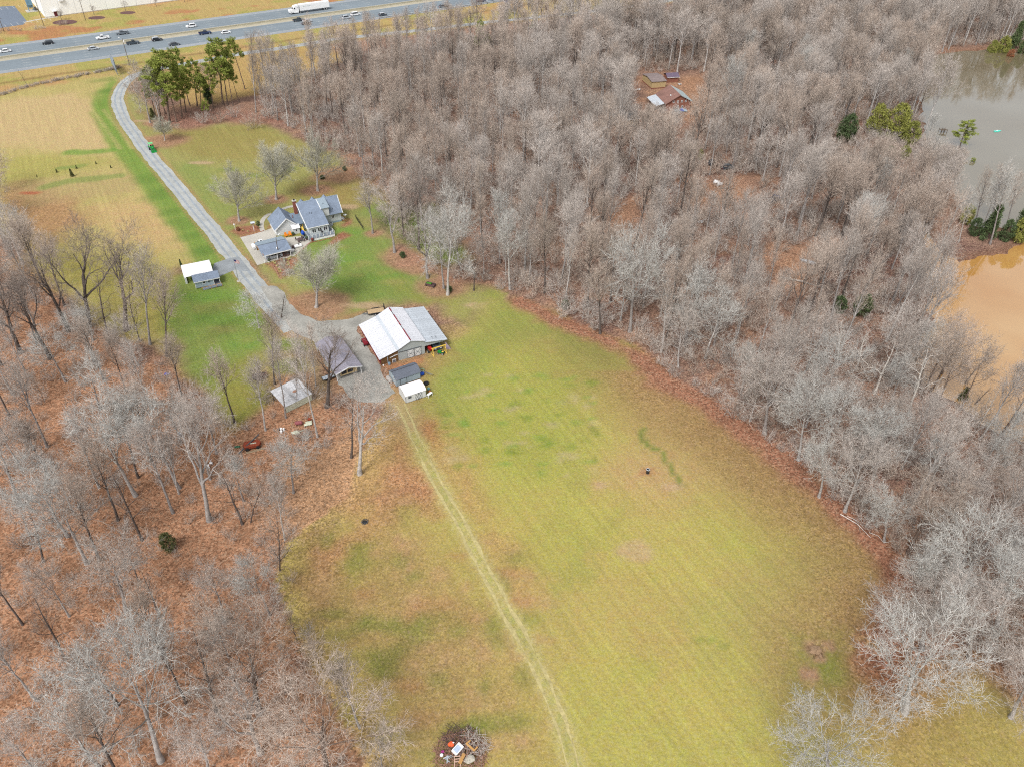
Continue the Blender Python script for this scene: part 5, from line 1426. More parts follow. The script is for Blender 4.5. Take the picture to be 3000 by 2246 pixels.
for x in (-9.2, -6.2):
    for y in (.8, LD - .4): MB().box(x - .07, x + .07, y - .07, y + .07, 0, 2.2).build('porch_post', M_post, bh)
MB().box(-2, 3, -2.6, 0, .4, .55).build('deck', M_bluewall, bh)
MB().lathe([(.3, 0), (.32, .3), (.1, .36)], (-2.6, 3.0, 4.85), 8).build('roof_vent', M_trim, bh)
MB().slab([(-.2, -2.6, .6), (1.6, -2.6, .6), (1.2, -1.2, 1.1), (.2, -1.2, 1.1)], .05).build('awning', M_blue, bh)
tb = thing('tan_outbuilding', 'tan boarded outbuilding behind the brown house', 'outbuilding', (*G(1908.5, 261.5), 0), brot + rad(4))
MB().box(0, 6.2, 0, 10, 0, 3.0).build('wall', M_tanwall, tb)
MB().slab([(-.3, -.3, 3.0), (6.5, -.3, 3.0), (6.5, 5.0, 3.7), (-.3, 5.0, 3.7)], .15).slab([(-.3, 10.3, 3.0), (6.5, 10.3, 3.0), (6.5, 5.0, 3.7), (-.3, 5.0, 3.7)], .15).build('roof', mat('grey_brown_roof', pc(150, 136, 134), .9, .15, 1), tb)
MB().box(-.02, 6.22, -.02, 10.02, 0, .4).build('foundation', M_brick, tb)
ds = thing('violet_roofed_shed', 'small shed with a dull violet roof behind the tan outbuilding', 'shed', (*G(1954, 243), 0), brot)
MB().box(0, 5.0, 0, 4.6, 0, 2.3).build('wall', M_rustwall, ds)
MB().slab([(-.3, -.4, 2.3), (5.3, -.4, 2.3), (5.3, 2.3, 3.4), (-.3, 2.3, 3.4)], .12).slab([(-.3, 5.0, 2.3), (5.3, 5.0, 2.3), (5.3, 2.3, 3.4), (-.3, 2.3, 3.4)], .12).build('roof', M_violet_sh, ds)
MB().box(-.3, 5.3, -.5, -.4, 2.15, 2.3).build('fascia', M_trim, ds)
wh = thing('grey_roofed_cottage', 'low cottage with a dark grey roof edged white, buried in branches', 'cottage', (*G(1805, 372), 0), brot + rad(8))
MB().box(0, 9, 0, 6.5, 0, 2.4).build('wall', M_tanwall, wh)
MB().slab([(-.4, -.5, 2.4), (9.4, -.5, 2.4), (9.4, 3.2, 3.7), (-.4, 3.2, 3.7)], .15).slab([(-.4, 7, 2.4), (9.4, 7, 2.4), (9.4, 3.2, 3.7), (-.4, 3.2, 3.7)], .15).build('roof', M_dgrey, wh)
MB().box(-.45, 9.45, -.6, -.5, 2.2, 2.42).build('fascia', M_trim, wh)
MB().box(2, 5.5, 7.2, 9.2, 0, 1.6).build('lean_to', M_trim, wh)

# ---------------------------------------------------------------- the warehouse across the highway
wo, we = G(135, 52.5), G(399, 18)
wrot = math.atan2(we[1] - wo[1], we[0] - wo[0])
wk = thing('warehouse', 'huge white concrete-panel warehouse across the highway', 'warehouse', (*wo, 0), wrot)
PWD = math.hypot(we[0] - wo[0], we[1] - wo[1]) * 44.4 / 264.0
pm = MB().box(.03, PWD - .03, 0, .22, .35, 11.0).mesh('wall_panel', M_panelwall)
pl = MB().box(.03, PWD - .03, -.02, .22, 0, .35).mesh('panel_base', mat('panel_base', pc(206, 196, 186), .8))
NP = 20
for k in range(NP): link('wall_panel', pm, wk, (k * PWD, 0, 0)); link('panel_base', pl, wk, (k * PWD, 0, 0))
ps = MB().box(-.11, .11, .03, 8.97, .0, 11.0).mesh('side_panel', M_panelwall)
for k in range(5): link('side_panel', ps, wk, (-.12, .25 + k * 9, 0))
MB().box(0, NP * PWD, .25, 45, 10.6, 10.9).build('roof', M_tin_old, wk)
MB().box(0, NP * PWD, .22, .3, 0, 10.6).build('inner_wall', M_dgrey, wk)
MB().box(4.1, 5.6, -.08, 0, .05, 2.4).build('door', mat('maroon_door', pc(120, 50, 56), .6), wk)
MB().box(3.4, 5.9, -1.5, 0, 2.6, 2.75).build('door_canopy', M_trim, wk)
MB().box(8.0, 10.0, -1.0, 0, 6.6, 8.2).build('wall_unit', M_trim, wk)
M_silo = mat('blue_grey_steel', pc(120, 158, 184), .5, .1, 1)
tw = thing('dust_collector', 'blue-grey steel tower with machinery beside the warehouse wall', 'tower', (*G(93, 33), 0), wrot)
MB().box(-1.3, 1.3, -1.3, 1.3, 3.0, 13.0).build('housing', M_silo, tw)
MB().lathe([(1.5, 0), (.5, -1.4)], (0, 0, 3.0), 8).build('hopper', M_silo, tw)
for x in (-1.1, 1.1):
    for y in (-1.1, 1.1): MB().box(x - .12, x + .12, y - .12, y + .12, 0, 3).build('leg', M_silo, tw)
MB().box(-2.6, 2.6, -2.6, 2.6, 0, .25).build('plinth', M_conc, tw)
MB().box(1.6, 2.4, -1.5, .8, .25, 1.6).build('machine_box', M_dgrey, tw)
lot = tag(sheet('parking_lot', GP([(-30, 82), (0, 83), (68, 73), (78, 62), (42, 18), (0, 20), (-60, 26)]), 0.012, mat('car_park_asphalt', dc(128, 140, 156), .85, .06, .6, var2=.08, scale2=.06)), kind='structure')
b = MB(); a0, a1 = np.array(G(0, 83)), np.array(G(68, 73)); e = (a1 - a0) / np.linalg.norm(a1 - a0); q = np.array([-e[1], e[0]])
for k in range(-5, 9):
    for o_ in (.6, ):
        p0 = a0 + e * (k * 2.9) + q * .6; p1 = p0 + q * 5.0
        b._add([(*(p0 - e * .07), .02), (*(p0 + e * .07), .02), (*(p1 + e * .07), .02), (*(p1 - e * .07), .02)], [(0, 1, 2, 3)])
c0, c1 = np.array(G(0, 24)), np.array(G(40, 20))
for k in range(-4, 6):
    p0 = c0 + e * (k * 2.9); p1 = p0 - q * 5.0
    b._add([(*(p0 - e * .07), .02), (*(p0 + e * .07), .02), (*(p1 + e * .07), .02), (*(p1 - e * .07), .02)], [(3, 2, 1, 0)])
b.build('bay_marking', M_paint, lot)
tag(link('concrete_walk', ribbon_mesh('concrete_walk', smooth_line(GP([(72, 66), (110, 58), (150, 52), (170, 50)]), 4), 1.5, .015, M_conc)), kind='structure')
for c, r_ in (((190, 66), 4.5), ((283, 53), 3.2), ((374, 38), 3)):
    g = G(*c); tag(sheet('mulch_bed', [(g[0] + r_ * 1.3 * math.cos(t), g[1] + r_ * math.sin(t)) for t in np.linspace(0, 6.1, 16)], .012, mat('brown_mulch', dc(120, 88, 84), .95, .15, 2)), kind='structure')

# ---------------------------------------------------------------- the trees one can point to (foot pixel, top pixel)
g1 = 'old trees along the hayfield edge'
hero((489, 1045), (473, 772), 'forest_tan', 'slim dark tree at the hayfield edge nearest the white carport', 0.8, group=g1)
hero((371, 968), (318, 650), 'fork_dark', 'dark tree with two upright limbs in the middle of the hayfield edge row', group=g1)
hero((258, 958), (240, 622), 'fork_dark', 'tallest dark forked tree of the hayfield edge row', group=g1)
hero((201, 970), (70, 665), 'fork_dark', 'thick dark tree leaning far out over the hayfield', group=g1)
hero((147, 1050), (28, 800), 'fork_dark', 'dark crooked tree in front of the leaning one at the hayfield edge', group=g1)
hero((321, 1005), (285, 760), 'snag_dark', 'thin dark stem between the forked trees of the hayfield row', 0.8, group=g1)
hero((440, 1010), (405, 700), 'forest_grey', 'grey feathery tree second from the white carport end of the row', 0.8, group=g1)
hero((60, 1035), (-20, 760), 'fork_dark', 'dark tree at the outer end of the hayfield row by the picture edge', group=g1)
hero((410, 1000), (370, 800), 'sapling_tan', 'low brushy tree among the hayfield row trunks', 1.0, group=g1)
g2 = 'tall trees in the leaf-strewn wood beside the track'
hero((398, 1452), (232, 1110), 'oak_pale', 'tall pale-limbed tree with a long straight stem in the leafy wood', 0.85, group=g2)
hero((525, 1430), (385, 1165), 'oak_pale', 'pale crooked-limbed tree beside the white plastic planters', 0.8, group=g2)
hero((614, 1524), (563, 1110), 'fork_grey', 'dark straight trunk with a forked airy crown above the rust leaves', 0.7, group=g2)
hero((710, 1535), (645, 1370), 'snag_dark', 'dead bending tree with broken lichen limbs near the leafy clearing', 1.0, group=g2)
hero((406, 1398), (340, 1150), 'forest_tan', 'slender tree behind the tall pale-limbed one in the leafy wood', 0.8, group=g2)
hero((417, 1582), (320, 1360), 'snag_dark', 'thin curving stem left of the round cedar bush', 0.8, group=g2)
hero((254, 1650), (118, 1400), 'oak_pale', 'lichen-grey crown leaning left above a dark bent trunk', 1.0, group=g2)
hero((290, 1640), (205, 1370), 'forest_tan', 'dark double stem just right of the leaning lichen tree', 0.8, group=g2)
hero((127, 1645), (80, 1480), 'snag_dark', 'small crooked dark tree by the left picture edge', 1.0, group=g2)
hero((295, 2250), (122, 1990), 'oak_pale', 'pale lichen-covered round crown in the near left corner of the wood', 0.8, group=g2)
hero((472, 2228), (335, 1860), 'oak_pale', 'white-twigged spreading tree just right of the near left corner', 0.72, group=g2)
hero((637, 2085), (560, 1815), 'snag_dark', 'bare dark snag standing alone over open leaf litter', 0.7, group=g2)
hero((760, 2088), (690, 1760), 'oak_tan', 'large brown fan-shaped crown at the edge of the grass', 0.95, group=g2)
hero((763, 2205), (690, 1960), 'fork_grey', 'slim tree below the large brown fan-shaped crown', 0.9, group=g2)
hero((192, 1930), (75, 1720), 'snag_dark', 'long thin leaning trunk over the orange leaves', 0.8, group=g2)
hero((610, 2260), (560, 2080), 'oak_grey', 'grey bush-crowned tree cut by the bottom picture edge', 0.9, group=g2)
hero((960, 2275), (950, 1990), 'oak_tan', 'brown broom-crowned tree nearest the burn pile', 0.95, group=g2)
hero((370, 1790), (300, 1540), 'oak_grey', 'grey broom-crowned tree below the round cedar bush', 0.9, group=g2)
hero((820, 1670), (815, 1480), 'sapling_tan', 'loose pale sapling at the wood edge facing the fire ring', 1.0, group=g2)
hero((735, 1530), (790, 1370), 'sapling_tan', 'forked sapling arching over the orange leaf clearing', 1.0, group=g2)
hero((525, 1445), (480, 1250), 'forest_grey', 'grey trunk with a flared foot left of the white planters', 0.8, group=g2)
hero((200, 1570), (60, 1330), 'oak_pale', 'big pale tree whose limb sweeps left along the wood', 1.0, group=g2)
hero((60, 1480), (-40, 1230), 'oak_grey', 'grey tree leaning out of the left picture edge', 0.9, group=g2)
g3 = 'trees round the sheds'
hero((930, 1280), (862, 945), 'forest_grey', 'tall grey trunk in front of the tin-roofed shed', 0.55, group=g3)
hero((838, 1224), (800, 985), 'forest_grey', 'grey trunk standing at the left corner of the tin-roofed shed', 0.6, group=g3)
hero((958, 1192), (985, 945), 'fork_dark', 'brown tree whose wide crown spreads over the grey open carport', 1.0, group=g3)
hero((1054, 1388), (1085, 1085), 'fork_grey', 'several-stemmed grey tree beside the end of the gravel', 0.85, group=g3)
hero((1029, 1340), (1035, 1120), 'snag_dark', 'thin dark stem behind the several-stemmed tree', 0.8, group=g3)
hero((805, 1125), (795, 900), 'forest_tan', 'thick grey trunk behind the tin-roofed shed', 0.7, group=g3)
hero((824, 930), (835, 848), 'snag_dark', 'small bare forked tree on the edge of the drive above the yard', 1.3, group=g3)
hero((760, 960), (735, 850), 'oak_pale', 'low lichen-twigged tree on the lawn beside the drive', 1.3, group=g3)
hero((925, 1130), (905, 940), 'poplar_tan', 'slim tan tree between the tin-roofed shed and the grey carport', 0.7, group=g3)
hero((870, 1190), (868, 1010), 'poplar_tan', 'slender tan tree leaning over the tin roof', 0.6, group=g3)
g4 = 'round shade trees in the yard'
hero((701, 648), (682, 480), 'globe', 'round grey-green shade tree beside the drive in front of the garage', 1.0, group=g4)
hero((810, 585), (800, 412), 'globe', 'round shade tree in the middle of the front lawn', 1.0, group=g4)
hero((931, 560), (925, 385), 'globe', 'round shade tree nearest the woods behind the house', 1.0, group=g4)
hero((927, 900), (926, 722), 'globe', 'big round shade tree on the mulch ring above the barnyard', 1.1, group=g4)
hero((1092, 684), (1070, 520), 'forest_grey', 'soft round grey tree in a mulch ring by the house fence', 1.25, group=g4)
hero((483, 412), (477, 345), 'globe', 'small spreading bare tree on mulch beside the green tractor', 1.35, group=g4)
g5 = 'old trees on mulch behind the house'
hero((1156, 740), (1118, 505), 'fork_grey', 'grey-stemmed tree with a low forked limb behind the house', 0.85, group=g5)
hero((1227, 730), (1215, 500), 'fork_dark', 'dark tree twisted with ivy behind the house', 0.8, group=g5)
hero((1253, 815), (1240, 600), 'fork_grey', 'leaning tree above the flower box on the mulch bed', 0.9, group=g5)
hero((1312, 864), (1335, 540), 'oak_pale', 'tall pale-crowned tree with several stems by the dark shrub', 0.75, group=g5)
hero((1300, 845), (1290, 600), 'forest_pale', 'upright stem just left of the pale-crowned tree', 0.8, group=g5)
hero((1388, 852), (1400, 735), 'snag_dark', 'broken ivy-clad tree at the lawn corner of the wood', 1.1, group=g5)
g6 = 'trees along the field side of the wood'
hero((1494, 848), (1490, 610), 'forest_pale', 'pale-crowned tree at the top corner of the field', 0.9, group=g6)
hero((1845, 972), (1885, 660), 'oak_pale', 'tall straight tree with a smooth pale grey trunk at the field edge', 0.8, group=g6)
hero((2008, 1010), (2030, 770), 'oak_pale', 'very pale wide-crowned tree standing over the field edge', 1.05, group=g6)
hero((2067, 1050), (2140, 840), 'oak_pale', 'pale-twigged tree just behind the wide white-crowned one', 1.0, group=g6)
hero((1758, 978), (1750, 760), 'forest_tan', 'brown tree left of the smooth pale trunk', 1.0, group=g6)
hero((2240, 1270), (2250, 1040), 'oak_grey', 'grey spreading tree overhanging the leaf bank mid field', 1.0, group=g6)
hero((2399, 1455), (2420, 1260), 'oak_pale', 'small pale tree in front of the leafy bank', 1.0, group=g6)
hero((2475, 1498), (2545, 1290), 'oak_grey', 'leaning grey tree beside the fallen branches', 0.9, group=g6)
hero((2591, 1585), (2610, 1420), 'oak_pale', 'low twisted pale tree right of the fallen branches', 0.95, group=g6)
hero((2660, 1620), (2790, 1360), 'oak_tan', 'thick dark trunk leaning right with a brown round crown', 0.95, group=g6)
hero((2650, 2085), (2725, 1790), 'oak_pale', 'largest pale-twigged oak spreading over the near right grass', 0.92, group=g6)
hero((2730, 1850), (2720, 1620), 'oak_pale', 'pale crown close behind the largest pale-twigged oak', 1.0, group=g6)
hero((2840, 1930), (2860, 1680), 'oak_grey', 'grey crown right of the pale one behind the largest oak', 1.0, group=g6)
hero((2435, 2300), (2425, 2085), 'oak_pale', 'pale crown rising from the bottom picture edge', 1.0, group=g6)
hero((2700, 1900), (2690, 1660), 'oak_grey', 'grey spreading tree behind the largest pale-twigged oak', 1.1, group=g6)
hero((2915, 1860), (3040, 1560), 'oak_pale', 'massive pale trunk at the right picture edge', 1.0, group=g6)
hero((2820, 1760), (2900, 1520), 'oak_pale', 'pale crown between the leaning dark trunk and the massive one', 1.0, group=g6)
hero((2960, 2100), (3060, 1900), 'oak_grey', 'grey tree in the near right corner', 0.9, group=g6)
hero((2800, 1520), (2850, 1300), 'oak_grey', 'dense grey crown above the leaning dark trunk', 1.0, group=g6)
hero((2560, 1400), (2600, 1210), 'oak_pale', 'pale knobbly crown behind the leafy bank', 1.0, group=g6)
g7 = 'trees on the pond shore'
hero((2755, 1110), (2830, 885), 'oak_tan', 'broad brown-crowned tree on the bank of the muddy pond', 1.0, group=g7)
hero((2812, 1140), (2955, 970), 'snag_dark', 'dead bare trunk leaning out over the muddy pond', 1.0, group=g7)
hero((2846, 1190), (2985, 1100), 'snag_dark', 'low dead limbs reaching across the muddy pond', 1.2, group=g7)
hero((2561, 1153), (2640, 985), 'snag_white', 'white forked sycamore between the wood and the muddy pond', 1.2, group=g7)
hero((2451, 1080), (2470, 930), 'snag_white', 'leftmost white-barked sycamore above the pond', 1.2, group=g7)
hero((2510, 1088), (2545, 945), 'snag_white', 'white-barked sycamore with many upright limbs', 1.3, group=g7)
hero((2662, 1215), (2725, 1000), 'snag_white', 'tall white-barked sycamore nearest the muddy pond', 1.0, group=g7)
hero((2960, 1260), (3060, 1120), 'snag_dark', 'dark leaning trunk where the pond meets the picture edge', 1.0, group=g7)
hero((2700, 810), (2790, 750), 'snag_dark', 'bare branch tree stretching over the orange water', 1.2, group=g7)
g8 = 'bare trees on the spit between lake and pond'
hero((2808, 710), (2855, 545), 'forest_pale', 'leftmost bare tree of the spit between lake and pond', 0.7, group=g8)
hero((2900, 716), (2965, 470), 'forest_pale', 'tall pale-stemmed tree in front of the lake cedars', 0.8, group=g8)
hero((2860, 650), (2910, 455), 'poplar_tan', 'feathery tree seen against the pale lake', 1.0, group=g8)
hero((2905, 655), (2960, 448), 'poplar_tan', 'second feathery tree seen against the pale lake', 1.0, group=g8)
hero((2950, 660), (2995, 480), 'poplar_tan', 'feathery tree against the lake at the picture edge', 0.9, group=g8)
hero((2870, 690), (2930, 520), 'forest_pale', 'pale stem beside the lake cedars', 0.7, group=g8)
g9 = 'tall slim trees behind the pines'
for i, (b, t, k, lab) in enumerate([((750, 330), (735, 80), 'poplar_tan', 'tall dark slim tree right of the last pine'), ((800, 335), (790, 95), 'poplar_tan', 'grey slim tree second to the right of the pines'),
                                    ((865, 240), (850, 115), 'fork_dark', 'vase-shaped tree standing alone in front of the frontage road'), ((915, 260), (905, 80), 'poplar_tan', 'plume-shaped tree with a reddish tip below the highway'),
                                    ((1020, 290), (1000, 55), 'forest_tan', 'tall dark tree reaching up across the highway'), ((1045, 285), (1040, 110), 'forest_tan', 'tall tree just right of the dark one across the highway'),
                                    ((1225, 200), (1222, 15), 'poplar_tan', 'tall thin plume in front of the frontage road'), ((1340, 210), (1345, 25), 'poplar_tan', 'tall thin plume left of the road pine'),
                                    ((1460, 190), (1470, 30), 'poplar_tan', 'grey plume between the two road pines'), ((960, 330), (950, 150), 'forest_tan', 'brown tree at the lawn end of the roadside row')]):
    hero(b, t, k, lab, 0.75, group=g9)
for b, t, lab in (((95, 62), (92, 20), 'small spreading bare tree by the red doorway of the warehouse'), ((180, 62), (178, 45), None)):
    pass
g10 = 'small bare trees along the warehouse lawn'
for b, t, lab in (((180, 60), (172, 22), 'spreading bare tree by the warehouse door'), ((276, 45), (270, 16), 'small bare tree second along the warehouse lawn'),
                  ((368, 32), (362, 2), 'small bare tree third along the warehouse lawn'), ((458, 20), (452, -8), 'small bare tree fourth along the warehouse lawn'),
                  ((541, 6), (538, -20), 'bare tree farthest along the warehouse lawn')):
    hero(b, t, 'fork_dark', lab, 1.4, group=g10)
hero((80, 252), (50, 200), 'snag_dark', 'single bent bare tree in the highway fence line', 0.8)
g11 = 'brown trees at the outer edge of the hayfield'
hero((-12, 640), (0, 480), 'oak_tan', 'brown leafy-tipped tree at the left picture edge of the hayfield', 1.0, group=g11)
hero((-30, 560), (-20, 425), 'oak_tan', 'brown tree behind the leafy-tipped one at the hayfield edge', 1.0, group=g11)
hero((-40, 700), (-25, 560), 'fork_grey', 'grey tree nearest the rust leaves at the hayfield edge', 1.0, group=g11)
g12 = 'lichen-hung trees among the pines'
for b, t, k, lab in (((440, 360), (402, 165), 'oak_grey', 'grey lichen-hung tree at the drive end of the pines'), ((412, 330), (392, 200), 'sapling_grey', 'grey brushy tree where the drive bends'),
                     ((470, 358), (440, 210), 'fork_grey', 'bare tree between the first two pines'), ((620, 300), (600, 180), 'oak_grey', 'bare grey crown behind the middle pines')):
    hero(b, t, k, lab, 0.85, group=g12)

# pines
def pine(base, top, label, i, wide=1.0, group='tall pines beside the drive'):
    (x, y), z, ln = by_photo(base, top)
    HERO_XY.append((x, y))
    plant('pine_tree', label, 'pine tree', PINE[i % 3], (x, y), z, 20.0, wide, None, (ln, 0), group)
pine((497, 360), (473, 148), 'broad pine with the tallest crown at the drive end', 0, 1.35)
pine((517, 358), (486, 215), 'pine with its crown under the tallest one', 1, 1.2)
pine((470, 350), (448, 180), 'leftmost pine of the row nearest the gravel bend', 1, 1.1)
pine((557, 310), (507, 142), 'thin leaning pine with a small dark crown', 2, 0.8)
pine((578, 312), (562, 168), 'short full pine in the middle of the row', 1, 1.1)
pine((654, 308), (632, 114), 'big bright-crowned pine right of the middle', 0, 1.25)
pine((668, 308), (646, 150), 'pine crowding the big bright-crowned one', 2, 1.0)
pine((683, 310), (660, 185), 'pine with a bare double stem behind the bright-crowned one', 2, 0.9)
pine((718, 262), (674, 112), 'rightmost slim pine standing alone', 2, 0.85)
pine((533, 345), (520, 205), 'pine crowded between the tallest and the thin leaning one', 0, 1.1)
pine((455, 340), (425, 200), 'narrow pine closest to the gravel bend', 2, 1.0)
pine((590, 325), (583, 215), 'pine half hidden behind the short full pine', 0, 1.0)
pine((545, 330), (528, 190), 'pine in the gap right of the tallest crowns', 1, 1.1)
pine((625, 318), (612, 185), 'pine between the short full pine and the bright-crowned one', 1, 0.9)
pine((485, 335), (458, 230), 'low-crowned pine under the left of the row', 0, 1.2)
pine((700, 300), (668, 195), 'small pine leaning beside the rightmost slim pine', 2, 0.9)
pine((600, 345), (598, 290), 'young low pine under the middle of the row', 1, 1.3)
pine((1403, 195), (1405, 57), 'single dark pine left of the two by the frontage road', 1, 0.75, 'pines by the frontage road')
pine((1563, 120), (1566, 36), 'single dark pine right of the two by the frontage road', 1, 0.9, 'pines by the frontage road')
pine((1435, 180), (1428, 100), 'low pine crown beside the dark frontage-road pine', 2, 0.8, 'pines by the frontage road')
pine((2806, 448), (2850, 327), 'lone pine leaning over the lake shore', 1, 1.7, 'pines on the lake shore')
pine((2850, 490), (2862, 440), 'low pine bough just below the lone lake pine', 0, 1.6, 'pines on the lake shore')

# evergreens and leafy bushes
EVER_XY = []
def bush(base, h, key, label, wide=1.0, name='evergreen_bush', cat='bush', group=None):
    x, y = G(*base); z = gz(x, y)
    if z < 0: x, y = G(*base, z)
    HERO_XY.append((x, y))
    if h > 5: EVER_XY.append((x, y))
    plant(name, label, cat, EVER[key][len(HERO_XY) % 2], (x, y), h, 4.0, wide, group=group)
bush((500, 1610), 4.4, 'roundcedar', 'round dark cedar bush alone on the rust leaf litter', 0.72, 'cedar_bush')
gb = 'little cedars on the hayfield'
for b, h, lab in (((212, 518), 3.0, 'largest of the little cedars on the hayfield'), ((167, 506), 1.5, 'little round cedar left of the largest one on the hayfield'), ((225, 495), 1.4, 'little cedar just behind the largest one on the hayfield'),
                  ((282, 481), 1.1, 'tiny cedar behind the others nearer the drive end'), ((325, 493), 1.2, 'little cedar closest to the drive on the hayfield'), ((108, 518), 0.8, 'tiny cedar farthest from the drive on the hayfield')):
    bush(b, h * .85, 'cedar', lab, 0.85, 'cedar_bush', group=gb)
bush((613, 302), 9.5, 'darkcone', 'dark blue-green cedar among the middle pines', 0.6, 'cedar_tree', 'tree')
bush((450, 350), 4.0, 'cedar', 'dark green bush at the foot of the first pines', 1.0)
bush((2474, 418), 10.0, 'holly', 'dark green holly deep in the lakeside wood', 0.9)
bush((2615, 410), 13, 'gold', 'tall yellow-green evergreen near the lake', 0.75)
bush((2560, 395), 11.0, 'gold', 'yellow-green evergreen left of the tall one near the lake', 0.8)
bush((2660, 425), 8.5, 'gold', 'lower yellow-green evergreen nearest the lake shore', 0.9)
bush((2600, 470), 5.0, 'holly', 'dark holly under the yellow-green evergreens', 1.0)
bush((2645, 465), 4.5, 'gold', 'short yellow-green bush in front of the dark holly', 1.0)
bush((2520, 925), 6.0, 'holly', 'bright green holly in the wood left of the muddy pond', 0.95)
bush((2455, 915), 4.6, 'holly', 'darker holly left of the bright green one by the pond', 0.95)
bush((2818, 1172), 4.5, 'cedar', 'dark cedar bush under the dead pond trees', 0.9, 'cedar_bush')
gl = 'evergreens on the spit between lake and pond'
for b, h, k, lab in (((2850, 690), 5.5, 'holly', 'dark cedar at the left end of the lake spit'), ((2890, 700), 10.5, 'darkcone', 'tallest dark cedar of the lake spit'), ((2940, 705), 6.5, 'holly', 'broad dark evergreen right of the tallest spit cedar'),
                     ((2975, 715), 7.5, 'gold', 'yellow-green evergreen at the water corner of the spit'), ((2995, 690), 9.5, 'holly', 'evergreen of the spit cut by the picture edge'), ((2825, 655), 6.0, 'gold', 'small yellow-green cedar behind the spit')):
    bush(b, h, k, lab, 0.8, 'evergreen_tree', 'tree', gl)
gf = 'evergreens on the far lake bank'
for b, h, k, lab in (((2725, 140), 9.0, 'holly', 'dark evergreen at the left end of the far lake bank'), ((2930, 165), 9.0, 'gold', 'yellow-green evergreen on the far lake bank'), ((2965, 145), 12.0, 'darkcone', 'tallest evergreen on the far lake bank'),
                     ((2990, 170), 8.0, 'holly', 'evergreen on the far lake bank at the picture edge'), ((2900, 165), 7.0, 'gold', 'low green bush on the far lake bank'), ((2955, 178), 5.0, 'rust', 'rust-leaved bush at the far waterline'),
                     ((2720, 160), 4.0, 'rust', 'small rust-leaved bush beside the dark far-bank evergreen')):
    bush(b, h, k, lab, 0.8, 'evergreen_tree' if h > 6 else 'bank_bush', 'tree' if h > 6 else 'bush', gf)
bush((2566, 118), 7.0, 'rust', 'single red-brown leafed crown in the far grey wood', 1.0, 'rust_leaved_tree', 'tree')
bush((1315, 855), 1.7, 'holly', 'low glossy green shrub at the foot of the pale-crowned tree', 1.3, 'garden_shrub', 'shrub')
bush((1180, 755), 1.8, 'holly', 'green shrub beside the grey-stemmed tree on the mulch', 1.2, 'garden_shrub', 'shrub')
bush((1010, 500), 1.5, 'holly', 'green shrub in the mulch bed at the wood corner', 1.2, 'garden_shrub', 'shrub')
bush((945, 525), 1.3, 'holly', 'dark low shrub left of the one in the wood-corner bed', 1.6, 'garden_shrub', 'shrub')
bush((757, 662), 1.5, 'holly', 'round dark shrub by the garage path', 1.0, 'garden_shrub', 'shrub')
bush((698, 676), 1.2, 'rust', 'brown-leafed shrub beside the white lamp post', 1.1, 'garden_shrub', 'shrub')
bush((532, 783), 2.4, 'darkcone', 'slim dark evergreen behind the white carport', 0.5, 'garden_shrub', 'shrub')
bush((1655, 905), 2.6, 'holly', 'small green holly inside the field-side wood', 1.0)
bush((2050, 470), 4.0, 'gold', 'olive cedar sapling in the middle of the wood', 0.6)
bush((1600, 30), 2.2, 'rust', 'dark rust shrub on the verge above the frontage road', 0.8, 'verge_shrub', 'shrub')

# ---------------------------------------------------------------- filling the woods
def poisson(poly, gap, n, seed):
    r = np.random.RandomState(seed)
    P = np.array(poly); lo, hi = P.min(0), P.max(0)
    pts = r.rand(n, 2) * (hi - lo) + lo
    pts = pts[sdist(pts[:, 0], pts[:, 1], poly) > 0.5]
    keep, cell = [], {}
    for p in pts:
        k = (int(p[0] // gap), int(p[1] // gap))
        if any((p[0] - q[0]) ** 2 + (p[1] - q[1]) ** 2 < gap * gap for i in (-1, 0, 1) for j in (-1, 0, 1) for q in cell.get((k[0] + i, k[1] + j), ())): continue
        cell.setdefault(k, []).append(p); keep.append(p)
    return np.array(keep)
NOGO = [VP([(1375, 160), (1500, 160), (1520, 262), (1470, 300), (1405, 285), (1380, 240)]), VP([(1425, 225), (1500, 225), (1510, 262), (1430, 262)])]
SHEDS = [VP([(560, 770), (640, 700), (800, 740), (800, 900), (700, 945), (620, 960)])]
def free(p, d):
    if any((p[0] - h[0]) ** 2 + (p[1] - h[1]) ** 2 < d * d for h in HERO_XY): return False
    if any(abs(p[0] - h[0] * (1 - q)) + abs(p[1] - h[1] * (1 - q)) < 7 for h in EVER_XY for q in (0, .025, .05)): return False
    return True
SHORE = []
for p in poisson([(60, 95), (300, 95), (300, 480), (60, 480)], 3.8, 24000, 41):
    d = max(sdist(p[:1], p[1:], LAKES[0])[0], sdist(p[:1], p[1:], LAKES[1])[0])
    q = proj(p[0], p[1], 0)
    if -8.0 < d < -1.0 and sdist(p[:1], p[1:], WOOD_E)[0] < (4.5 if q[1] > 1000 else 1.5) and (q[0] < 2790 or q[1] > 1000): SHORE.append(p)
wood = [(tuple(p), 'E') for p in poisson(WOOD_E, 5.3, 13000, 5)] + [(tuple(p), 'S') for p in SHORE] + [(tuple(p), 'W') for p in poisson(WOOD_W, 6.6, 5000, 6)]
cut = np.array([w[0] for w in wood])
bad = np.zeros(len(cut), bool)
for c in NOGO + SHEDS: bad |= sdist(cut[:, 0], cut[:, 1], c) > -1
thin = np.zeros(len(cut), bool)
for c in CLEAR: thin |= sdist(cut[:, 0], cut[:, 1], c) > 0
rw = np.random.RandomState(9)
bad |= thin & (rw.rand(len(cut)) < 0.9)
px = np.array([proj(a, b, 8) for a, b in cut])
bad |= (px[:, 0] < -120) | (px[:, 0] > 3120) | (px[:, 1] > 2420) | (px[:, 1] < -60)
wd = ldist(cut[:, 0], cut[:, 1], DRIVE)
bad |= wd < 4
wood = [w for w, b in zip(wood, bad) if not b and free(w[0], {'E': 4.0, 'W': 3.6, 'S': 3.0}[w[1]])]
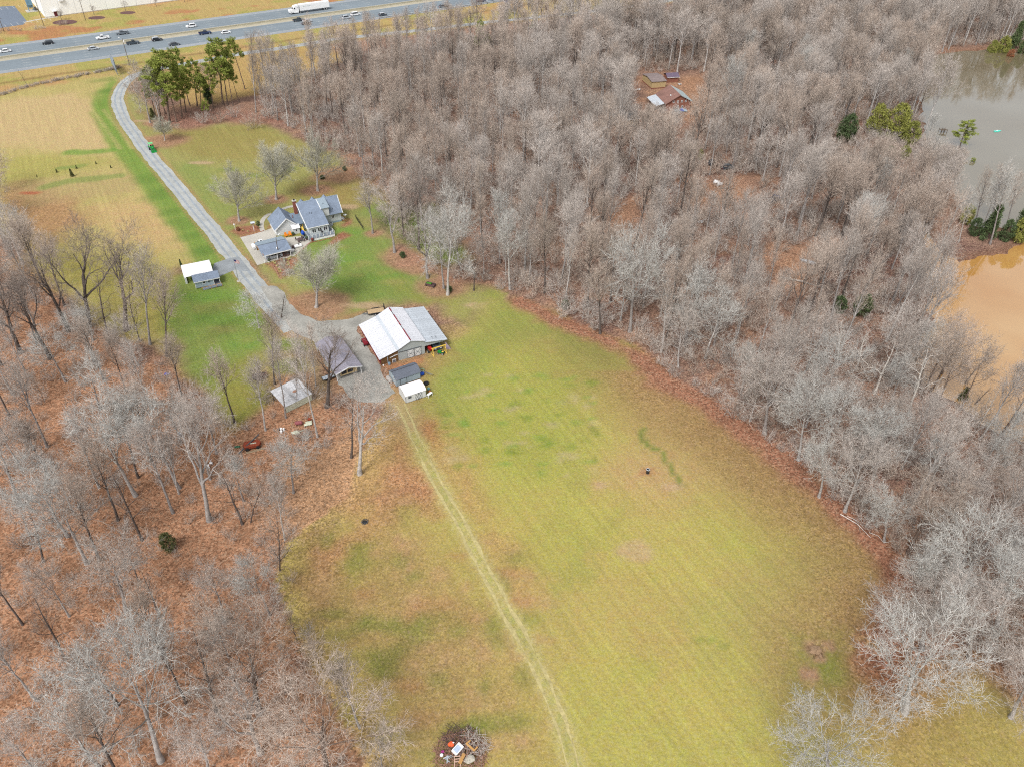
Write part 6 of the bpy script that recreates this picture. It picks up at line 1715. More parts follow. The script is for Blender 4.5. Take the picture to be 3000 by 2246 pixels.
wood.sort(key=lambda w: w[0][0] ** 2 + w[0][1] ** 2)
HEROES = len([o for o in C.objects if o.name.startswith('bare_tree')])
N_IND = 298 - HEROES
def where(p, side):
    x, y = proj(p[0], p[1], 0)
    if side == 'S': return 'on the lake bank' if y < 640 else 'on the muddy pond bank'
    if side == 'W':
        if y < 1150: return 'below the hayfield row'
        if y < 1500: return 'in the upper leafy wood' if x < 420 else 'between cedar bush and sheds'
        return 'by the burn pile' if x > 420 else 'in the near left leafy wood'
    if x > 2300 and y > 1300: return 'in the near right wood'
    if y > 900: return 'between field and muddy pond' if x > 2250 else 'along the big field edge'
    if x > 2250: return 'between the clearing and the lake'
    if x > 1900: return 'around the rowing boat clearing' if y > 600 else 'below the brown house'
    if x > 1450: return 'above the top field corner'
    return 'behind the house lawn'
used = {}
rt = np.random.RandomState(17)
KINDS = {'E': [('forest_grey', .34, 'grey'), ('forest_tan', .24, 'tan brown'), ('poplar_tan', .16, 'slim tan'), ('forest_pale', .04, 'pale'), ('oak_grey', .10, 'spreading grey'), ('sapling_grey', .12, 'brushy grey')],
         'W': [('forest_grey', .2, 'grey'), ('oak_grey', .2, 'spreading grey'), ('forest_tan', .2, 'tan brown'), ('oak_pale', .13, 'lichen-pale'), ('sapling_tan', .17, 'brushy tan'), ('snag_dark', .1, 'dark, almost twigless')],
         'S': [('forest_grey', .35, 'grey'), ('poplar_tan', .2, 'slim tan'), ('oak_tan', .15, 'spreading tan'), ('snag_white', .15, 'white-barked'), ('sapling_grey', .15, 'brushy grey')],
         'C': [('poplar_tan', .5, 'slim tan'), ('forest_tan', .2, 'tan brown'), ('forest_grey', .2, 'grey'), ('sapling_tan', .1, 'brushy tan')],
         'N': [('oak_grey', .3, 'spreading grey'), ('oak_pale', .40, 'lichen-pale'), ('forest_grey', .14, 'grey'), ('oak_tan', .16, 'spreading tan')]}
VIEWS = [(1880, 2040, 305, 560), (2455, 2690, 428, 640), (2330, 2410, 795, 980), (2235, 2300, 605, 760), (2060, 2150, 552, 720), (2775, 2900, 420, 640), (795, 925, 1238, 1420),
         (690, 790, 1330, 1480), (930, 1065, 1125, 1300), (815, 925, 1285, 1400), (575, 640, 1392, 1500), (465, 535, 1630, 1800), (1140, 1360, 860, 1000)]
def in_sight(p, h):
    """the height a tree may have where the photo lets one look past it"""
    x, y = proj(p[0], p[1], 0)
    for x0, x1, yl, yf in VIEWS:
        if yl < y < yf:
            while h > 5.5:
                t = proj(p[0], p[1], h)
                if t[1] >= yl - 6 or not (x0 - 25 < t[0] < x1 + 25): break
                h *= 0.9
    return h
far_pts = []
for (p, side) in wood:
    q = proj(p[0], p[1], 0)
    kset = KINDS['C' if side == 'E' and q[0] < 1500 and q[1] < 620 else 'N' if side == 'E' and q[1] > 1050 and q[0] > 2050 else side]
    u = rt.rand(); acc = 0
    for key, w, word in kset:
        acc += w
        if u < acc: break
    h = {'forest': rt.uniform(18, 28), 'poplar': rt.uniform(18, 28), 'oak': rt.uniform(13, 20), 'sapling': rt.uniform(8, 14), 'snag': rt.uniform(11, 17)}[key.split('_')[0]]
    if side == 'W': h *= 0.85
    if side == 'E' and q[0] < 1500: h *= 0.9
    if side == 'S': h *= 1.1
    h = in_sight(p, h)
    if h < 6: continue
    if N_IND > 0:
        N_IND -= 1
        size = 'tall' if h > 20 else ('low' if h < 13 else 'medium')
        lab = f'{size} {word} bare tree {where(p, side)}'
        grp = lab.split(' bare tree ')[0] + ' trees ' + where(p, side)
        used.setdefault(lab, []).append(plant('bare_tree', lab, 'tree', PROTO[key][rt.randint(len(PROTO[key]))], p, h, 20.0, rt.uniform(.65, .92), rt.uniform(0, 6.28), (rt.normal() * .05, rt.normal() * .05), grp))
    else:
        far_pts.append((p[0], p[1], gz(*p), key, h))
NTH = 'leftmost,second,third,fourth,fifth,sixth,seventh,eighth,ninth,tenth,eleventh,twelfth,thirteenth,fourteenth,fifteenth,sixteenth'.split(',')
for lab, os_ in used.items():                            # look-alikes of one stand: told apart by their place from left to right
    if len(os_) < 2: continue
    os_.sort(key=lambda o: proj(o.location.x, o.location.y, 0)[0])
    for k, o in enumerate(os_):
        o['label'] = lab + (', ' + NTH[k] + (' of its kind' if k == 0 else ' from left') if k < 16 else ', far right')

# the wood beyond: too many to count, scattered over one object by its geometry nodes
def scatter(name, label, pts, sources, seed):
    """pts (x, y, z, kind index, size, turn); sources: list of lists of objects whose meshes make up one kind"""
    me = bpy.data.meshes.new(name)
    me.vertices.add(len(pts))
    me.vertices.foreach_set('co', np.array([p[:3] for p in pts], np.float32).ravel())
    for k, nm, ty in ((3, 'pick', 'INT'), (4, 'size', 'FLOAT'), (5, 'turn', 'FLOAT')):
        a = me.attributes.new(nm, ty, 'POINT')
        a.data.foreach_set('value', np.array([p[k] for p in pts], np.int32 if ty == 'INT' else np.float32))
    o = link(name, me)
    tag(o, label, kind='stuff')
    ng = bpy.data.node_groups.new(name, 'GeometryNodeTree')
    ng.interface.new_socket('Geometry', in_out='INPUT', socket_type='NodeSocketGeometry')
    ng.interface.new_socket('Geometry', in_out='OUTPUT', socket_type='NodeSocketGeometry')
    n, l = ng.nodes, ng.links
    gi, go = n.new('NodeGroupInput'), n.new('NodeGroupOutput')
    kinds = n.new('GeometryNodeJoinGeometry')
    for src in sources[::-1]:
        jn = n.new('GeometryNodeJoinGeometry')
        for so in src:
            oi = n.new('GeometryNodeObjectInfo'); oi.inputs['Object'].default_value = so; oi.transform_space = 'ORIGINAL'
            l.new(oi.outputs['Geometry'], jn.inputs[0])
        gt = n.new('GeometryNodeGeometryToInstance'); l.new(jn.outputs[0], gt.inputs[0])
        l.new(gt.outputs[0], kinds.inputs[0])
    mp = n.new('GeometryNodeMeshToPoints'); l.new(gi.outputs[0], mp.inputs[0])
    ip = n.new('GeometryNodeInstanceOnPoints')
    l.new(mp.outputs[0], ip.inputs['Points']); l.new(kinds.outputs[0], ip.inputs['Instance'])
    ip.inputs['Pick Instance'].default_value = True
    def at(nm, ty):
        a = n.new('GeometryNodeInputNamedAttribute'); a.data_type = ty; a.inputs['Name'].default_value = nm; return a.outputs['Attribute']
    l.new(at('pick', 'INT'), ip.inputs['Instance Index'])
    l.new(at('size', 'FLOAT'), ip.inputs['Scale'])
    cx = n.new('ShaderNodeCombineXYZ'); l.new(at('turn', 'FLOAT'), cx.inputs['Z'])
    l.new(cx.outputs[0], ip.inputs['Rotation'])
    l.new(ip.outputs[0], go.inputs[0])
    md = o.modifiers.new('scatter', 'NODES'); md.node_group = ng
    return o
src = {}
for o in C.objects:
    if o.name.startswith('bare_tree') and o.type == 'EMPTY':
        ch = {c.name.split('.')[0]: c for c in o.children}
        src.setdefault((ch['crown'].data.name), [ch['trunk'], ch['crown']])
keys = {}
for key, pr in PROTO.items():
    for i, (t, c) in enumerate(pr):
        if c.name in src: keys.setdefault(key, []).append(c.name)
order = [nm for k in keys for nm in keys[k]]
fp = []
for x, y, z, key, h in far_pts:
    ks = keys.get(key) or keys['forest_grey']
    fp.append((x, y, z, order.index(ks[rt.randint(len(ks))]), h / 20.0, rt.uniform(0, 6.28)))
scatter('far_woodland', 'mass of bare grey and tan trees filling the far wood', fp, [src[nm] for nm in order], 1)

# brush under and along the trees
BR = [mesh_np('brush', *brush(s, 3.0, 12, .6), B_grey if s % 2 else B_tan) for s in (91, 92, 93, 94)]
b1 = [bpy.data.objects.new('undergrowth_tuft', m) for m in BR]
def lone_brush(base, h, label, i, wide=1.0, group=None, name='bare_shrub'):
    x, y = G(*base)
    o = link(name, BR[i % 4], None, (x, y, gz(x, y)))
    o.scale = (h / 3 * wide, h / 3 * wide, h / 3); o.rotation_euler.z = random.uniform(0, 6.28)
    return tag(o, label, 'shrub', group)
S4 = [lone_brush((595, 362), 4.5, 'grey bare shrub in front of the young pine', 0, group='bare shrubs under the pines'), lone_brush((640, 360), 4.0, 'grey bare shrub below the bright-crowned pine', 1, group='bare shrubs under the pines'),
      lone_brush((690, 345), 4.0, 'bare shrub at the end of the pines bed', 2, group='bare shrubs under the pines'), lone_brush((745, 375), 6.0, 'tall tan shrub at the lawn edge right of the pines', 3, group='bare shrubs under the pines')]
ut = []
ru = np.random.RandomState(23)
for poly, gap, n, sd in ((WOOD_E, 2.6, 40000, 31), (WOOD_W, 4.4, 7000, 32)):
    for p in poisson(poly, gap, n, sd):
        q = proj(p[0], p[1], 1)
        if not (-80 < q[0] < 3080 and -40 < q[1] < 2330): continue
        if any(sdist(p[:1], p[1:], c)[0] > -2 for c in NOGO) or (any(sdist(p[:1], p[1:], c)[0] > 0 for c in CLEAR) and ru.rand() < .85): continue
        ut.append((p[0], p[1], gz(*p), ru.randint(4), ru.uniform(.5, 1.8) if poly is WOOD_E else ru.uniform(.3, 1.2), ru.uniform(0, 6.28)))
fl = [G(*p) for p in ((-60, 290), (20, 276), (100, 250), (180, 235), (260, 218), (330, 205), (345, 200))]
for a, b in zip(fl[:-1], fl[1:]):                      # brush grown through the highway fence
    for k in range(34):
        t = ru.rand(); ut.append((a[0] + (b[0] - a[0]) * t + ru.normal() * .6, a[1] + (b[1] - a[1]) * t + ru.normal() * .6, 0, ru.randint(4), ru.uniform(.2, .45), ru.uniform(0, 6.28)))
for w0, t0, t1, n in ((46, -330, -120, 70), (50, -120, 40, 50), (-20, 250, 420, 40)):
    for k in range(n):
        x, y = hw(ru.uniform(t0, t1), w0 + ru.normal() * 1.5); ut.append((x, y, 0, ru.randint(4), ru.uniform(.25, .7), ru.uniform(0, 6.28)))
scatter('undergrowth', 'bare brush and saplings filling the woods and fence lines', ut, [[s] for s in S4], 2)

# ================================================================ SMALLER THINGS
def T(name, label, cat, px, rot=0.0, group=None, z=0.0): return thing(name, label, cat, (*G(*px), z), rot, group)
# highway furniture
def light_pole(px, top, label, box=False):
    (x, y), h, ln = by_photo(px, top)
    o = thing('utility_pole', label, 'pole', (x, y, 0), HW_PSI, 'utility poles along the highway')
    MB().tube([(0, 0, -.5), (0, 0, h)], [.16, .1], 8).build('pole', M_post, o)
    if box:
        MB().lathe([(.22, 0), (.25, .1), (.25, .8), (.15, .9)], (.3, 0, h - 1.6), 8).build('transformer', M_trim, o)
        MB().tube([(0, 0, h - .2), (-.9, .5, h + .4)], .05, 6).build('lamp_arm', M_galv, o)
        MB().obox((-1.1, .6, h + .42), .6, .25, .12, 2.6).build('lamp_head', M_trim, o)
    else: MB().box(-.9, .9, -.06, .06, h - .6, h - .45).build('crossarm', M_post, o)
light_pole((380, 192), (362, 114), 'wooden pole with a white box and lamp arm beside the billboard', True)
light_pole((251, 60), (236, 0), 'dark wooden pole in front of the warehouse wall')
light_pole((129, 77), (118, 32), 'wooden pole between the parking lot and the warehouse')
light_pole((12, 94), (2, 52), 'wooden pole beside the parking lot at the left picture edge')
bbx = thing('billboard', 'billboard seen edge-on beside the drive where it meets the highway verge', 'billboard', (*G(346, 222), 0), math.atan2(G(334, 203)[1] - G(346, 222)[1], G(334, 203)[0] - G(346, 222)[0]))
bl = math.hypot(G(334, 203)[0] - G(346, 222)[0], G(334, 203)[1] - G(346, 222)[1])
for k in range(5):
    MB().box(bl * k / 4 - .12, bl * k / 4 + .12, -.12, .12, -.3, 6.6).build('post', M_galv, bbx)
for k in range(6): MB().box(-.4 + (bl + .8) * k / 6 + .01, -.4 + (bl + .8) * (k + 1) / 6 - .01, .14, .26, 2.4, 6.6).build('panel', mat('weathered_panel', pc(160, 174, 190), .6, .1, 1), bbx)
for z in (2.6, 4.4, 6.4): MB().box(-.4, bl + .4, -.2, .13, z, z + .12).build('stringer', M_galv, bbx)
sg = thing('road_sign', 'blue highway guide sign on two posts beside the guardrail', 'sign', (*G(1483, 25), 0), HW_PSI + PI / 2 - .15)
for x in (-1.5, 1.5): MB().box(x - .1, x + .1, -.1, .1, -.2, 5.6).build('post', M_post, sg)
MB().box(-2.2, 2.2, .11, .18, 2.6, 5.6).build('panel', mat('sign_blue', pc(20, 90, 190, .8), .5, .03, 1), sg)
MB().box(-2.2, 2.2, -.18, -.11, 2.6, 5.6).build('panel', mat('sign_blue', (0, 0, 0)), sg)
# wire fence along the right of way
fp_ = [G(*p) for p in ((-40, 288), (90, 252), (200, 230), (330, 206))]
fo = thing('wire_fence', 'wire fence grown through with brush along the highway verge', 'fence', (*fp_[0], 0))
lg = np.array(fp_) - np.array(fp_[0])
for a, b2 in zip(lg[:-1], lg[1:]):
    L = math.hypot(*(b2 - a))
    for k in range(int(L / 4)):
        p = a + (b2 - a) * k * 4 / L; MB().tube([(p[0], p[1], -.2), (p[0], p[1], 1.3)], .05, 5).build('post', M_post, fo)
w_ = MB()
for z in (.3, .7, 1.15):
    for a, b2 in zip(lg[:-1], lg[1:]): w_.tube([(a[0], a[1], z), (b2[0], b2[1], z)], .012, 3)
w_.build('wire', M_galv, fo)
# flagpole
fl = T('flagpole', 'tall white flagpole with a small striped flag beside the gravel spur', 'flagpole', (699, 824))
MB().tube([(0, 0, 0), (0, 0, 6.6)], [.08, .04], 8).build('pole', M_galv, fl)
MB().lathe([(.02, 0), (.09, .06), (.09, .12), (.02, .18)], (0, 0, 6.6), 8).build('finial', M_rim, fl)
MB().lathe([(.5, 0), (.45, .12)], (0, 0, 0), 10).build('base', M_conc, fl)
for k in range(13):
    z1 = 6.45 - k * .075; f = MB()
    xs_ = [.06, .35, .7, 1.05, 1.4]
    f._add([(x, .10 * math.sin(x * 5), z1 - .14 * x) for x in xs_] + [(x, .10 * math.sin(x * 5), z1 - .075 - .14 * x) for x in xs_], [(i, i + 1, i + 6, i + 5) for i in range(4)])
    f.build('stripe', mat('flag_red', pc(180, 50, 60)) if k % 2 == 0 else mat('flag_white', (.6, .6, .6)), fl)
f = MB(); f._add([(.06, -.012 + .1 * math.sin(.3), 6.46), (.62, .1 * math.sin(3.1) - .02, 6.37), (.62, .1 * math.sin(3.1) - .02, 5.85), (.06, .1 * math.sin(.3) - .012, 5.95)], [(0, 1, 2, 3)]); f.build('canton', mat('flag_navy', pc(40, 50, 110)), fl)
# yard light by the carport
lp = T('yard_lamp', 'tall curved lamp post standing in front of the shingled carport', 'lamp post', (819, 757), rad(32))
MB().tube([(0, 0, 0), (0, 0, 5.2), (.15, .3, 5.9), (.5, .8, 6.3), (1.1, 1.2, 6.35)], [.11, .09, .07, .06, .06], 8).build('pole', M_post, lp)
MB().obox((1.35, 1.4, 6.33), .8, .3, .14, .6).build('lamp_head', M_trim, lp)
MB().lathe([(.14, 0), (.16, .35), (.1, .45)], (-.2, .1, 2.9), 8).build('meter_box', M_trim, lp)
# garden bed by the drive: lamp post, bird house, shrubs, stones
gl_ = T('garden_lamp', 'short white garden lamp post at the corner of the flower bed', 'lamp post', (690, 676))
MB().tube([(0, 0, 0), (0, 0, 1.7)], .05, 6).build('pole', M_trim, gl_); MB().lathe([(.1, 0), (.2, .1), (.2, .35), (.05, .5)], (0, 0, 1.7), 8).build('lantern', M_trim, gl_)
bhs = T('bird_house', 'white-roofed bird house on a pole above the flower bed', 'bird house', (745, 678), .4)
MB().tube([(0, 0, 0), (0, 0, 2.3)], .07, 6).build('pole', M_trim, bhs); MB().box(-.4, .4, -.3, .3, 2.3, 2.8).build('house_box', M_brick, bhs)
MB().slab([(-.6, -.5, 2.75), (.6, -.5, 2.75), (.6, 0, 3.1), (-.6, 0, 3.1)], .06).slab([(-.6, .5, 2.75), (.6, .5, 2.75), (.6, 0, 3.1), (-.6, 0, 3.1)], .06).build('roof', M_tin_old, bhs)
M_tuft = mat('straw_grass', pc(214, 206, 140), .9, .2, 6)
def tussock(px, s, label, grp, m=None):
    o = T('ornamental_grass', label, 'grass clump', px, 0, grp)
    r = random.Random(int(px[0] * 7 + px[1])); mb = MB()
    for k in range(46):
        a = r.uniform(0, 6.28); d = r.uniform(.25, 1) * s; h = s * r.uniform(.35, .8); b0 = r.uniform(0, .25) * s
        c, q = math.cos(a), math.sin(a); w = .05 * s
        mb._add([(c * b0 - q * w, q * b0 + c * w, 0), (c * b0 + q * w, q * b0 - c * w, 0), (c * d * .7 + q * w, q * d * .7 - c * w, h), (c * d * .7 - q * w, q * d * .7 + c * w, h), (c * d, q * d, h * .55)], [(0, 1, 2, 3), (3, 2, 4)])
    mb.build('blades', m or M_tuft, o)
gt_ = 'clipped straw-coloured grass clumps edging the carport bed'
cr = lambda x, y: (740 + x * .0906, 680 + y * .0906)
for k, ((a, b2), lab) in enumerate((((680, 975), 'straw grass clump nearest the white bucket'), ((730, 1035), 'straw grass clump second along the left bed edge'), ((790, 1110), 'straw grass clump third along the left bed edge'), ((850, 1230), 'straw grass clump fourth along the left bed edge'),
                                    ((900, 1290), 'straw grass clump at the lower tip of the bed'), ((1180, 910), 'straw grass clump under the brush pile'), ((1140, 1000), 'largest straw grass clump on the right side of the bed'), ((1160, 1085), 'straw grass clump lowest on the right side of the bed'), ((1220, 830), 'yellow-green clump beside the patio corner'))):
    tussock(cr(a, b2), .62, lab, gt_)
for p, lab in (((727, 679), 'pale clump in the flower bed by the drive'), ((712, 676), 'tan clump in the flower bed nearest the drive'), ((760, 668), 'yellow clump in the flower bed near the garage')): tussock(p, .5, lab, 'grass clumps in the flower bed')
M_st = [mat('edging_stone', (0, 0, 0)), mat('pale_stone', pc(214, 200, 190), .9, .1, 3), mat('brick_edging', pc(176, 116, 92), .9, .15, 4)]
def edging(label, line, n, m):
    L = smooth_line(GP(line), 6); o = thing('stone_edging', label, 'edging', (*L[0], 0))
    d = np.r_[0, np.cumsum(np.linalg.norm(np.diff(L, axis=0), axis=1))]
    ms = [MB().blob((0, 0, .08), .2, .13, .12, s, 6, 4, .25).mesh('stone', m) for s in range(3)]
    for k in range(n):
        t = d[-1] * (k + .5) / n; x, y = np.interp(t, d, L[:, 0]), np.interp(t, d, L[:, 1])
        s = link('stone', ms[k % 3], o, (x - L[0][0], y - L[0][1], 0)); s.rotation_euler.z = random.uniform(0, 3)
edging('row of reddish stones edging the bed below the carport', [(776, 773), (797, 778), (810, 795), (818, 812), (826, 818)], 34, M_st[0])
edging('low brick edging along the front of the flower bed by the concrete', [(705, 695), (740, 687), (773, 677)], 34, M_st[2])
edging('brick edging curving round the patio lawn side', [(867, 749), (885, 733), (908, 713), (940, 706), (975, 697)], 44, M_st[2])
# mulch rings
for i, (px, r_, lab) in enumerate((((701, 648), 2.2, 'ring of stones round the shade tree before the garage'), ((810, 585), 2.2, 'ring of stones round the middle lawn shade tree'))):
    o = T('stone_ring', lab, 'edging', px)
    ms = MB().blob((0, 0, .06), .18, .12, .1, 4, 6, 4, .25).mesh('stone', M_st[0])
    for k in range(22): s = link('stone', ms, o, (r_ * math.cos(k * .2856), r_ * math.sin(k * .2856), 0)); s.rotation_euler.z = k * .2856
# patio
for k, (u, lab) in enumerate(((0, 'left orange slatted garden chair'), (1, 'right orange slatted garden chair'))):
    g = at_house(-6.1 + 1.15 * k, 2.6)
    o = thing('garden_chair', lab + ' against the garage wall', 'chair', (*g, .06), rad(29) + (-.12 if k else .12), 'orange chairs on the patio')
    MB().slab([(-.32, -.35, .42), (.32, -.35, .42), (.32, .3, .3), (-.32, .3, .3)], .05).build('seat', M_orange, o)
    for q in range(5): MB().slab([(-.33 + .135 * q, .3, .3), (-.33 + .135 * q + .12, .3, .3), (-.33 + .135 * q + .12, .62, 1.05 + .06 * (2 - abs(q - 2))), (-.33 + .135 * q, .62, 1.05 + .06 * (2 - abs(q - 2)))], .03).build('back_slat', M_orange, o)
    for s in (-1, 1):
        MB().box(s * .42 - .07, s * .42 + .07, -.45, .45, .55, .6).build('armrest', M_orange, o)
        MB().box(s * .38 - .04, s * .38 + .04, -.4, -.3, 0, .55).build('leg', M_orange, o); MB().box(s * .38 - .04, s * .38 + .04, .3, .4, 0, .55).build('leg', M_orange, o)
M_brz = mat('bronze_metal', pc(104, 84, 84), .5, .1, 3)
o = T('patio_table', 'dark oval metal table on the concrete patio', 'table', cr(1545, 300), 0, None, .06)
MB().lathe([(.75, .68), (.78, .72), (.75, .75)], (0, 0, 0), 16).build('tabletop', M_brz, o)
for k in range(4): MB().tube([(.5 * math.cos(k * PI / 2 + .8), .5 * math.sin(k * PI / 2 + .8), 0), (.4 * math.cos(k * PI / 2 + .8), .4 * math.sin(k * PI / 2 + .8), .68)], .035, 6).build('leg', M_brz, o)
for k, lab in ((0, 'dark metal patio chair left of the oval table'), (1, 'dark metal patio chair beyond the oval table'), (2, 'dark metal patio chair right of the oval table'), (3, 'dark metal patio chair on the near side of the oval table')):
    a = 2.9 - k * 1.5; g = G(*cr(1545, 300))
    c = thing('patio_chair', lab, 'chair', (g[0] + 1.15 * math.cos(a), g[1] + 1.15 * math.sin(a), .06), a - PI / 2, 'patio chairs')
    MB().box(-.25, .25, -.25, .25, .4, .45).build('seat', M_brz, c); MB().box(-.25, .25, .22, .27, .45, .95).build('backrest', M_brz, c)
    for sx in (-1, 1):
        for sy in (-1, 1): MB().box(sx * .22 - .025, sx * .22 + .025, sy * .22 - .025, sy * .22 + .025, 0, .4).build('leg', M_brz, c)
o = thing('patio_umbrella', 'closed bright blue umbrella by the deck steps', 'umbrella', (*at_house(-1.9, -.2), .06), 0)
MB().tube([(0, 0, 0), (0, 0, 2.4)], .03, 6).build('pole', M_dgrey, o); MB().lathe([(.1, .9), (.5, 1.2), (.55, 1.7), (.3, 2.2), (.05, 2.45)], (0, 0, 0), 10).build('canopy', M_blue, o); MB().lathe([(.35, 0), (.3, .15)], (0, 0, 0), 10).build('base', M_dgrey, o)
o = thing('yellow_slide', 'yellow plastic slide between bay window and sunroom', 'slide', (*at_house(-1.0, 3.2), .06), rad(29))
MB().slab([(-.3, -1.2, .1), (.3, -1.2, .1), (.3, .8, 1.3), (-.3, .8, 1.3)], .08).build('chute', M_yellow, o)
for s in (-1, 1): MB().box(s * .33 - .04, s * .33 + .04, .7, .85, 0, 1.9).build('ladder_rail', M_yellow, o)
o = thing('gas_grill', 'black kettle grill standing on the grey deck', 'grill', (*at_house(3.2, -2.0), .75), rad(29))
MB().blob((0, 0, .85), .35, .35, .28, 1, 10, 6, 0).build('bowl', M_black, o)
for k in range(3): MB().tube([(.3 * math.cos(k * 2.1), .3 * math.sin(k * 2.1), 0), (.1 * math.cos(k * 2.1), .1 * math.sin(k * 2.1), .7)], .025, 5).build('leg', M_dgrey, o)
def pot(px, label, r=.3, h=.45, pm=None, lm=None, z=.06, xy=None):
    o = thing('potted_plant', label, 'plant pot', (*(xy or G(*px)), z), 0, 'pots and plants round the patio')
    MB().lathe([(r * .7, 0), (r, h), (r * 1.05, h + .04), (r * .8, h + .02)], (0, 0, 0), 10).build('pot', pm or M_brz, o)
    MB().blob((0, 0, h + .3), r * 1.1, r * 1.1, .4, int(px[0]), 8, 6, .35).build('plant', lm or mat('pot_leaves', (.04, .065, .03), .8, .3, 8), o)
pot(cr(1320, 120), 'dark potted shrub right of the orange chairs', .4, .4)
pot(cr(1760, 260), 'tall potted plant at the foot of the deck steps', .4, .5)
pot(cr(1690, 160), 'leafy pot beside the deck corner', .35, .4)
pot(cr(1940, 310), 'red-brown pot in front of the deck skirt', .35, .4, M_brick, mat('red_leaves', pc(130, 70, 60), .9, .3, 8))
pot(cr(540, 985), 'small white bucket at the corner of the carport bed', .2, .35, M_whitepl, None, 0)
pot(cr(1040, 960), 'white bucket in the middle of the brown bed', .22, .4, M_whitepl, None, 0)
o = T('covered_boat', 'small white cover-shrouded boat on the patio edge', 'boat', cr(1470, 490), .5, None, .06)
MB().xprof([(-.55, .2), (.55, .2), (.6, .5), (0, .85), (-.6, .5)], -1.0, 1.0).build('cover', M_whitepl, o); MB().blob((-1.25, 0, .4), .5, .45, .38, 5, 8, 5, .15).build('wheel_cover', M_brz, o)
MB().slab([(.1, -.3, .9), (.5, -.3, .8), (.5, .3, .8), (.1, .3, .9)], .05).build('vent', M_dgrey, o)
o = T('white_mower', 'white and black garden machine beside the brush pile', 'machine', cr(1290, 660), .3, None, .06)
MB().box(-.5, .5, -.35, .35, .3, .75).build('hood', M_whitepl, o); MB().box(-.9, -.5, -.4, .4, .2, .6).build('deck', M_dgrey, o)
for x in (-.7, .4):
    for s in (-1, 1): w = link('wheel', wheel_mesh(.2)[0], o, (x, s * .4, .2))
o = T('plastic_tub', 'pale plastic tub at the patio corner', 'tub', cr(1360, 720), .2, None, .05)
MB().lathe([(.3, 0), (.4, .4), (.37, .4), (.3, .05)], (0, 0, 0), 10).build('tub', M_cream, o)
o = T('bird_bath', 'dark iron garden ornament at the patio corner', 'ornament', cr(1385, 650), 0, None, .05)
MB().lathe([(.2, 0), (.06, .1), (.06, .9), (.25, 1.0)], (0, 0, 0), 8).build('stand', M_black, o); MB().blob((0, 0, 1.15), .15, .15, .18, 2, 6, 4).build('figure', M_black, o)
# brush and board pile in the bed under the lamp post
M_dry = mat('dry_brown_stems', pc(150, 104, 88), .9, .3, 4)
def heap(name, label, cat, px, r, h, n, m, seed, z=0, L=(.6, 1.4), parent=None, w=.03, group=None):
    rr = random.Random(seed); mb = MB()
    for k in range(n):
        a, d = rr.uniform(0, 6.28), math.sqrt(rr.random()) * r
        zz = h * (1 - (d / r) ** 2) * rr.uniform(.15, 1)
        b2, ln, q = rr.uniform(0, 6.28), rr.uniform(*L), rr.uniform(-.35, .5)
        p = Vector((d * math.cos(a), d * math.sin(a), zz + .03)); dv = Vector((math.cos(b2), math.sin(b2), q)) * ln / 2
        p0, p1 = p - dv, p + dv
        p0.z, p1.z = max(p0.z, .01), max(p1.z, .02)
        mb.tube([p0, (p + Vector((rr.uniform(-.1, .1), rr.uniform(-.1, .1), .05))), p1], [w, w * .8, w * .4], 4)
    if parent is not None: return mb.build(name, m, parent)
    o = T(name, label, cat, px, 0, group, z)
    mb.build('sticks', m, o)['kind'] = 'stuff'
    return o
heap('stick_pile', 'pile of brown canes and boards between carport and bed', 'pile', cr(1040, 730), 1.5, .9, 130, M_dry, 3)
heap('stick_pile', 'lower tangle of dry brown stems in the middle of the carport bed', 'pile', cr(950, 960), 1.7, .5, 110, M_dry, 4)
heap('stick_pile', 'grey twiggy heap at the lower tip of the carport bed', 'pile', cr(1170, 1330), 1.8, .8, 120, B_grey, 5)
o = T('wooden_trellis', 'rust-brown wooden frame leaning beside the lamp post', 'trellis', cr(800, 720), .4)
for k in range(4): MB().obox((-.45 + .3 * k, 0, .75), .06, .06, 1.5, 0, .3).build('slat', M_wood, o)
MB().obox((0, .1, 1.2), 1.2, .06, .06).build('rail', M_wood, o); MB().obox((0, -.1, .5), 1.2, .06, .06).build('rail', M_wood, o)
o = T('timber_stack', 'pale timbers stacked at the end of the carport under a brown board', 'timber', cr(160, 540), rad(122))
for k in range(4): MB().box(-1.0, 1.0, -.5 + .25 * k, -.28 + .25 * k, 0, .22).build('plank', M_lumber, o)
MB().box(-.9, .9, -.4, .4, .23, .32).build('plank', M_wood, o)
# side of the house
o = thing('satellite_dish', 'pale satellite dish beside the house end wall', 'satellite dish', (*at_house(12.4, 5.0), 0), .3)
MB().tube([(0, 0, 0), (0, 0, 1.5)], .04, 6).build('mast', M_galv, o); MB().lathe([(.02, 0), (.35, .06), (.5, .16), (.48, .17), (.02, .05)], (0, 0, 1.5), 12).build('dish', M_trim, o)
o = thing('air_conditioner', 'pale air conditioning unit on the red bed by the deck end', 'machine', (*at_house(7.6, 3.6), 0), rad(29))
MB().box(-.4, .4, -.4, .4, .05, .85).build('housing', M_tin_old, o); MB().lathe([(.33, 0), (.33, .04)], (0, 0, .85), 12).build('fan_grille', M_dgrey, o)
heap('firewood_pile', 'split firewood heap at the house corner by the satellite dish', 'firewood', (1012, 645), 1.2, .6, 60, M_wood, 8, 0, (.4, .6), None, .07)
o = T('iron_fence', 'short run of black iron fence by the shade tree behind the house', 'fence', (1042, 650), 0)
pp = [G(1042, 640), G(1066, 676)]; dd_ = np.array(pp[1]) - np.array(pp[0]); o.location = (*pp[0], 0); L_ = math.hypot(*dd_); o.rotation_euler.z = math.atan2(dd_[1], dd_[0])
for k in range(int(L_ / .9) + 1): MB().box(k * .9 - .03, k * .9 + .03, -.03, .03, 0, 1.3).build('post', M_black, o)
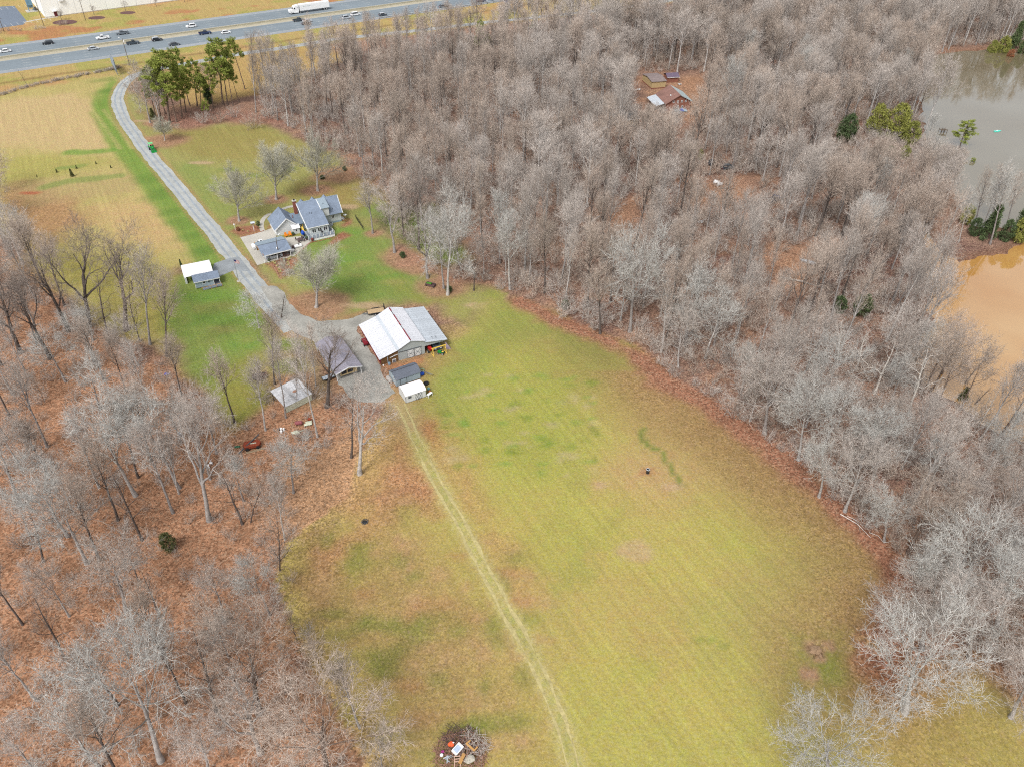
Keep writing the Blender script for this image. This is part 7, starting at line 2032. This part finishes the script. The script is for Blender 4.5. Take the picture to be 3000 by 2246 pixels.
for z in (.25, 1.15): MB().box(0, L_, -.02, .02, z, z + .05).build('rail', M_black, o)
b = MB()
for k in range(int(L_ / .15)): b.box(k * .15 - .008, k * .15 + .008, -.008, .008, .25, 1.2)
b.build('picket', M_black, o)['kind'] = 'stuff'
# flower box under the trees
o = T('garden_cart', 'dark wooden flower box filled with green leaves on the mulch bed', 'planter', (1262, 838), -.4)
bx_ = MB().box(-1.3, 1.3, -.55, -.48, .15, .8); bx_.box(-1.3, 1.3, .48, .55, .15, .8); bx_.box(-1.3, -1.23, -.48, .48, .15, .8); bx_.box(1.23, 1.3, -.48, .48, .15, .8); bx_.box(-1.23, 1.23, -.48, .48, .15, .3); bx_.build('box', M_brz, o)
MB().slab([(-1.2, -.46, .72), (.2, -.46, .72), (.2, .46, .72), (-1.2, .46, .72)], .1).blob((-.5, 0, .74), .75, .45, .12, 6, 10, 4, .3).build('leaves', mat('bright_leaves', pc(80, 140, 40), .8, .3, 8), o)
for x in (-1.1, 1.1):
    for s in (-1, 1): link('wheel', wheel_mesh(.2)[0], o, (x, s * .55, .2))

# ---------------------------------------------------------------- barnyard
tl = T('flatbed_trailer', 'flatbed trailer with a wooden deck and an upright black ramp gate', 'trailer', (1102, 917), rad(27) - .12)
for k in range(8): MB().box(-2.1, 2.1, -1.0 + .25 * k, -1.0 + .25 * k + .23, .62, .68).build('plank', mat('pale_planks', pc(206, 178, 140), .85, .12, 3), tl)
MB().box(-2.15, 2.15, -1.05, -.97, .5, .72).box(-2.15, 2.15, 1.02, 1.1, .5, .72).box(-2.15, -2.08, -.97, 1.02, .5, .72).box(2.08, 2.15, -.97, 1.02, .5, .72).tube([(-2.1, -.6, .55), (-3.4, 0, .5)], .06, 5).tube([(-2.1, .6, .55), (-3.4, 0, .5)], .06, 5).build('frame', M_black, tl)
for s in (-1, 1):
    for x in (-.4, .5): w = link('wheel', wheel_mesh(.34)[0], tl, (x, s * 1.2, .34)); link('rim', wheel_mesh(.34)[1], w)
    MB().box(-.9, 1.0, s * 1.2 - .14, s * 1.2 + .14, .72, .78).build('fender', M_black, tl)
rg = MB()
for k in range(7): rg.box(2.1, 2.15, -.95 + .31 * k, -.90 + .31 * k, .7, 1.9)
for z in (.72, 1.3, 1.88): rg.box(2.08, 2.17, -1.0, 1.05, z, z + .06)
rg.build('ramp_gate', M_black, tl)
BR_ = rad(27); bo_ = G(1117.4, 1070.4)
def at_barn(x, y): return (bo_[0] + x * math.cos(BR_) - y * math.sin(BR_), bo_[1] + x * math.sin(BR_) + y * math.cos(BR_))
gn = thing('gantry_frame', 'yellow steel gantry frame standing before the barn lean-to', 'gantry', (*at_barn(13.6, -1.6), 0), BR_ + .05)
MB().box(-1.85, 1.85, -.08, .08, 2.0, 2.2).build('beam', M_yellow, gn)
for s in (-1, 1):
    for d in (-1, 1): MB().tube([(s * 1.6, d * .7, 0), (s * 1.6, 0, 2.05)], .06, 6).build('leg', M_yellow, gn)
    MB().tube([(s * 1.6, 0, 1.4), (s * 1.0, 0, 2.0)], .05, 6).build('brace', M_yellow, gn)
    MB().box(s * 1.6 - .05, s * 1.6 + .05, -.72, .72, .12, .2).build('foot_bar', M_yellow, gn)
mw = thing('garden_tractor', 'small yellow and green garden tractor under the gantry', 'tractor', (*at_barn(14.0, -1.7), 0), BR_ + 2.4)
MB().box(-.1, .75, -.28, .28, .35, .8).build('hood', M_green, mw); MB().blob((-.45, 0, .75), .28, .28, .14, 2, 8, 4, .05).build('seat', M_yellow, mw); MB().box(-.7, -.1, -.42, .42, .3, .5).build('deck', M_green, mw)
MB().tube([(-.1, 0, .75), (-.25, 0, 1.0)], .03, 5).lathe([(.2, 0), (.2, .03)], (-.25, 0, 1.0), 10).build('steering_wheel', M_black, mw)
for x, r in ((.55, .2), (-.5, .34)):
    for s in (-1, 1): w = link('wheel', wheel_mesh(r)[0], mw, (x, s * .42, r)); link('rim', wheel_mesh(r)[1], w)
def farm_tractor(label, loc, rot, pm, canopy=False, loader=False, group=None):
    o = thing('farm_tractor', label, 'tractor', (*loc, 0), rot, group)
    MB().yprof([(.1, .65), (1.65, .7), (1.7, 1.2), (1.5, 1.32), (.1, 1.4)], -.33, .33).build('hood', pm, o)
    MB().box(-.9, .2, -.35, .35, .5, .95).build('chassis', M_dgrey, o); MB().box(-.65, -.2, -.26, .26, .95, 1.1).box(-.72, -.64, -.26, .26, 1.1, 1.55).build('seat', M_black, o)
    MB().tube([(.1, 0, 1.3), (-.1, 0, 1.5)], .03, 5).lathe([(.22, 0), (.22, .03)], (-.1, 0, 1.5), 10).build('steering_wheel', M_black, o)
    for s in (-1, 1):
        w = link('wheel', wheel_mesh(.68)[0], o, (-.55, s * .72, .68)); w.scale = (1, 1.7, 1); link('rim', wheel_mesh(.68)[1], w)
        w = link('wheel', wheel_mesh(.4)[0], o, (1.35, s * .62, .4)); w.scale = (1, 1.4, 1); link('rim', wheel_mesh(.4)[1], w)
        MB().yprof([(-1.2, 1.0), (-1.0, 1.38), (-.3, 1.45), (.05, 1.1), (-.3, 1.38), (-1.0, 1.31)], s * .72 - .2, s * .72 + .2).build('fender', pm, o)
    if canopy:
        MB().box(-1.1, .3, -.75, .75, 2.25, 2.36).build('canopy', mat('canopy_green', pc(120, 210, 140, .75), .5), o)
        for x in (-.95, ):
            for s in (-1, 1): MB().box(x - .05, x + .05, s * .6 - .05, s * .6 + .05, .9, 2.25).build('canopy_post', M_black, o)
    if loader:
        for s in (-1, 1): MB().tube([(.2, s * .48, 1.35), (1.6, s * .48, 1.2), (2.3, s * .48, .5)], .08, 5).build('loader_arm', pm, o)
        MB().yprof([(2.2, .12), (2.95, .1), (2.95, .18), (2.4, .25), (2.35, .75), (2.2, .75)], -.85, .85).build('bucket', M_green, o)
    return o
dn = np.array(G(470, 490)) - np.array(G(440, 455))
farm_tractor('green farm tractor with a pale canopy and front loader driving down the gravel', G(446, 440), math.atan2(dn[1], dn[0]), M_green, True, True)
farm_tractor('red tractor parked in the left half of the barn lean-to', at_barn(11.9, 1.2), BR_ - PI / 2 + .1, M_redp)
o = thing('propane_tank', 'rusty white propane tank lying at the end of the grey-roofed shed', 'tank', (*G(1141, 1117), 0), rad(122))
MB().tube([(-.95, 0, .65), (-.8, 0, .65), (.8, 0, .65), (.95, 0, .65)], [.25, .48, .48, .25], 12).build('tank', mat('stained_white_metal', pc(196, 190, 184), .7, .12, 2), o)
for x in (-.5, .5): MB().box(x - .1, x + .1, -.35, .35, 0, .25).build('cradle', M_rust, o)
o = thing('plastic_barrel', 'bright blue plastic barrel lying at the right end of the grey-roofed shed', 'barrel', (*G(1236, 1099), 0), .5)
MB().tube([(-.5, 0, .4), (-.4, 0, .4), (.4, 0, .4), (.5, 0, .4)], [.3, .4, .4, .3], 12).build('drum', M_blue, o)
o = thing('metal_gate', 'grey wire gate panel leaning in the grass beside the blue barrel', 'gate', (*G(1252, 1100), 0), -.5)
g_ = MB()
for x in (-1.1, 0, 1.1): g_.obox((x, .35, .45), .05, .05, 1.3, 0, 1.0)
for q in (-.6, -.2, .2, .6): g_.obox((0, .35 - q * .84, .45 + q * .54), 2.2, .03, .03)
g_.build('frame', M_galv, o)
o = thing('garden_hose', 'coil of green and white hose by the corner of the grey-roofed shed', 'hose', (*G(1237, 1086), 0), 0)
MB().tube([(.5 * math.cos(t), .5 * math.sin(t), .05 + t * .02) for t in np.linspace(0, 18, 60)], .035, 5).build('coil', mat('pale_hose', pc(180, 210, 170), .6), o)
o = thing('white_table', 'small white wooden bench beside the barrel-roofed shed', 'bench', (*G(1259, 1160), 0), rad(55))
for k in range(3): MB().box(-.7, .7, -.3 + .21 * k, -.12 + .21 * k, .7, .75).build('plank', M_trim, o)
for x in (-.6, .6):
    for s in (-1, 1): MB().box(x - .05, x + .05, s * .25 - .05, s * .25 + .05, 0, .7).build('leg', M_trim, o)
o = thing('teal_bucket', 'teal bucket on a stand behind the white bench', 'bucket', (*G(1256, 1146), 0), 0)
MB().lathe([(.25, .5), (.32, .9), (.28, .9), (.2, .52)], (0, 0, 0), 10).build('bucket', mat('teal_plastic', pc(120, 176, 176), .5), o); MB().box(-.25, .25, -.25, .25, 0, .5).build('stand', M_wood, o)
pot((1260, 1153), 'orange-leafed pot behind the white bench', .3, .3, M_brick, mat('orange_leaves', pc(170, 110, 60), .9, .3, 8), 0)
o = thing('black_tub', 'black feed tub behind the barrel-roofed shed', 'tub', (*G(1249, 1125), 0), .5); MB().lathe([(.5, 0), (.6, .45), (.55, .45), (.45, .05)], (0, 0, 0), 12).build('tub', M_black, o)
o = thing('picture_window', 'white window frame leaning on the brown barn boards', 'window frame', (*at_barn(3.0, -.35), 0), BR_)
MB().obox((0, 0, .6), .9, .06, 1.1, 0, .15).build('frame', M_trim, o); MB().obox((0, -.02, .55), .65, .06, .8, 0, .15).build('pane', mat('dull_glass', pc(130, 138, 150), .3), o)
o = thing('water_barrel', 'pale blue drum at the foot of the barn downpipe', 'barrel', (*at_barn(1.75, -.55), 0), 0); MB().lathe([(.28, 0), (.32, .3), (.28, .6)], (0, 0, 0), 12).build('drum', mat('pale_blue_plastic', pc(150, 180, 200), .5), o)
o = thing('white_bucket', 'white bucket on the ground at the barn corner', 'bucket', (*at_barn(.35, -.4), 0), 0); MB().lathe([(.14, 0), (.18, .35), (.15, .35), (.12, .03)], (0, 0, 0), 10).build('bucket', M_whitepl, o)
o = thing('fence_post', 'lone post with a pale cap behind the lean-to', 'post', (*at_barn(17.0, 14.0), 0), 0); MB().tube([(0, 0, 0), (0, 0, 1.6)], .1, 6).build('post', M_post, o); MB().lathe([(.16, 0), (.16, .1), (.05, .2)], (0, 0, 1.6), 8).build('cap', M_cream, o)
o = thing('farm_wagon', 'dark red wagon beside the red side of the barn', 'wagon', (*at_barn(-.8, 9.5), 0), BR_ + PI / 2)
MB().box(-1.2, 1.2, -.5, .5, .5, .85).build('bed', M_red, o)
for x in (-.9, .9):
    for s in (-1, 1): link('wheel', wheel_mesh(.3)[0], o, (x, s * .5, .3))

# ---------------------------------------------------------------- junk under the trees
o = T('rusty_baler', 'rust-red farm machine hull with a long grey boom under the trees', 'machine', (741, 1308), .35)
MB().prism([(-1.6, -.9), (1.3, -.9), (1.7, 0), (1.2, .9), (-1.4, .9), (-1.8, 0)], .45, 1.0).build('hull', M_rust, o)
MB().tube([(-2.8, -1.5, .4), (1.6, 1.5, 1.7)], .14, 6).build('boom', M_dgrey, o)
MB().box(-.3, .8, -.2, .0, 1.0, 1.06).build('plate', M_cream, o)
for x in (-1.1, 1.0):
    for s in (-1, 1): link('wheel', wheel_mesh(.4)[0], o, (x, s * .95, .4))
o = T('plank_pair', 'two weathered planks lying beside the rusty machine', 'planks', (748, 1322), .42)
for k in range(2): MB().box(-1.8, 1.8, .3 * k, .3 * k + .18, 0, .07).build('plank', mat('weathered_plank', pc(176, 158, 130), .9, .15, 3), o)
o = T('green_sheet', 'crumpled green sheet on the leaves left of the rusty machine', 'sheet', (695, 1308), .3)
MB().blob((0, 0, .06), .7, .3, .12, 4, 9, 4, .35).build('sheet', mat('dull_green_sheet', pc(70, 120, 90), .8, .2, 4), o)
o = T('plastic_planters', 'white plastic chairs tangled in the leaves of the wood', 'chair', (604, 1366), .4)
for k, (x, y) in enumerate(((0, 0), (1.0, .3), (.4, -.8))):
    MB().obox((x, y, .42), .5, .5, .05, k, .2).build('seat', M_whitepl, o); MB().obox((x + .1, y + .25, .7), .5, .05, .55, k, .3).build('backrest', M_whitepl, o)
    for a in (-1, 1):
        for q in (-1, 1): MB().box(x + a * .22 - .03, x + a * .22 + .03, y + q * .22 - .03, y + q * .22 + .03, 0, .42).build('leg', M_whitepl, o)
o = T('cream_hull', 'cream fibreglass shell lying under the grey trees', 'shell', (866, 1269), .25)
MB().blob((0, 0, .25), .9, .5, .32, 7, 9, 5, .25).build('shell', M_cream, o); MB().obox((1.1, .3, .2), 1.4, .12, .1, .3).build('pole', M_cream, o)
o = T('garden_bench', 'pale green broken bench seat beside the red junk', 'seat', (903, 1246), .35)
MB().box(-.8, .8, -.3, .3, .3, .42).build('seat', M_cream, o); MB().obox((.2, .35, .6), 1.3, .1, .5, 0, -.3).build('backrest', M_cream, o)
for x in (-.6, .6): MB().box(x - .05, x + .05, -.25, .25, 0, .3).build('leg', M_dgrey, o)
o = T('red_tank', 'faded red tank among the junk under the trees', 'tank', (876, 1243), .2)
MB().tube([(-.8, 0, .5), (-.6, 0, .5), (.6, 0, .5), (.8, 0, .5)], [.2, .42, .42, .2], 10).build('tank', mat('faded_red', pc(160, 92, 96), .7, .12, 3), o)
for x in (-.4, .4): MB().box(x - .06, x + .06, -.3, .3, 0, .2).build('cradle', M_dgrey, o)
o = T('rust_drum', 'orange-rust drum against the tall grey trunk', 'drum', (908, 1235), 0); MB().lathe([(.35, 0), (.38, .1), (.35, .45), (.38, .8), (.35, .88)], (0, 0, 0), 12).build('drum', M_rust, o)
o = T('white_can', 'white metal cans heaped left of the junk row', 'cans', (825, 1262), 0)
for k, (x, y, h) in enumerate(((0, 0, .8), (.45, .2, .6), (.1, -.5, .5), (-.4, .3, .4))): MB().lathe([(.2, 0), (.22, h), (.1, h + .05)], (x, y, 0), 9).build('can', M_whitepl if k < 3 else M_dgrey, o)
heap('branch_pile', 'dark branch pile behind the junk row', 'pile', (890, 1275), 2.2, .6, 120, B_dark, 12)
heap('branch_pile', 'dark twig heap at the left corner of the tin-roofed shed', 'pile', (790, 1170), 1.8, .7, 110, B_dark, 13)
heap('branch_pile', 'brown twig heap on the leaves behind the tin-roofed shed', 'pile', (860, 1120), 1.6, .5, 90, B_dark, 14)
o = T('black_trailer', 'small black trailer heaped with brown branches left of the tin-roofed shed', 'trailer', (762, 1108), .35)
MB().box(-1.6, 1.4, -.7, .7, .45, .55).box(-1.6, 1.4, -.75, -.7, .55, .9).box(-1.6, 1.4, .7, .75, .55, .9).tube([(-1.6, 0, .5), (-2.6, 0, .45)], .06, 5).build('bed', M_black, o)
for s in (-1, 1): link('wheel', wheel_mesh(.34)[0], o, (0, s * .85, .34))
heap('branch_load', 'load of brown branches on the small black trailer', 'branches', (766, 1104), 1.3, .8, 90, M_dry, 15, .55)
o = T('timber_plank', 'short orange board lying on the grass beyond the black trailer', 'board', (748, 1100), .2); MB().box(-.7, .7, -.15, .15, 0, .06).build('board', mat('orange_board', pc(206, 140, 96), .8), o)
o = T('blue_tarp', 'small blue tarp bundle in the leafy wood', 'tarp', (490, 1098), .3); MB().blob((0, 0, .25), .6, .4, .3, 9, 8, 5, .3).build('tarp', mat('blue_tarp_cloth', pc(110, 110, 190), .7, .15, 3), o)
o = T('grey_drum', 'pale grey drum standing in the leafy wood', 'drum', (528, 1278), 0); MB().lathe([(.4, 0), (.45, .5), (.4, 1.0)], (0, 0, 0), 12).build('drum', M_tin_old, o)
o = T('parked_trailer', 'dark trailer stacked with grey boards under the open carport end', 'trailer', (962, 1110), rad(32))
MB().box(-1.4, 1.4, -.7, .7, .5, .62).build('bed', M_black, o)
for k in range(3): MB().box(-1.3, 1.3, -.6 + .4 * k, -.3 + .4 * k, .63, .72).build('board', M_tin_old, o)
for s in (-1, 1): link('wheel', wheel_mesh(.34)[0], o, (0, s * .8, .34))

# ---------------------------------------------------------------- on the big field
o = T('burn_barrel', 'black upright barrel with a pale rim alone in the field', 'barrel', (1897, 1385), 0)
MB().lathe([(.31, 0), (.33, .3), (.31, .6), (.33, .95)], (0, 0, 0), 14).build('drum', M_black, o); MB().lathe([(.36, .95), (.38, 1.05), (.3, 1.08), (.28, .97), (.30, .95)], (0, 0, 0), 14).build('rim', M_tin_old, o); MB().lathe([(.28, .9), (.1, .96)], (0, 0, 0), 12).build('lid', M_dgrey, o)
o = T('fire_ring', 'small ring of dark stones with ash on the rust leaves', 'fire ring', (1069, 1528), 0)
ms = MB().blob((0, 0, .1), .17, .14, .14, 3, 6, 4, .2).mesh('stone', M_dgrey)
for k in range(9): link('stone', ms, o, (.55 * math.cos(k * .7), .55 * math.sin(k * .7), 0))
MB().lathe([(.45, 0), (.3, .06), (.05, .1)], (0, 0, 0), 10).build('ash', M_black, o)
bp = (1350, 2212)
M_dry2 = mat('pale_dry_brush', pc(178, 136, 118), .9, .3, 4)
heap('burn_pile', 'great heap of dry brown branches at the bottom of the field', 'pile', bp, 3.8, 1.5, 650, M_dry2, 21, 0, (.8, 2.0))
heap('branch_pile', 'grey bare boughs lying over the right of the burn pile', 'pile', (1385, 2185), 2.4, 1.9, 130, B_grey, 22, 0, (1.2, 2.6))
heap('branch_pile', 'dark brush sprawling over the top of the burn pile', 'pile', (1345, 2170), 2.6, 1.5, 150, M_brz, 23, 0, (.8, 1.8))
bl_ = lambda x, y: (1250 + x * .0904, 2100 + y * .0904)
z_ = 1.25
o = T('white_cabinet', 'white and blue-grey cabinet thrown on the burn pile', 'cabinet', bl_(1010, 1190), .9, None, z_)
MB().obox((0, 0, .25), 1.5, .95, .5, 0, .2).build('carcass', M_whitepl, o); MB().obox((-.1, -.05, .52), .95, .75, .06, 0, .2).build('door', mat('pale_blue_panel', pc(196, 212, 236), .5), o)
o = T('wooden_chair', 'orange-brown wooden frame lying on the burn pile', 'frame', bl_(1420, 1130), -.7, None, z_ + .1)
for a in ((0, 0, 0, 1.5, .28), (.75, .3, 1.57, .8, .2), (-.7, .3, 1.4, .8, .2)): MB().obox((a[0], a[1], .2), a[3], a[4], .12, a[2], .15).build('board', M_lumber, o)
o = T('orange_bag', 'bright orange bag at the left of the burn pile junk', 'bag', bl_(800, 1030), .3, None, 1.2); MB().blob((0, 0, .2), .42, .36, .3, 3, 9, 6, .25).build('bag', mat('orange_red_plastic', pc(240, 96, 50, .8), .5), o); MB().blob((.35, .1, .3), .16, .14, .12, 4, 6, 4, .2).build('knot', M_whitepl, o)
o = T('white_ball', 'round white globe near the left rim of the burn pile', 'ball', bl_(495, 1330), 0, None, .8); MB().blob((0, 0, .2), .26, .26, .26, 1, 12, 8, 0).build('globe', M_whitepl, o)
o = T('magenta_toy', 'small magenta plastic toy beside the white globe', 'toy', bl_(530, 1220), 0, None, .9); MB().blob((0, 0, .15), .26, .2, .22, 6, 7, 5, .3).build('toy', mat('magenta_plastic', pc(170, 60, 130), .5), o)
o = T('white_scrap', 'tangle of white scrap metal on the near left of the burn pile', 'scrap', bl_(640, 1440), .5, None, .9)
for k in range(7): MB().obox((random.uniform(-.7, .7), random.uniform(-.5, .5), random.uniform(.1, .5)), random.uniform(.5, 1.1), .12, .06, k, .3 * k).build('strip', M_tin_old, o)
o = T('pink_chair', 'pale pink wooden chair frame at the bottom of the burn pile', 'chair', bl_(1000, 1560), .1, None, 1.0)
for x in (-.4, .4): MB().obox((x, 0, .35), .08, 1.5, .08, 0, .2).build('leg', mat('pale_pink_wood', pc(226, 190, 170), .7), o)
for y in (-.1, .25, .6): MB().obox((0, y, .38 + .2 * y), .8, .1, .07, 0, .2).build('rung', mat('pale_pink_wood', (0, 0, 0)), o)
o = T('brown_board', 'curved brown board standing in the burn pile', 'board', bl_(1150, 1480), 1.2, None, 1.1); MB().obox((0, 0, .25), 1.5, .45, .12, 0, .25).build('board', M_lumber, o)
o = T('grey_cushion', 'pale grey crumpled cushion on the near side of the burn pile', 'cushion', bl_(1390, 1480), .3, None, .9); MB().blob((0, 0, .25), .85, .6, .35, 8, 10, 6, .2).build('cushion', mat('pale_cloth', pc(196, 190, 176), .9, .1, 3), o)
# fallen branches on the leafy bank
lo = T('fallen_branch', 'grey dead boughs lying along the leafy bank at the field edge', 'branch', (2530, 1535), 0)
for k, (a, b2, r_) in enumerate((((2462, 1507), (2550, 1575), .14), ((2480, 1512), (2535, 1552), .1), ((2545, 1560), (2590, 1592), .11), ((2500, 1520), (2520, 1560), .07), ((2590, 1590), (2640, 1590), .08))):
    p, q = np.array(G(*a)) - np.array(G(2530, 1535)), np.array(G(*b2)) - np.array(G(2530, 1535))
    MB().tube([(p[0], p[1], .15), tuple((p + q) / 2 + np.array([.3, .2])) + (.45,), (q[0], q[1], .12)], [r_ * .7, r_ * .55, r_ * .3], 6).build('bough', B_grey, lo)
fl_ = thing('fallen_tree', 'fallen pale trunk lying across the leaf clearing by the upturned boat', 'log', (*G(2310, 820), 0), 0)
p, q = np.array(G(2285, 815)) - np.array(G(2310, 820)), np.array(G(2398, 842)) - np.array(G(2310, 820))
MB().tube([(p[0], p[1], .25), ((p[0] + q[0]) / 2, (p[1] + q[1]) / 2 + .3, .4), (q[0], q[1], .3)], [.24, .2, .12], 7).build('trunk', B_grey, fl_)
MB().tube([((p[0] + q[0]) / 2, (p[1] + q[1]) / 2, .4), (q[0] - 3, q[1] + 2, .9)], [.1, .04], 5).build('limb', B_grey, fl_)
lg_ = thing('fallen_tree', 'mossy log lying just inside the wood above the field corner', 'log', (*G(1720, 668), 0), 0)
p, q = np.array(G(1690, 682)) - np.array(G(1720, 668)), np.array(G(1755, 642)) - np.array(G(1720, 668))
MB().tube([(p[0], p[1], .3), (q[0], q[1], .9)], [.14, .26], 7).build('trunk', B_grey, lg_)
# earth mound in the near right grass
o = T('earth_mound', 'small brown earth mound in the greener grass of the near field', 'mound', (2390, 1903), .3)
MB().blob((0, 0, .0), 1.0, .7, .3, 5, 12, 6, .25).build('soil', mat('dug_soil', pc(160, 132, 104), .95, .2, 3), o)
# boats and dock
o = T('rowing_boat', 'pale open rowing boat lying in the leaf clearing', 'boat', (2366, 770), math.atan2(G(2384, 775)[1] - G(2342, 763)[1], G(2384, 775)[0] - G(2342, 763)[0]))
pr = [(-2.2, 0), (-1.7, .45), (-.6, .72), (.8, .75), (2.1, .62)]
out = [(x, y) for x, y in pr] + [(x, -y) for x, y in pr[::-1] if y]
inn = [(x * .9 + .02, y * .8) for x, y in out]
n_ = len(out); hb = MB()
hb._add([(x, y, .5) for x, y in out] + [(x, y, .5) for x, y in inn] + [(x * .9, y * .7, .02) for x, y in out] + [(x * .92, y * .9, .14) for x, y in inn],
        [(i, (i + 1) % n_, (i + 1) % n_ + n_, i + n_) for i in range(n_)] + [(i + 2 * n_, (i + 1) % n_ + 2 * n_, (i + 1) % n_, i) for i in range(n_)] + [(i + n_, (i + 1) % n_ + n_, (i + 1) % n_ + 3 * n_, i + 3 * n_) for i in range(n_)] + [tuple(range(3 * n_, 4 * n_))])
hb.build('hull', M_tin_old, o); MB().box(-.15, .15, -.6, .6, .36, .41).build('seat', M_tin_old, o); MB().box(1.75, 2.05, -.5, .5, .36, .41).build('seat', M_tin_old, o)
o = T('kayak', 'small turquoise kayak floating alone on the lake', 'kayak', (2924, 379), .25, None, WATER_Z)
MB().xprof([(-.35, .05), (.35, .05), (.3, .3), (-.3, .3)], -.9, .9)._add([(-.9, -.35, .05), (-.9, .35, .05), (-.9, .3, .3), (-.9, -.3, .3), (-1.9, 0, .25)], [(1, 0, 4), (2, 1, 4), (3, 2, 4), (0, 3, 4)])._add([(.9, -.35, .05), (.9, .35, .05), (.9, .3, .3), (.9, -.3, .3), (1.9, 0, .25)], [(0, 1, 4), (1, 2, 4), (2, 3, 4), (3, 0, 4)]).build('hull', mat('turquoise_plastic', pc(90, 220, 200, .8), .4), o)
MB().blob((-.2, 0, .42), .35, .25, .14, 2, 8, 4, 0).build('seat', M_whitepl, o)
dk_ = T('dock', 'small weathered wooden dock on the lake shore', 'dock', (2755, 382), .2)
for k in range(8): MB().box(.32 * k, .32 * k + .29, -.8, .8, .1, .16).build('plank', M_post, dk_)
for x in (.1, 1.3, 2.4):
    for s in (-1, 1): MB().box(x - .07, x + .07, s * .82 - .07, s * .82 + .07, -2.5, .5).build('piling', M_post, dk_)
# left-over vehicles and scraps in the woods
vehicle('pickup', 'dark blue old pickup parked among the trunks right of the clearing', 'pickup truck', G(2268, 590), .6, P_navy)
vehicle('sedan', 'dark car half hidden by trunks below the brown house', 'car', G(2085, 480), 1.0, P_blk)
vehicle('suv', 'black car beside the trunks nearest the white boulders', 'car', G(2130, 495), .4, P_dg)
for k, (p, lab) in enumerate((((2094, 538), 'white tank heap beside the dark trunks'), ((2106, 545), 'white plastic drums right of the tank heap'))):
    o = T('white_drums', lab, 'drums', p, .4 * k)
    for j, (x, y) in enumerate(((0, 0), (.9, .2), (.4, .8))): MB().tube([(x - .5, y, .45), (x + .5, y, .45)], .42, 10).build('drum', M_whitepl, o)
for p, lab in (((1990, 330), 'white scrap sheets before the brown house deck'), ((1762, 413), 'white scrap in the wood left of the cottage'), ((2056, 650), 'white scrap by the dark trunks in the mid wood'), ((1868, 265), 'pale scrap along the tan outbuilding'), ((1990, 250), 'white camper shell behind the brown house')):
    o = T('scrap_sheet', lab, 'scrap', p, random.uniform(0, 3))
    for j in range(4): MB().obox((random.uniform(-1.2, 1.2), random.uniform(-.8, .8), .15 + .12 * j), random.uniform(.8, 1.6), random.uniform(.4, .8), .05, j, .1 * j).build('sheet', M_whitepl, o)
